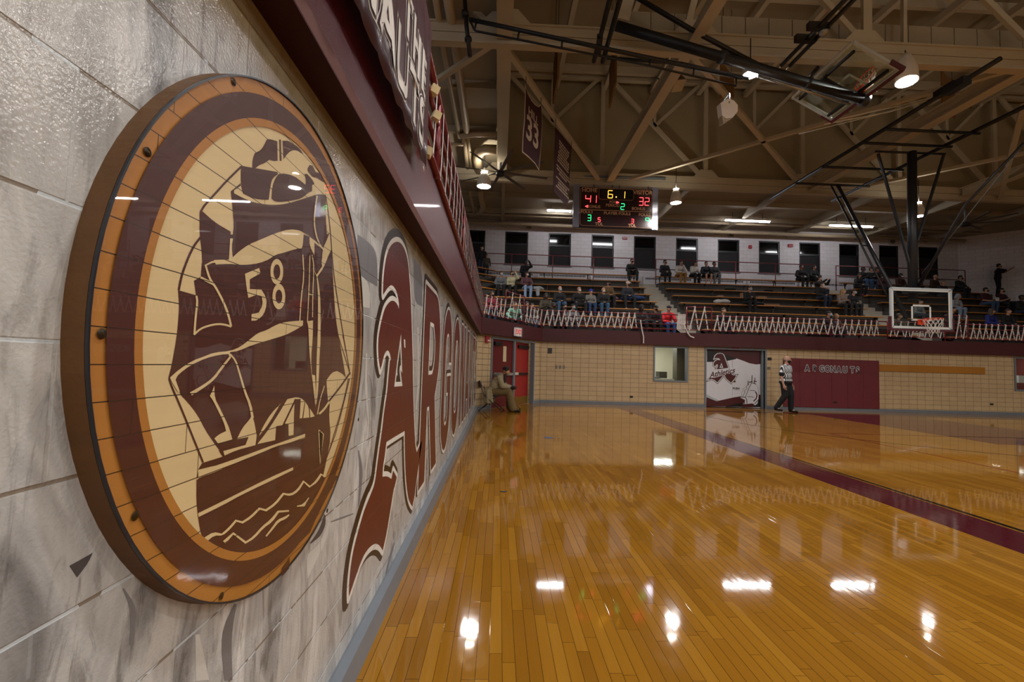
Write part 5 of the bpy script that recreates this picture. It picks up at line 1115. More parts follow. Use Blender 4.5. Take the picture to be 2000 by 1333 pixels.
# office behind the far window
b = MB(); X0, X1, Yb = wx0 - 1.4, wx1 + .6, LY + 2.6
b.span((X0, Yb, 0), (X1 + 3, Yb + .1, 2.5)); b.span((X0 - .1, LY + .2, 0), (X0, Yb, 2.5)); b.span((X0, LY + .2, 2.28), (X1, Yb, 2.36)); b.span((X0, LY + .2, 0), (X1, Yb, .02)); b.span((X1, LY + .2, 0), (X1 + .1, Yb, 2.4))
struct(b.build('wall_office', mat('office_wall', 'd4cfc0', .7, var=.05)))
b = MB(); b.span((wx0 - .3, LY + .9, 2.2), (wx1, LY + 1.6, 2.25)); tag(b.build('office_light', M_HL), 'lit ceiling panel inside the office behind the far window', 'ceiling light')
def win(n, x0, x1, z0, z1, extra=None):
    t = empty('window_%d' % n, (x0, LY, z0)); struct(t); b = MB(); f_ = .055
    for a, c in (((x0, z0), (x1, z0 + f_)), ((x0, z1 - f_), (x1, z1)), ((x0, z0 + f_), (x0 + f_, z1 - f_)), ((x1 - f_, z0 + f_), (x1, z1 - f_))): b.span((a[0], LY - .03, a[1]), (c[0], LY + .15, c[1]))
    b.build('window_frame', M_GREY, t, world=True); b = MB(); b.span((x0 + f_, LY + .08, z0 + f_), (x1 - f_, LY + .086, z1 - f_)); b.build('pane', M_GLASS, t, world=True); return t
win(13, wx0, wx1, wz0, 2.14); win(14, vx0, vx1, vz0, 2.14)
M_CAB = mat('dark_cabinet', '3b3a38', .5); b = MB(); b.span((wx1 - .6, LY + 1.2, 0), (wx1 - .30, LY + 1.6, 1.22)); tag(b.build('file_box', M_CAB), 'dark box standing inside the office behind the far window', 'box')
b = MB(); b.span((wx1 - .2, LY + .5, 0), (wx1 + .3, LY + .9, 2.2)); tag(b.build('office_cabinet', mat('olive_grey_cabinet', '5a574c', .5)), 'tall grey cabinet at the right inside the office window', 'cabinet')
b = MB(); b.span((wx0 + .1, LY + .35, .7), (wx1 - .35, LY + 1.0, .97)); tag(b.build('desk', mat('pale_desk', 'b8b2a4', .5)), 'pale desk just inside the office window', 'desk'); b = MB(); b.ell((wx0 + .3, LY + .55, .985), (.18, .1, .045)); tag(b.build('bag', M_BLACK), 'black bag lying on the office desk', 'bag')
b = MB(); b.span((vx0 - .5, LY + 2.0, 0), (vx1 + .5, LY + 2.1, 2.5)); b.span((vx0 - .6, LY + .2, 0), (vx0 - .5, LY + 2.1, 2.5)); b.span((vx1 + .5, LY + .2, 0), (vx1 + .6, LY + 2.1, 2.5)); b.span((vx0 - .5, LY + .2, 2.28), (vx1 + .5, LY + 2.1, 2.34)); b.span((vx0 - .5, LY + .2, -.01), (vx1 + .5, LY + 2.1, .0)); struct(b.build('wall_concession', mat('maroon_stall_wall', '73322f', .6)))
b = MB(); b.span((vx0 + .2, LY + .7, 2.2), (vx1, LY + 1.1, 2.25)); tag(b.build('stall_light', M_HL), 'lit ceiling panel in the room behind the window at the right edge', 'ceiling light')
p = at_y(1990.5, 741, LY + .8); b = MB(); b.box(p, (.26, .2, .28)); tag(b.build('white_box', mat('white_plastic', 'dcdcdc', .4)), 'white box behind the window at the right edge of the picture', 'box')
p = at_y(1990.5, 709, LY + 1.9); b = MB(); b.tube([(p.x + .1 * math.cos(2 * math.pi * k / 20), LY + 1.968, p.z + .1 * math.sin(2 * math.pi * k / 20)) for k in range(20)], .035, 8, closed=True); tag(b.build('wreath', mat('dark_red_ring', '43121a', .6)), 'dark red ring ornament behind the window at the right edge', 'ornament')

# painted double doors
d2 = empty('door_2', ((qx0 + qx1) / 2, LY, 0)); struct(d2); b = MB()
b.span((qx0 - .06, LY - .03, 0), (qx0, LY + .2, qz + .07)); b.span((qx1, LY - .03, 0), (qx1 + .06, LY + .2, qz + .07)); b.span((qx0, LY - .03, qz), (qx1, LY + .2, qz + .07)); b.build('door_frame', M_GREY, d2, world=True)
DY = LY + .14; DF = Frame((0, DY, 0), (1, 0, 0), (0, 0, 1)); d10 = lambda pts: [DF.px(1370 + x / 10.254, 670 + y / 10.254) for x, y in pts]
xs0 = qx0 + .005; xm_ = DF.px(1430.3, 760)[0]; xs1 = DF.px(1485, 760)[0]
M_DW = mat('white_door_wrap', 'd5d6dc', .35, var=.03); M_DM = mat('maroon_door_wrap', '471318', .35, var=.05); M_DK = mat('black_door_wrap', '0b0a0c', .35, var=0)
l1 = part('door_leaf', lambda b: b.span((xs0, DY, .02), (xm_ - .004, DY + .05, qz)), M_DW, d2); l2_ = part('door_leaf', lambda b: b.span((xm_ + .004, DY, .02), (xs1, DY + .05, qz)), M_DW, d2); part('side_jamb', lambda b: b.span((xs1, DY - .08, 0), (qx1, DY + .05, qz)), M_GREY, d2)
def clipx(pts): return [(min(max(x, xs0), xs1), min(max(y, .02), qz)) for x, y in pts]
sh = [0]
def art(pts, m, px=True, off=0, holes=()):
    sh[0] += 1; q = clipx(d10(pts)) if px else pts
    return sheet('door_art', [q] + [clipx(d10(h)) for h in holes], m, DF, .001 + .00035 * sh[0], l1, offset=off)
art([(110, 120), (560, 120), (700, 325), (530, 360), (400, 378), (110, 385)], M_DK); art([(170, 120), (1190, 120), (1190, 425), (1100, 435), (960, 410), (860, 370), (735, 325), (480, 240)], M_DM)
art([(100, 1085), (300, 1170), (640, 1095), (800, 1070), (1190, 1040), (1190, 1290), (95, 1290)], M_DM); art([(480, 1290), (640, 1235), (800, 1205), (1190, 1130), (1190, 1290)], M_DK); art([(100, 1030), (230, 1100), (340, 1150), (300, 1170), (100, 1090)], mat('pale_grey_wrap', 'a9b3ba', .35, var=.05))
AO = [(378, 215), (320, 222), (275, 260), (255, 320), (300, 305), (355, 312), (378, 350), (320, 340), (270, 370), (245, 410), (245, 450), (275, 480), (290, 440), (325, 430), (330, 460), (310, 520), (240, 600), (190, 640), (140, 745), (200, 722), (260, 745), (318, 795), (425, 670), (455, 640), (500, 720), (590, 800), (660, 720), (700, 650), (640, 650), (610, 640), (590, 600), (535, 500), (450, 260), (420, 225)]
art(AO, M_DK, off=.045); art(AO, M_DW, off=.028); art(AO, M_DM); art([(400, 400), (435, 500), (360, 500)], M_DW); art([(398, 440), (412, 480), (382, 480)], M_DK)
art([(90, 700), (170, 600), (230, 545), (400, 520), (560, 500), (670, 510), (680, 590), (560, 620), (440, 650), (260, 700), (150, 700)], M_DW)
pA_ = d10([(405, 605)])[0]; th_ = math.radians(13)
tf = Frame(DF.w(pA_[0], pA_[1]), (math.cos(th_), 0, math.sin(th_)), (-math.sin(th_), 0, math.cos(th_)))
text_mesh('script_lettering', 'Athletics', .27, M_DM, tf, 0, 0, .009, l1, shear=.45, sx=.98, bold=.005)
a, c = d10([(694, 918)])[0]; text_mesh('lettering', 'PUSH', .105, M_DK, DF, a, c, .003, l2_, bold=.004)
shp = [(990, 800), (1080, 830), (1110, 860), (1130, 940), (1145, 1020), (1140, 1120), (1120, 1220), (1070, 1255), (1020, 1215), (930, 1225), (830, 1230), (860, 1140), (775, 1100), (810, 1060), (805, 1000), (840, 960), (830, 920), (870, 910), (900, 860), (940, 850), (950, 805)]
art(shp, M_DK, off=.008); art(shp, M_DW)
for pts, wd in (([(1010, 800), (970, 860), (930, 960), (890, 1060), (870, 1100)], 10), ([(905, 870), (910, 920), (870, 950), (860, 1010), (820, 1080)], 9), ([(775, 1088), (880, 1092), (905, 1140), (910, 1220)], 13), ([(860, 1140), (850, 1225)], 22), ([(965, 955), (1030, 955), (1085, 970)], 9), ([(920, 1080), (1000, 1085), (1050, 1090)], 9), ([(1080, 980), (1110, 1040), (1095, 1120), (1040, 1170)], 24), ([(1140, 1140), (1060, 1225)], 12), ([(1012, 650), (1005, 800)], 13), ([(1068, 700), (1062, 820)], 14), ([(935, 760), (925, 860)], 12), ([(950, 790), (1020, 770)], 14), ([(1040, 770), (1105, 775)], 18), ([(1020, 800), (1090, 825)], 10)): art(stroke(pts, wd), M_DM if wd > 13 else M_DK)
art([(800, 1240), (940, 1222), (1050, 1225), (1040, 1290), (810, 1290)], M_DM)
a, c = d10([(664, 775)])[0]; b = MB(); b.lathe((a, DY - .001, c), [(.001, .035), (.03, .03), (.03, .005), (.04, 0)], 16, axis=(0, -1, 0)); b.build('lock', mat('brass_lock', '7a5a22', .35, .7), l2_, world=True)
a, c = FW.px(1435.5, 680.8); b = MB(); b.span((a - .13, LY - .034, c - .03), (a + .13, LY - .03, c + .03)); b.build('header_sign', mat('pinkish_label', '8d5560', .5), d2, world=True)
# behind the doors
b = MB(); b.span((qx0 - .1, LY + .25, 0), (qx1 + .1, LY + .3, 2.3)); struct(b.build('wall_closet', M_BLACK))

# wall pads
PF2 = Frame((0, LY - .06, 0), (1, 0, 0), (0, 0, 1)); px0 = PF2.px(1531, 750)[0]; px1 = PF2.px(1718, 750)[0]; pz0 = .10; pz1 = PF2.px(1717, 705)[1]
M_WPAD = mat('maroon_vinyl_pad', '651b26', .45, var=.1, bump=.08, bscale=5)
for i in range(6):
    a = px0 + (px1 - px0) * i / 6; c = px0 + (px1 - px0) * (i + 1) / 6; b = MB(); b.span((a + .002, LY - .055, pz0), (c - .002, LY - .002, pz1)); o = b.build('wall_pad', M_WPAD)
    md = o.modifiers.new('b', 'BEVEL'); md.width = .008; md.segments = 2
    tag(o, 'maroon vinyl wall pad, %s from the left in the row of six behind the referee' % ordn[i].replace('sixth', 'last'), 'wall pad', 'maroon wall pads')
    if i == 0: pad0 = o
M_PL = mat('silver_pad_letters', 'c4bfc2', .4, var=.05)
SPF = Frame((0, LY - .057, 0), (1, 0, 0), (0, 0, 1))
pads = [o for o in COL.objects if o.name.startswith('wall_pad')]
for ch_, px_, py_ in (('A', 1576.5, 720), ('R', 1591.5, 720.5), ('G', 1605, 721), ('O', 1616, 721.5), ('N', 1627, 722), ('A', 1638.5, 722.5), ('U', 1650.5, 723), ('T', 1664.5, 723.5), ('S', 1675, 724)):
    a, c = SPF.px(px_, py_); i = min(5, int((a - px0) / ((px1 - px0) / 6))); par = pads[i]
    text_mesh('letter_edge', ch_, .30, M_PL, SPF, a, c, .003, par, offset=.016, sx=.80, bold=.012); text_mesh('letter', ch_, .30, mat('dark_grey_letter', '34303a', .4), SPF, a, c, .0045, par, sx=.80, bold=.007)
# wooden board on the tiles, small plates
zw = [at_y(1720, 712, LY), at_y(1720, 725.5, LY), at_y(1923, 731.5, LY)]
b = MB(); b.span((px1 + .02, LY - .025, zw[1].z + .0), (zw[2].x, LY - .001, zw[0].z)); tag(b.build('wooden_board', mat('amber_board', 'a86f22', .35, var=.2, scale=3, stretch=(.5, 6, 6))), 'long amber wooden board fixed on the tan tiles right of the pads', 'board')
def plate(nm, px, py, w_, h_, m, lb, cat): return wallbox(nm, px, py, w_, h_, m, lb, cat, Y=LY, d=.02)
M_PLT = mat('dark_bronze_plate', '37302a', .4, .3); M_STL = mat('steel_plate', '75706a', .35, .5)
plate('wall_plate', 1074, 685.5, .15, .19, M_PLT, 'dark square plate on the tiles right of the corner doors', 'plate')
for px_, w in ((1086.5, 'left'), (1093.8, 'middle'), (1101.3, 'right')): plate('switch_plate', px_, 717.5, .07, .12, M_STL, 'steel switch plate, %s of the three on the tiles' % w, 'switch')
plate('outlet', 1233, 775.5, .11, .065, M_BLACK, 'black outlet low on the tiles below the office window', 'outlet'); plate('outlet', 1936.5, 790, .11, .06, M_BLACK, 'black outlet low on the tiles at the far right', 'outlet')
plate('card_reader', 1502.8, 701.5, .14, .1, M_BLACK, 'black box on the tiles right of the painted doors', 'box'); plate('switch_plate', 1501.5, 719.5, .1, .09, M_STL, 'framed switch plate right of the painted doors', 'switch')
b = MB(); a, c = SPF.px(1631, 786.5); b.span((a - .07, LY - .064, c - .03), (a + .07, LY - .056, c + .03)); b.build('outlet_cutout', M_BLACK, pads[3], world=True)
# exit sign on the corner fascia, fire bell on the tiles
EF = Frame(FA, FB - FA, (0, 0, 1)); EM = EF.mat(0); a, c = EF.px(1008, 649); b = MB(); b.span((a - .19, c - .13, .03), (a + .19, c + .13, .10)); ex = b.build('exit_sign', mat('lit_exit_face', 'd9c8c0', .5, emit=.25, var=.03), M=EM)
tag(ex, 'caged EXIT sign on the maroon fascia above the corner doors', 'sign'); b = MB(); b.span((a - .15, c - .1, 0), (a + .15, c + .1, .03)); b.build('mount', M_GREY, ex, EM, True); ex.children[0].matrix_parent_inverse = wmat(ex).inverted()
text_mesh('lettering', 'EXIT', .19, mat('red_exit_letters', (.9, .06, .06), var=0, emit=.5), EF, a, c, .102, ex, bold=.006)
b = MB()
for k in range(5): x = a - .21 + .105 * k; b.tube([(x, c - .15, .0), (x, c - .15, .125), (x, c + .15, .125), (x, c + .15, .0)], .005, 5)
for k in range(4): z = c - .15 + .1 * k; b.tube([(a - .21, z, .125), (a + .21, z, .125)], .005, 5)
b.build('wire_guard', M_GREY, ex, EM, True)
a, c = CF.px(950, 663); b = MB(); inch(b, a - .09, c - .1, a + .09, c + .09, 0, .06); fb = b.build('fire_bell', M_REDSGN, M=CHM); tag(fb, 'red fire alarm box on the tiles left of the corner doors', 'alarm'); b = MB(); inch(b, a - .02, c - .06, a + .06, c - .02, .06, .075); b.build('strobe', M_WTXT, fb, CHM, True)
# ------------------------------------------------------------------ people
class Blob:
    """overlapping limbs and lumps, fused by voxel remeshing into one continuous surface"""
    def __init__(s): s.b = MB()
    def cap(s, p, q, r1, r2, flat=1):
        p, q = V(p), V(q); n = 6; pts = []; rs = []
        d = (q - p); L = max(d.length, 1e-4); d.normalize()
        for k in range(4): a = math.pi / 2 * (1 - k / 4); pts.append(p - d * r1 * math.sin(a)); rs.append(max(.001, r1 * math.cos(a)))
        pts.append(p); rs.append(r1); pts.append(q); rs.append(r2)
        for k in range(1, 5): a = math.pi / 2 * k / 4; pts.append(q + d * r2 * math.sin(a)); rs.append(max(.001, r2 * math.cos(a)))
        s.b.tube(pts, rs, 12); return s
    def ch(s, pts, rs):
        for i in range(len(pts) - 1): s.cap(pts[i], pts[i + 1], rs[i], rs[i + 1])
        return s
    def ell(s, c, r, R=None): s.b.ell(c, r, 14, R=R); return s
    def mesh(s, name, vox=.018, sm=2):
        me = bpy.data.meshes.new(name); me.from_pydata(s.b.v, [], s.b.f)
        bm = bmesh.new(); bm.from_mesh(me); bmesh.ops.remove_doubles(bm, verts=bm.verts, dist=1e-6); bm.to_mesh(me); bm.free()
        o = bpy.data.objects.new(name, me); COL.objects.link(o)
        r = o.modifiers.new('r', 'REMESH'); r.mode = 'VOXEL'; r.voxel_size = vox; r.use_smooth_shade = True
        if sm: k = o.modifiers.new('s', 'SMOOTH'); k.factor = .5; k.iterations = sm
        out = eval_mesh(o, name); bpy.data.objects.remove(o); bpy.data.meshes.remove(me); out.materials.clear(); return out
def hand(b, w_, dirv, palm_n, side, curl=.5, s=1.0):
    """palm and five separate bent fingers; w_ wrist, dirv pointing direction, palm_n palm normal, side = thumb side"""
    d = V(dirv).normalized(); n = V(palm_n).normalized(); t = V(side).normalized()
    p = V(w_) + d * .05 * s
    for k in (-1, 0, 1): b.cap(V(w_) + t * .012 * k * s, V(w_) + d * .085 * s + t * .026 * k * s, .019 * s, .016 * s)
    for k, L in ((-1.45, .062), (-.5, .078), (.5, .082), (1.4, .073)):
        a = V(w_) + d * .09 * s + t * .022 * k * s; m1 = a + (d * math.cos(curl * .5) + n * math.sin(curl * .5)) * L * .5 * s + t * .003 * k; e = m1 + (d * math.cos(curl * 1.4) + n * math.sin(curl * 1.4)) * L * .5 * s
        b.cap(a, m1, .0095 * s, .0088 * s); b.cap(m1, e, .0088 * s, .0075 * s)
    a = V(w_) + d * .03 * s + t * .028 * s; m1 = a + (d * .6 + t * .7 + n * .25).normalized() * .04 * s; e = m1 + (d * .9 + t * .2 + n * .4).normalized() * .032 * s
    b.cap(a, m1, .013 * s, .010 * s); b.cap(m1, e, .010 * s, .008 * s)
ARMS = {'lap': ((.25, -.10, .24), (.055, -.34, .20)), 'knees': ((.26, -.16, .27), (.14, -.42, .19)), 'phone': ((.23, -.16, .22), (.045, -.36, .30)), 'chin': ((.17, -.34, .24), (.03, -.24, .53)), 'up': ((.27, -.20, .52), (.13, -.16, .78)), 'wide': ((.30, -.12, .28), (.20, -.38, .17)), 'down': ((.26, .02, .22), (.27, -.06, .00)), 'film': ((.20, -.30, .42), (.08, -.52, .58))}
def skel(st, arms, lean, hy, legs='sit', tilt=0):
    J = {}
    base = .0 if st == 'sit' else .93 - .09
    J['pel'] = V((0, 0, .09 + base)); L_ = V((0, -math.sin(lean), math.cos(lean)))
    P_ = J['pel']; J['belly'] = P_ + L_ * .17; J['chest'] = P_ + L_ * .34; J['nb'] = P_ + L_ * .47; J['nt'] = P_ + L_ * .56 + V((0, -.015, 0)); J['head'] = P_ + L_ * .60 + V((0, -.03, .055))
    J['up'] = L_; J['base'] = base
    for s, sd in ((1, 'L'), (-1, 'R')):
        a = arms if isinstance(arms, str) else arms[0 if s > 0 else 1]
        e, h = ARMS[a]; J['sh' + sd] = P_ + L_ * .43 + V((s * .175, 0, 0))
        off = V((0, -math.sin(lean) * .25, base)); J['el' + sd] = V((s * e[0], e[1], e[2])) + off; J['ha' + sd] = V((s * h[0], h[1], h[2])) + V((0, 0, base)) + (V((0, -math.sin(lean) * .45, 0)) if a in ('chin', 'up', 'film') else V((0, 0, 0)))
        J['hp' + sd] = P_ + V((s * .09, 0, -.01))
        if st == 'sit': k = {'sit': ((.13, -.44, .10), (.12, -.40, -.37)), 'wide': ((.22, -.42, .10), (.19, -.44, -.37)), 'back': ((.10, -.43, .10), (.09, -.26, -.36))}[legs]; J['kn' + sd] = V((s * k[0][0], k[0][1], k[0][2])); J['an' + sd] = V((s * k[1][0], k[1][1], k[1][2]))
        else: J['kn' + sd] = V((s * .10, -.03, .50)); J['an' + sd] = V((s * .11, .02, .09))
    J['hy'] = hy; J['tilt'] = tilt
    return J
def head_R(J): return Matrix.Rotation(J['hy'], 3, 'Z') @ Matrix.Rotation(J['tilt'], 3, 'X')
def add_head(b, J, detail=False):
    H = J['head']; R = head_R(J)
    b.cap(J['nb'] - V((0, 0, .03)), J['nt'], .062, .055); b.cap(J['nt'], H + R @ V((0, -.01, -.03)), .055, .055)
    b.ell(H + R @ V((0, .012, .03)), (.077, .095, .090), R); b.ell(H + R @ V((0, -.025, -.02)), (.062, .068, .085), R); b.ell(H + R @ V((0, -.045, -.075)), (.035, .036, .028), R)
    b.cap(H + R @ V((0, -.095, .02)), H + R @ V((0, -.112, -.012)), .009, .014)
    for s in (-1, 1): b.ell(H + R @ V((s * .078, .01, -.002)), (.010, .020, .030), R)
    if detail: b.cap(H + R @ V((-.03, -.088, .035)), H + R @ V((.03, -.088, .035)), .011, .011); b.cap(H + R @ V((-.02, -.088, -.045)), H + R @ V((.02, -.088, -.045)), .009, .009)
def body_mesh(J, build=1, fingers=False, vox=.018):
    b = Blob(); w_ = build
    b.ell(J['pel'], (.15 * w_, .11 * w_, .11)); b.ell(J['belly'], (.135 * w_, .10 * w_, .13)); b.ell(J['chest'], (.155 * w_, .105 * w_, .14)); b.cap(J['shL'], J['shR'], .055, .055); b.cap(J['shL'] * .3 + J['nb'] * .7, J['nb'], .06, .05)
    for sd in 'LR':
        s = 1 if sd == 'L' else -1
        b.cap(J['sh' + sd], J['el' + sd], .048, .038); b.cap(J['el' + sd], J['ha' + sd], .038, .026)
        if fingers: dv = (J['ha' + sd] - J['el' + sd]).normalized(); hand(b, J['ha' + sd], dv, V((-s * .9, -.2, 0)), V((0, -1, 0)), .55)
        else:
            dv = (J['ha' + sd] - J['el' + sd]).normalized(); b.cap(J['ha' + sd], J['ha' + sd] + dv * .075, .034, .022); b.cap(J['ha' + sd] + dv * .02, J['ha' + sd] + dv * .05 + V((-s * .03, -.02, .01)), .014, .012)
        b.cap(J['hp' + sd], J['kn' + sd], .085, .055); b.cap(J['kn' + sd], J['an' + sd], .055, .036); b.cap(J['an' + sd], J['an' + sd] + V((s * .02, -.14, -.05)), .034, .028)
    add_head(b, J, fingers); return b.mesh('person_body', vox)
def top_mesh(J, build=1, sleeve='long', infl=.018, length=1, vox=.018, hood=False):
    b = Blob(); w_ = build; i = infl
    b.ell(J['pel'] + J['up'] * .04, (.155 * w_ + i, .115 * w_ + i, .11 + .02 * length)); b.ell(J['belly'], (.145 * w_ + i, .108 * w_ + i, .14)); b.ell(J['chest'], (.16 * w_ + i, .11 * w_ + i, .13 + i)); b.cap(J['shL'], J['shR'], .058 + i, .058 + i); b.cap(J['nb'] - J['up'] * .05, J['nb'] + J['up'] * .015, .075 + i, .062 + i * .5)
    for sd in 'LR':
        if sleeve == 'long': b.cap(J['sh' + sd], J['el' + sd], .058 + i, .048 + i); b.cap(J['el' + sd], J['ha' + sd], .048 + i, .034 + i * .6)
        else: m = J['sh' + sd].lerp(J['el' + sd], .72); b.cap(J['sh' + sd], m, .062 + i, .060 + i)
    if length > 1: 
        for sd in 'LR': b.cap(J['hp' + sd], J['hp' + sd].lerp(J['kn' + sd], .5), .10 + i, .10 + i)
    if hood: b.ell(J['nb'] + V((0, .07, .03)), (.11, .07, .07))
    return b.mesh('upper_garment', vox)
def leg_mesh(J, build=1, short=False, infl=.016, vox=.018):
    b = Blob(); i = infl; b.ell(J['pel'] - J['up'] * .02, (.155 * build + i, .115 * build + i, .10))
    for sd in 'LR':
        b.cap(J['hp' + sd], J['kn' + sd] if not short else J['hp' + sd].lerp(J['kn' + sd], .85), .088 + i, .062 + i)
        if not short: b.cap(J['kn' + sd], J['an' + sd] + V((0, 0, .01)), .060 + i, .044 + i)
    return b.mesh('trousers', vox)
def shoe_mesh(J, sd, vox=.014):
    s = 1 if sd == 'L' else -1; a = J['an' + sd]; b = Blob(); fz = a.z - .075
    b.cap((a.x, a.y + .03, fz + .035), (a.x + s * .025, a.y - .17, fz + .022), .042, .036); b.ell((a.x, a.y, fz + .06), (.045, .06, .05)); return b.mesh('shoe', vox)
def hair_mesh(J, kind):
    H = J['head']; R = head_R(J); b = Blob()
    if kind in ('short', 'curly'): k = .012 if kind == 'curly' else 0; b.ell(H + R @ V((0, .022, .045 + k)), (.085 + k, .10 + k, .088 + k), R); b.ell(H + R @ V((0, .06, -.01)), (.072, .05, .06), R)
    elif kind == 'long': b.ell(H + R @ V((0, .022, .045)), (.088, .102, .09), R); b.cap(H + R @ V((.05, .05, 0)), H + R @ V((.07, .05, -.22)), .05, .04); b.cap(H + R @ V((-.05, .05, 0)), H + R @ V((-.07, .05, -.22)), .05, .04); b.cap(H + R @ V((0, .07, 0)), H + R @ V((0, .08, -.24)), .06, .05)
    elif kind == 'beanie': b.ell(H + R @ V((0, .012, .055)), (.088, .104, .088), R); b.cap(H + R @ V((-.06, -.04, .045)), H + R @ V((.06, -.04, .045)), .035, .035)
    elif kind == 'cap': b.ell(H + R @ V((0, .012, .055)), (.086, .102, .078), R); b.cap(H + R @ V((-.025, -.10, .055)), H + R @ V((-.02, -.155, .045)), .022, .018); b.cap(H + R @ V((.025, -.10, .055)), H + R @ V((.02, -.155, .045)), .022, .018)
    elif kind == 'hood': b.ell(H + R @ V((0, .03, .03)), (.105, .115, .125), R); b.ell(H + R @ V((0, .05, -.08)), (.10, .09, .08), R)
    elif kind == 'bald': b.ell(H + R @ V((0, .06, -.015)), (.079, .045, .04), R)
    return b.mesh('hair', .014)
def mask_mesh(J):
    H = J['head']; R = head_R(J); b = Blob(); b.ell(H + R @ V((0, -.058, -.035)), (.060, .052, .052), R); b.cap(H + R @ V((0, -.10, -.025)), H + R @ V((0, -.095, -.06)), .020, .020); return b.mesh('face_mask', .012)
_T = {}
def cached(key, fn):
    if key not in _T: _T[key] = fn(); _T[key].materials.append(None)
    return _T[key]
def put(name, me, m, parent=None):
    o = bpy.data.objects.new(name, me); COL.objects.link(o); o.material_slots[0].link = 'OBJECT'; o.material_slots[0].material = m
    if parent: o.parent = parent
    return o
def cloth(hexc): return mat('cloth_' + hexc, hexc, .85, var=.25, scale=9)
SKIN = {'l': mat('skin_light', 'a87f68', .55, var=.08), 'm': mat('skin_tan', '8a604a', .55, var=.08), 'd': mat('skin_dark', '4a3127', .5, var=.08)}
HAIRC = {'k': mat('black_hair', '0f0d0c', .6), 'b': mat('brown_hair', '33231a', .6), 'y': mat('blond_hair', '8a6d44', .6), 'g': mat('grey_hair', '6d6862', .6)}
def person(lb, loc, rz, st='sit', arms='lap', lean=.18, hy=.3, tilt=.1, legs='sit', build=1, top='20202a', bot='14151a', hair='short', hc='k', mask=None, skin='l', shoe='18181a', sleeve='long', short=False, sc=1, hood=False, hatc=None, long_=1, group='spectators in the far bleachers'):
    J = skel(st, arms, lean, hy, legs, tilt); key = (st, arms, lean, hy, legs, tilt, build)
    o = put('person', cached(('b',) + key, lambda: body_mesh(J, build)), SKIN[skin]); o.location = loc; o.rotation_euler = (0, 0, rz); o.scale = (sc,) * 3; tag(o, lb, 'person', group)
    put('jacket' if sleeve == 'long' else 'shirt', cached(('t', sleeve, hood, long_) + key, lambda: top_mesh(J, build, sleeve, hood=hood, length=long_)), cloth(top), o)
    put('trousers' if not short else 'shorts', cached(('l', short) + key, lambda: leg_mesh(J, build, short)), cloth(bot), o)
    for sd in 'LR': put('shoe', cached(('s', sd) + key, lambda: shoe_mesh(J, sd)), cloth(shoe), o)
    if hair: put({'cap': 'cap', 'beanie': 'knit_hat', 'hood': 'hood'}.get(hair, 'hair'), cached(('h', hair) + key, lambda: hair_mesh(J, hair)), cloth(hatc) if hatc else HAIRC[hc], o)
    if mask: put('face_mask', cached(('m',) + key, lambda: mask_mesh(J)), cloth(mask), o)
    return o
WM, BM, KM = 'c9c9cc', '7fa8c0', '101012'
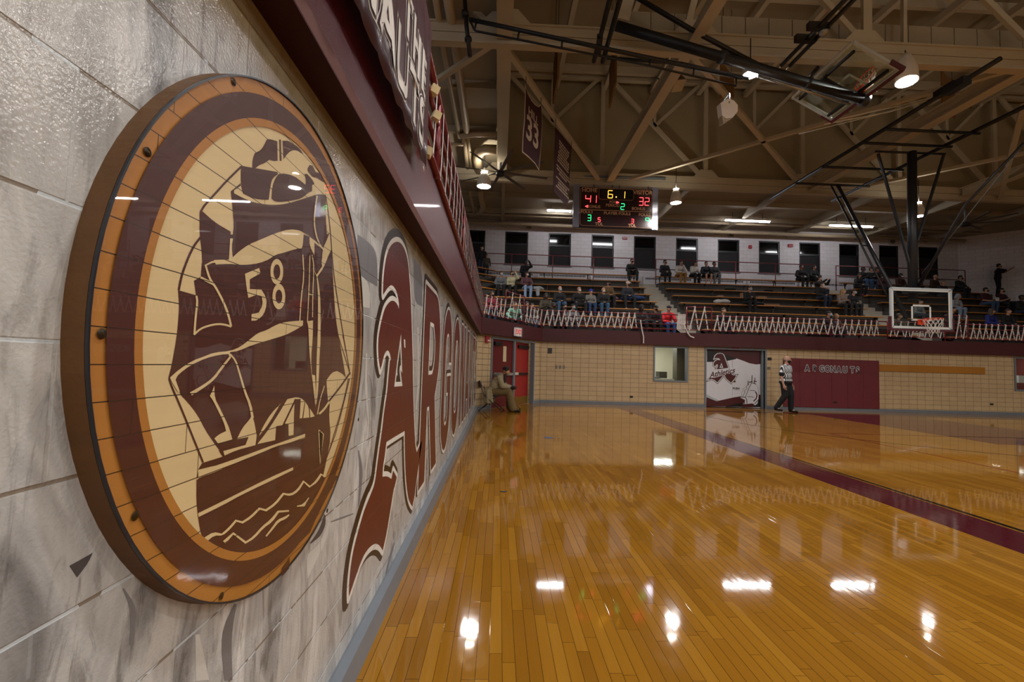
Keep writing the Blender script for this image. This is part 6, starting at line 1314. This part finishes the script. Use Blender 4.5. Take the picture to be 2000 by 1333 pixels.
crowd = [  # head pixel, then how the person looks
 (978, 531, 'person in a grey leather jacket and pale mask, leaning forward in the corner', dict(arms='lap', lean=.45, top='5f6166', bot='101014', hair='short', hc='b', mask=BM, long_=2)),
 (1000, 536, 'person in a cream printed hoodie shading the eyes with one hand', dict(arms=('up', 'lap'), top='a9a486', bot='0f0f13', hair='short', hc='b', mask=KM, hood=True, shoe='b5b0a8')),
 (1028, 538, 'person in a plaid shirt and light blue jeans resting hands on the knees', dict(arms='knees', top='5a3a40', bot='7d95b5', hair='short', mask=WM, skin='m')),
 (1026, 512, 'person in black on the upper row holding a hand to the head', dict(arms=('up', 'lap'), top='121214', bot='0e0e10', hair='short', mask=None, skin='d', build=1.1)),
 (961, 575, 'person in a dark red hoodie and black mask in the corner by the rail', dict(arms='lap', top='6d1526', bot='20304a', hair='long', hc='b', mask=KM, skin='m')),
 (1004, 588, 'person in a mint green top behind the tall corner gate', dict(arms='wide', lean=.5, top='6fa593', bot='1c2026', hair='short', hc='b')),
 (1030, 590, 'dark-haired person right behind the tall corner gate', dict(arms='lap', lean=.4, top='20222c', bot='1a1c22', hair='long', skin='m')),
 (1039, 592, 'person in a pale patterned hoodie beside the dark-haired one at the rail', dict(arms='lap', lean=.35, top='77736b', bot='223a5e', hair='short', sc=.92)),
 (1067, 579, 'person in brown camouflage holding a phone', dict(arms='phone', top='3a3124', bot='1a1815', hair='long', hc='k', skin='d')),
 (1080, 592, 'person in a black jacket with cream straps near the rail', dict(arms='phone', lean=.3, top='1b1a1c', bot='15171c', hair='short', hc='k', mask=KM, skin='d')),
 (1093, 562, 'bald person with a blue mask in a black jacket', dict(arms='lap', top='131316', bot='36506e', hair='bald', hc='g', mask=BM, build=1.15)),
 (1104, 597, 'long-haired person in black with a white collar at the rail', dict(arms='lap', lean=.2, top='18181b', bot='202228', hair='long', mask=KM, sc=.92)),
 (1120, 596, 'black-haired child in a grey hoodie with a blue mask', dict(arms='lap', lean=.35, top='6a6d72', bot='2a2f3a', hair='short', mask=BM, hood=True, sc=.95)),
 (1131, 561, 'large bald person in a black sweater and white mask, hands on the knees', dict(arms='wide', legs='wide', top='0f0f11', bot='0f1013', hair=None, mask=WM, build=1.25, lean=.12)),
 (1154, 566, 'child in a blue knit hat and pale camouflage jacket', dict(arms='lap', top='6a6763', bot='223c66', hair='beanie', hatc='1c2c8e', mask=None, sc=.9)),
 (1179, 563, 'grey-haired person in a black jacket and blue jeans with a white mask', dict(arms='lap', top='111214', bot='2f4f6e', hair='bald', hc='g', mask=WM, build=1.12)),
 (1188, 554, 'person in a black cap and tan jacket', dict(arms='lap', top='5a4528', bot='15161a', hair='cap', hatc='0e0e10', mask=KM)),
 (1226, 552, 'person in a white cap and dark sweatshirt with a pale print', dict(arms='lap', legs='wide', top='23262d', bot='14161a', hair='cap', hatc='c4c0b4', mask=KM, shoe='a9a8a2', build=1.1)),
 (1242, 502, 'person in black sitting alone on the top row below the scoreboard', dict(arms='lap', legs='wide', lean=.3, top='0f0f11', bot='101013', hair='short', hc='b', mask=KM, shoe='6f6a64')),
 (1254, 600, 'person in a black hood with grey trim at the rail', dict(arms='lap', lean=.35, top='2a2b2e', bot='14161a', hair='hood', hatc='0e0e10', skin='d')),
 (1281, 602, 'person in black with a black cap next to the red hoodie', dict(arms='lap', lean=.3, top='101012', bot='121316', hair='cap', hatc='0d0d0f', mask=KM)),
 (1307, 601, 'person in a bright red hoodie and black cap at the end of the rail', dict(arms=('chin', 'lap'), lean=.25, top='c41f2a', bot='2f4f86', hair='cap', hatc='0d0d10')),
 (1299, 505, 'person in a black track jacket with white stripes on the top row', dict(arms='lap', top='17181b', bot='101114', hair='short', shoe='c8c8c8', mask=KM)),
 (1329, 515, 'person in a white jacket and tan trousers resting the chin on a hand', dict(arms=('chin', 'lap'), lean=.35, top='b9b6ae', bot='8a6334', hair='short', hc='b', shoe='cfcfcf')),
 (1357, 519, 'person in a white hoodie and black trousers looking down at a phone', dict(arms='phone', lean=.4, tilt=.35, top='b3b0aa', bot='101013', hair='short', shoe='7a5a30')),
 (1380, 517, 'person in a navy sweater and shorts with a hand at the mouth', dict(arms=('chin', 'lap'), lean=.2, top='141824', bot='12141c', short=True, hair='short', shoe='1a1a1c')),
 (1396, 519, 'person in a black vest over a grey hoodie and grey joggers', dict(arms='lap', top='2a2b2f', bot='5c6062', hair='short', skin='m', shoe='3a3a3a')),
 (1464, 563, 'person in black bent over a phone in the middle block', dict(arms='phone', lean=.35, top='101012', bot='0f1012', hair='short', mask=BM)),
 (1413, 606, 'person with dark tied hair looking down behind the middle rail', dict(arms='lap', lean=.35, top='101116', bot='131418', hair='short', hc='b')),
 (1566, 514, 'big person in a bulky black coat on the upper middle rows', dict(arms='wide', top='0f0e0f', bot='0d0d0e', hair='short', mask=None, skin='m', build=1.3, long_=2)),
 (1597, 517, 'person in black with a teal sleeve at the end of the middle rail', dict(arms='knees', lean=.25, top='121a1e', bot='10131a', hair='short')),
 (1602, 540, 'person in dark brown with a pale mask on the upper middle rows', dict(arms='film', lean=.2, top='25201c', bot='1a2233', hair='short', mask=WM)),
 (1605, 556, 'person in dark clothes with a white mask stretching the legs', dict(arms='lap', top='141418', bot='1a2438', hair='short', mask=WM, shoe='5a5a5a')),
 (1648, 576, 'blond long-haired person in a beige sweater left of the lowered backboard', dict(arms='phone', top='6f5f55', bot='121114', hair='long', hc='y', hy=.6)),
 (1667, 574, 'person in black with a blue mask next to the blond one', dict(arms='lap', lean=.3, top='111217', bot='0f1013', hair='short', mask=BM)),
 (1619, 612, 'dark-haired person with a blue mask behind the middle rail', dict(arms='lap', lean=.25, top='14151b', bot='14161b', hair='short', mask=BM, hy=.6)),
 (1634, 615, 'blond child in a patterned top behind the middle rail', dict(arms='lap', lean=.2, top='4f3a3c', bot='2a2c34', hair='short', hc='y', sc=.88)),
 (1670, 534, 'small dark figure at the end of the right bleacher block', dict(arms='lap', lean=.2, top='0f0f11', bot='101012', hair='long', sc=.9, shoe='7a2a50')),
 (1686, 523, 'person in black and blue jeans on the top right rows', dict(arms='phone', top='111214', bot='2b4466', hair='short', skin='d', hy=.5)),
 (1703, 529, 'person in dark clothes behind the steel brace of the basket', dict(arms='phone', lean=.3, top='16181c', bot='24344d', hair='short', hy=.4)),
 (1714, 528, 'person in dark grey right of the steel brace', dict(arms='lap', top='1a1b1f', bot='15171b', hair='short', skin='m')),
 (1726, 540, 'person in dark maroon right of the steel brace', dict(arms='lap', top='3a141b', bot='181a20', hair='short', hc='b')),
 (1760, 539, 'person in a brown shirt with a yellow mark and white mask by the basket mast', dict(arms='lap', lean=.12, top='32180f', bot='18181c', hair='short', mask=WM, skin='d')),
 (1827, 546, 'bald person in a brown coat right of the basket mast', dict(arms='lap', top='3a2416', bot='16181c', hair='bald', hc='g', build=1.2)),
 (1843, 550, 'grey-haired person in dark clothes next to the brown coat', dict(arms='lap', top='20242a', bot='16181e', hair='short', hc='g')),
 (1876, 540, 'person in dark grey with a black mask on the upper right rows', dict(arms='knees', lean=.25, top='1c2024', bot='14171c', hair='short', mask=KM)),
 (1872, 583, 'person in a light grey hoodie right of the lowered backboard', dict(arms='lap', lean=.4, tilt=.35, top='7a7c82', bot='68788c', hair='hood', hatc='74767c', sc=.95)),
 (1926, 570, 'person in a maroon T-shirt and jeans at the right', dict(arms='lap', lean=.12, top='3a1018', bot='2c435f', hair='short', mask=KM, sleeve='short', build=1.1)),
 (1958, 573, 'person in a maroon T-shirt holding white papers', dict(arms='phone', lean=.12, top='35131a', bot='17191d', hair='short', mask=KM, sleeve='short')),
 (1996, 578, 'person in black at the very right edge of the bleachers', dict(arms='lap', top='111113', bot='18253c', hair='short', skin='d', build=1.1)),
 (1938, 613, 'long-haired person in a blue jacket behind the right rail', dict(arms='lap', lean=.2, top='16206a', bot='14161c', hair='long', hc='b', hy=.9)),
 (1971, 614, 'person in black behind the right rail next to the blue jacket', dict(arms='lap', lean=.15, top='0f1014', bot='111216', hair='short', hc='b')),
 (1862, 608, 'dim figure behind the right gate of the rail', dict(arms='lap', lean=.15, top='151518', bot='131418', hair='short', skin='m')),
 (1756, 613, 'figure in dark olive seen through the glass backboard', dict(arms='phone', lean=.2, top='2a2a22', bot='14151a', hair='short', hc='b', hy=.9)),
 (1766, 592, 'figure in pale grey seen through the glass backboard', dict(arms='lap', lean=.3, top='6b6d70', bot='2a2f3a', hair='short', sc=.95)),
]
rng = random.Random(5)
for px, py, lb, kw in crowd:
    sc = kw.get('sc', 1); lean = kw.get('lean', .18); best = None
    for k in range(NR):
        hz = rowZ(k) + (.09 + math.cos(lean) * .60 + .055) * sc; hy_ = rowY(k) - .0 - (math.sin(lean) * .6 + .03) * sc; q = at_y(px, py, hy_)
        e = abs(q.z - hz)
        if best is None or e < best[0]: best = (e, k, q.x, rowY(k))
    kw = dict(kw); kw.setdefault('hy', rng.choice((.25, .4, .55))); kw['lean'] = lean
    _, k, x, y = best
    for a0, a1 in AX:
        if a0 - .2 < x < a1 + .2: x = a0 - .25 if x < (a0 + a1) / 2 else a1 + .28
    person(lb, (x, y + .02, rowZ(k) + .004), rng.choice((0, .1, .2)), **kw)
# standing people
p = at_y(940, 515, 22.9); person('person in black with a white mask standing by the upper left rail', (p.x, 23.0, rowZ(7) - .453), .2, st='stand', arms='down', lean=.02, hy=.4, top='101013', bot='1a2740', hair='short', mask=WM, long_=1)
p = at_y(950, 500, 22.9); person('small child in brown beside the person standing by the upper left rail', (p.x + .02, 22.8, rowZ(7) - .453), .0, st='stand', arms='down', lean=.02, hy=.2, top='3e3530', bot='1c1e24', hair='short', sc=.72, hc='b')
p = at_y(1968, 560, 22.4); person('person in black standing on the upper right walkway holding up a phone', (p.x, 22.85, rowZ(7) - .453 + .0), .9, st='stand', arms='film', lean=.05, hy=.3, top='101012', bot='111216', hair='short', mask=KM, sleeve='short', build=1.15)

# ------------------------------------------------------------------ referee
def striped():
    g = G('referee_stripes'); P = g.tc.outputs['Object']; sp = g.n('SeparateXYZ', i_0=P)
    s = g.math('GREATER_THAN', g.math('FRACT', g.math('ADD', g.math('MULTIPLY', sp.outputs[0], 23.0), .25)), .5)
    return g.out(Base_Color=g.mix(s, (.015, .015, .018, 1), (.72, .73, .76, 1)), Roughness=.7)
J = skel('stand', 'down', .02, .35, tilt=.12)
# stride and relaxed arms
J['knL'] = V((.10, -.10, .51)); J['anL'] = V((.11, -.09, .09)); J['knR'] = V((-.09, -.02, .50)); J['anR'] = V((-.16, .20, .12))
J['elL'] = J['shL'] + V((.07, .02, -.28)); J['haL'] = J['elL'] + V((.015, -.06, -.25)); J['elR'] = J['shR'] + V((-.075, .01, -.28)); J['haR'] = J['elR'] + V((.0, -.07, -.25))
fp_ = at_z(1539.5, 806, 0)
ref = put('person', (lambda me: (me.materials.append(None), me)[1])(body_mesh(J, 1.22, True, .0075)), mat('referee_skin', 'b08673', .5, var=.06)); ref.location = (fp_.x - .08, fp_.y, 0.0); ref.rotation_euler = (0, 0, math.radians(30)); ref.scale = (1.08, 1.08, 1.10)
tag(ref, 'referee in black and white striped shirt and black trousers standing on the far court edge', 'person')
tm = top_mesh(J, 1.32, 'short', .016, vox=.011); tm.materials.append(None); sh_ = put('striped_shirt', tm, striped(), ref)
for sd in 'LR':
    m_ = J['sh' + sd].lerp(J['el' + sd], .68); m2 = J['sh' + sd].lerp(J['el' + sd], .76); b = Blob(); b.cap(m_, m2, .080, .079); me = b.mesh('cuff', .012); me.materials.append(None); put('black_cuff', me, cloth('0c0c0e'), sh_)
b = Blob(); b.cap(J['nb'] + V((0, 0, -.005)), J['nb'] + V((0, -.005, .02)), .078, .066); me = b.mesh('collar', .012); me.materials.append(None); put('black_collar', me, cloth('0c0c0e'), sh_)
lm = leg_mesh(J, 1.30, infl=.030, vox=.011); lm.materials.append(None); tr_ = put('trousers', lm, cloth('0d0d10'), ref)
b = Blob(); b.ell(J['pel'] + V((0, 0, .095)), (.222, .168, .026)); me = b.mesh('belt', .011); me.materials.append(None); put('belt', me, mat('black_belt_leather', '08080a', .3, var=0), tr_)
for sd in 'LR': me = shoe_mesh(J, sd, .011); me.materials.append(None); put('shoe', me, mat('black_shoe_leather', '0b0b0c', .3, var=0), ref)
bk_ = Blob(); bk_.ell(J['head'] + head_R(J) @ V((0, -.052, -.042)), (.070, .062, .055)); me = bk_.mesh('face_mask', .010); me.materials.append(None); put('face_mask', me, cloth('0c0c0e'), ref)
me = hair_mesh(J, 'bald'); me.materials.append(None); put('hair', me, HAIRC['g'], ref)
H = J['head']; R_ = head_R(J)
for s in (-1, 1): b = MB(); b.ell(H + R_ @ V((s * .03, -.085, .02)), (.010, .006, .006), 10); me = b.mesh('eye'); me.materials.append(None); put('eye', me, mat('dark_eye', '14100e', .2, var=0), ref)

# ------------------------------------------------------------------ seated spectator by the corner doors
J = skel('sit', ('lap', 'phone'), .50, .0, 'back')
for sd, s in (('L', 1), ('R', -1)):
    J['kn' + sd] = V((s * .15, -.47, .10)); J['an' + sd] = V((s * .14, -.62 if sd == 'R' else -.52, -.37)); J['el' + sd] = V((s * .24, -.30, .26)); J['ha' + sd] = V((s * .10, -.50, .22))
J['head'] = J['head'] + V((0, -.04, -.0)); J['tilt'] = .15; J['hy'] = -.35
hp_ = at_z(962, 803, 0); CX, CY = at_y(958, 780, 13.0).x + .06, 12.95; SH = .45
man = put('person', (lambda me: (me.materials.append(None), me)[1])(body_mesh(J, 1.1, True, .0075)), SKIN['m']); man.location = (CX, CY, SH + .005); man.rotation_euler = (0, 0, math.radians(82)); tag(man, 'person in beige coat and black hat sitting by the corner doors holding a cane', 'person')
def pm(me, name, m, par=None): me.materials.append(None); return put(name, me, m, par or man)
b = Blob(); i = .035
b.ell(J['pel'] + V((0, .02, .02)), (.20, .17, .16)); b.ell(J['belly'] + V((0, .02, .02)), (.205, .165, .19)); b.ell(J['chest'] + V((0, .01, .0)), (.21, .155, .17)); b.cap(J['shL'], J['shR'], .092, .092); b.cap(J['nb'] - V((0, 0, .03)), J['nb'] + V((0, -.01, .03)), .10, .085)
for sd, s in (('L', 1), ('R', -1)): b.cap(J['sh' + sd], J['el' + sd], .088, .075); b.cap(J['el' + sd], J['ha' + sd] + V((0, .02, .01)), .075, .055); [b.cap(V((s * xx, yy, .08)), V((s * xx * 1.15, yy * 1.2 - .02, -.20)), .085, .06) for xx, yy in ((.14, .03), (.15, .10), (.10, .15), (.03, .16))]
pm(b.mesh('coat', .012), 'coat', mat('beige_coat_cloth', '958769', .9, var=.18, scale=7))
b = Blob(); b.ell(J['nb'] + V((0, .10, .04)), (.14, .10, .075)); b.ell(J['nb'] + V((0, .14, -.03)), (.12, .07, .07)); pm(b.mesh('hood', .012), 'hood', mat('grey_hood_cloth', '6b655c', .9, var=.15))
b = Blob(); b.ell(J['pel'], (.17, .14, .10))
for sd in 'LR': b.cap(J['hp' + sd], J['kn' + sd], .125, .105); b.cap(J['kn' + sd], J['an' + sd] + V((0, .03, .03)), .105, .115)
pm(b.mesh('trousers', .012), 'trousers', mat('olive_trouser_cloth', '6b5836', .9, var=.18, scale=7))
for sd in 'LR': pm(shoe_mesh(J, sd, .011), 'shoe', mat('black_shoe_leather', '0b0b0c', .3, var=0))
pm(hair_mesh(J, 'beanie'), 'knit_hat', cloth('14100f')); bk_ = Blob(); bk_.ell(J['head'] + head_R(J) @ V((0, -.052, -.02)), (.072, .064, .072)); mk = bk_.mesh('face_mask', .012)
g = G('patterned_mask'); v_ = g.n('TexVoronoi', i_Vector=g.tc.outputs['Object'], i_Scale=34.0, feature='DISTANCE_TO_EDGE'); mm = g.out(Base_Color=g.mix(g.math('GREATER_THAN', v_.outputs['Distance'], .06), (.03, .018, .012, 1), (.62, .36, .17, 1)), Roughness=.8)
pm(mk, 'face_mask', mm)
b = Blob(); b.cap(J['nt'] + V((.05, -.05, -.02)), J['chest'] + V((.06, -.17, -.02)), .035, .03); b.cap(J['nt'] + V((-.05, -.05, -.02)), J['chest'] + V((-.05, -.17, -.02)), .035, .03); pm(b.mesh('scarf', .012), 'scarf', cloth('2a1a1c'))
for sd in 'LR': b = Blob(); b.ell(J['ha' + sd] + V((0, -.075, -.01)), (.058, .10, .05)); pm(b.mesh('glove', .012), 'glove', cloth('17120f'))
# cane
c0_, c1__ = at_y(992.5, 773, 12.75), at_z(1015.5, 800.5, .0)
c0_ = V((c0_.x, 12.72, c0_.z)); cn_ = empty('cane', (c1__.x, c1__.y, 0)); tag(cn_, 'silver walking cane with a black handle held by the seated person', 'cane')
part('shaft', lambda b: b.tube([c0_, V((c1__.x, c1__.y, .03))], .014), mat('silver_cane', 'c4c6cc', .25, .8, var=0), cn_); part('rubber_tip', lambda b: b.tube([V((c1__.x, c1__.y, .045)), V((c1__.x, c1__.y, .0))], .02), M_BLACK, cn_); part('handle', lambda b: b.tube([c0_ + V((-.10, 0, .04)), c0_ + V((-.04, 0, .06)), c0_ + V((0, 0, .04)), c0_ + V((.004, 0, -.02))], .018), M_BLACK, cn_)
# folding chair
fc = empty('folding_chair', (CX, CY, 0), math.radians(82)); tag(fc, 'folding chair with a maroon back under the person in the beige coat', 'chair')
b = MB(); b.add([(-.2, .2, SH - .03), (.2, .2, SH - .03), (.2, -.19, SH - .03), (-.2, -.19, SH - .03), (-.2, .2, SH), (.2, .2, SH), (.2, -.19, SH), (-.2, -.19, SH)], [(0, 1, 2, 3), (7, 6, 5, 4), (0, 4, 5, 1), (1, 5, 6, 2), (2, 6, 7, 3), (3, 7, 4, 0)]); b.build('seat', mat('dark_chair_seat', '1a1517', .5), fc)
b = MB(); n_ = 8; vs = []
for k in range(n_ + 1): x = -.21 + .42 * k / n_; yb2 = .31 + .03 * (1 - (x / .21) ** 2); vs += [(x, yb2, .66), (x, yb2 + .04, .84), (x, yb2 + .02, .66), (x, yb2 + .06, .84)]
b.add(vs, [(4 * k, 4 * k + 1, 4 * k + 5, 4 * k + 4) for k in range(n_)] + [(4 * k + 2, 4 * k + 6, 4 * k + 7, 4 * k + 3) for k in range(n_)] + [(4 * k, 4 * k + 4, 4 * k + 6, 4 * k + 2) for k in range(n_)] + [(4 * k + 1, 4 * k + 3, 4 * k + 7, 4 * k + 5) for k in range(n_)] + [(0, 2, 3, 1), (4 * n_, 4 * n_ + 1, 4 * n_ + 3, 4 * n_ + 2)]); b.build('backrest', mat('maroon_chair_back', '4d1a2e', .5), fc)
M_CHR = mat('chair_tube', '3c3a3a', .3, .6, var=0)
for s in (-1, 1):
    b = MB(); b.tube([(s * .22, .36, .84), (s * .22, .22, SH), (s * .21, -.30, .015)], .012); b.build('front_leg', M_CHR, fc); b = MB(); b.tube([(s * .19, -.12, SH - .02), (s * .2, .34, .015)], .012); b.build('rear_leg', M_CHR, fc)
    for yy in (-.30, .34): b = MB(); b.tube([(s * .205, yy, .0), (s * .205, yy, .03)], .017); b.build('foot_cap', M_BLACK, fc)
b = MB(); b.tube([(-.21, -.26, .08), (.21, -.26, .08)], .009); b.build('crossbar', M_CHR, fc)

# ------------------------------------------------------------------ things left on the benches
def heap(px, py, r, m, nm, cat, lb, sc3=(1, .6, .5), seed=0, drape=0):
    best = min(range(NR), key=lambda k: abs(at_y(px, py, rowY(k)).z - rowZ(k))); p = at_y(px, py, rowY(best)); rr = random.Random(seed); b = Blob()
    for k in range(5): b.ell((rr.uniform(-.5, .5) * r, rr.uniform(-.3, .3) * r, r * .25), (r * sc3[0] * rr.uniform(.5, .8), r * sc3[1] * rr.uniform(.6, .9), r * sc3[2] * rr.uniform(.5, 1)))
    if drape: b.cap((0, -.12, 0), (0, -.20, -drape), .10, .08)
    me = b.mesh(nm, .016); me.materials.append(None); o = put(nm, me, m); lo = min(v.co.z for v in me.vertices) if not drape else min(v.co.z for v in me.vertices if abs(v.co.y) < .1)
    o.location = (p.x, rowY(best), rowZ(best) - max(lo, -.03)); return tag(o, lb, cat)
heap(1411, 592, .33, cloth('a9a6a4'), 'folded_jacket', 'jacket', 'white jacket heaped on a middle bench', seed=1); heap(1050, 566, .28, cloth('8f9296'), 'draped_coat', 'coat', 'grey and white coat draped over a left bench', seed=2, drape=.25)
heap(1426, 574, .24, cloth('1d2a1c'), 'green_bag', 'bag', 'dark green bag lying left of the person with the phone', seed=3); heap(1480, 598, .34, cloth('10182c'), 'navy_jacket', 'jacket', 'navy jacket spread below the person bent over a phone', seed=4, sc3=(1.3, .5, .25)); heap(1232, 594, .45, cloth('15305e'), 'blue_blanket', 'blanket', 'blue blanket lying left of the rail end', seed=5, sc3=(1.6, .5, .3))
heap(1197, 590, .26, cloth('6d4c5c'), 'pink_blanket', 'blanket', 'dusty pink blanket hanging beside the person in jeans', seed=6, drape=.22); heap(1500, 568, .2, cloth('101010'), 'black_hat', 'hat', 'black cap left on a middle bench', seed=7)
def bbox(px, py, w_, d_, h_, hexc, nm, cat, lb):
    k = min(range(NR), key=lambda k: abs(at_y(px, py, rowY(k)).z - rowZ(k))); p = at_y(px, py, rowY(k)); b = MB(); b.span((-w_ / 2, -d_ / 2, 0), (w_ / 2, d_ / 2, h_)); o = b.build(nm, mat('stuff_' + hexc, hexc, .6)); o.location = (p.x, rowY(k), rowZ(k) + .001); return tag(o, lb, cat)
bbox(1406, 581, .26, .2, .06, '9a7a66', 'carton', 'box', 'small tan carton on a middle bench'); bbox(1486, 584, .42, .22, .09, '7d5a3c', 'cardboard_box', 'box', 'cardboard tray right of the person bent over a phone'); bbox(1450, 580, .16, .16, .22, '8a6a4c', 'paper_bag', 'bag', 'brown paper bag left of the person bent over a phone'); bbox(1505, 597, .7, .22, .08, '6d4a30', 'flat_box', 'box', 'long flat brown box on a lower middle bench'); bbox(1519, 598, .05, .05, .1, '2f8a4a', 'green_cup', 'cup', 'small green cup beside the long flat box')
def bottle(px, py, lb):
    k = min(range(NR), key=lambda k: abs(at_y(px, py, rowY(k)).z - rowZ(k))); p = at_y(px, py, rowY(k)); t = empty('water_bottle', (p.x, rowY(k) - .02, rowZ(k))); tag(t, lb, 'bottle'); b = MB(); b.lathe((0, 0, 0), [(.001, 0), (.033, 0), (.034, .13), (.014, .18), (.014, .2), (.001, .2)], 14); b.build('bottle_body', mat('clear_bottle', 'a9b2bf', .1, var=0), t); b = MB(); b.lathe((0, 0, .2), [(.016, 0), (.016, .02), (.001, .02)], 10); b.build('bottle_cap', mat('white_cap', 'd8d8dc', .4, var=0), t)
bottle(1580, 562, 'clear water bottle standing between the bulky coat and the middle aisle')
for px, py, lb in ((1948, 585, 'white paper sheet held beside the maroon T-shirts'), (1980, 584, 'white paper card held near the right edge')):
    p = at_y(px, py, 20.2); b = MB(); b.box((0, 0, 0), (.17, .012, .16)); o = b.build('paper', mat('white_paper', 'b9b9be', .7, var=0)); o.location = p; tag(o, lb, 'paper')
bpy.data.scenes.remove(TMP)
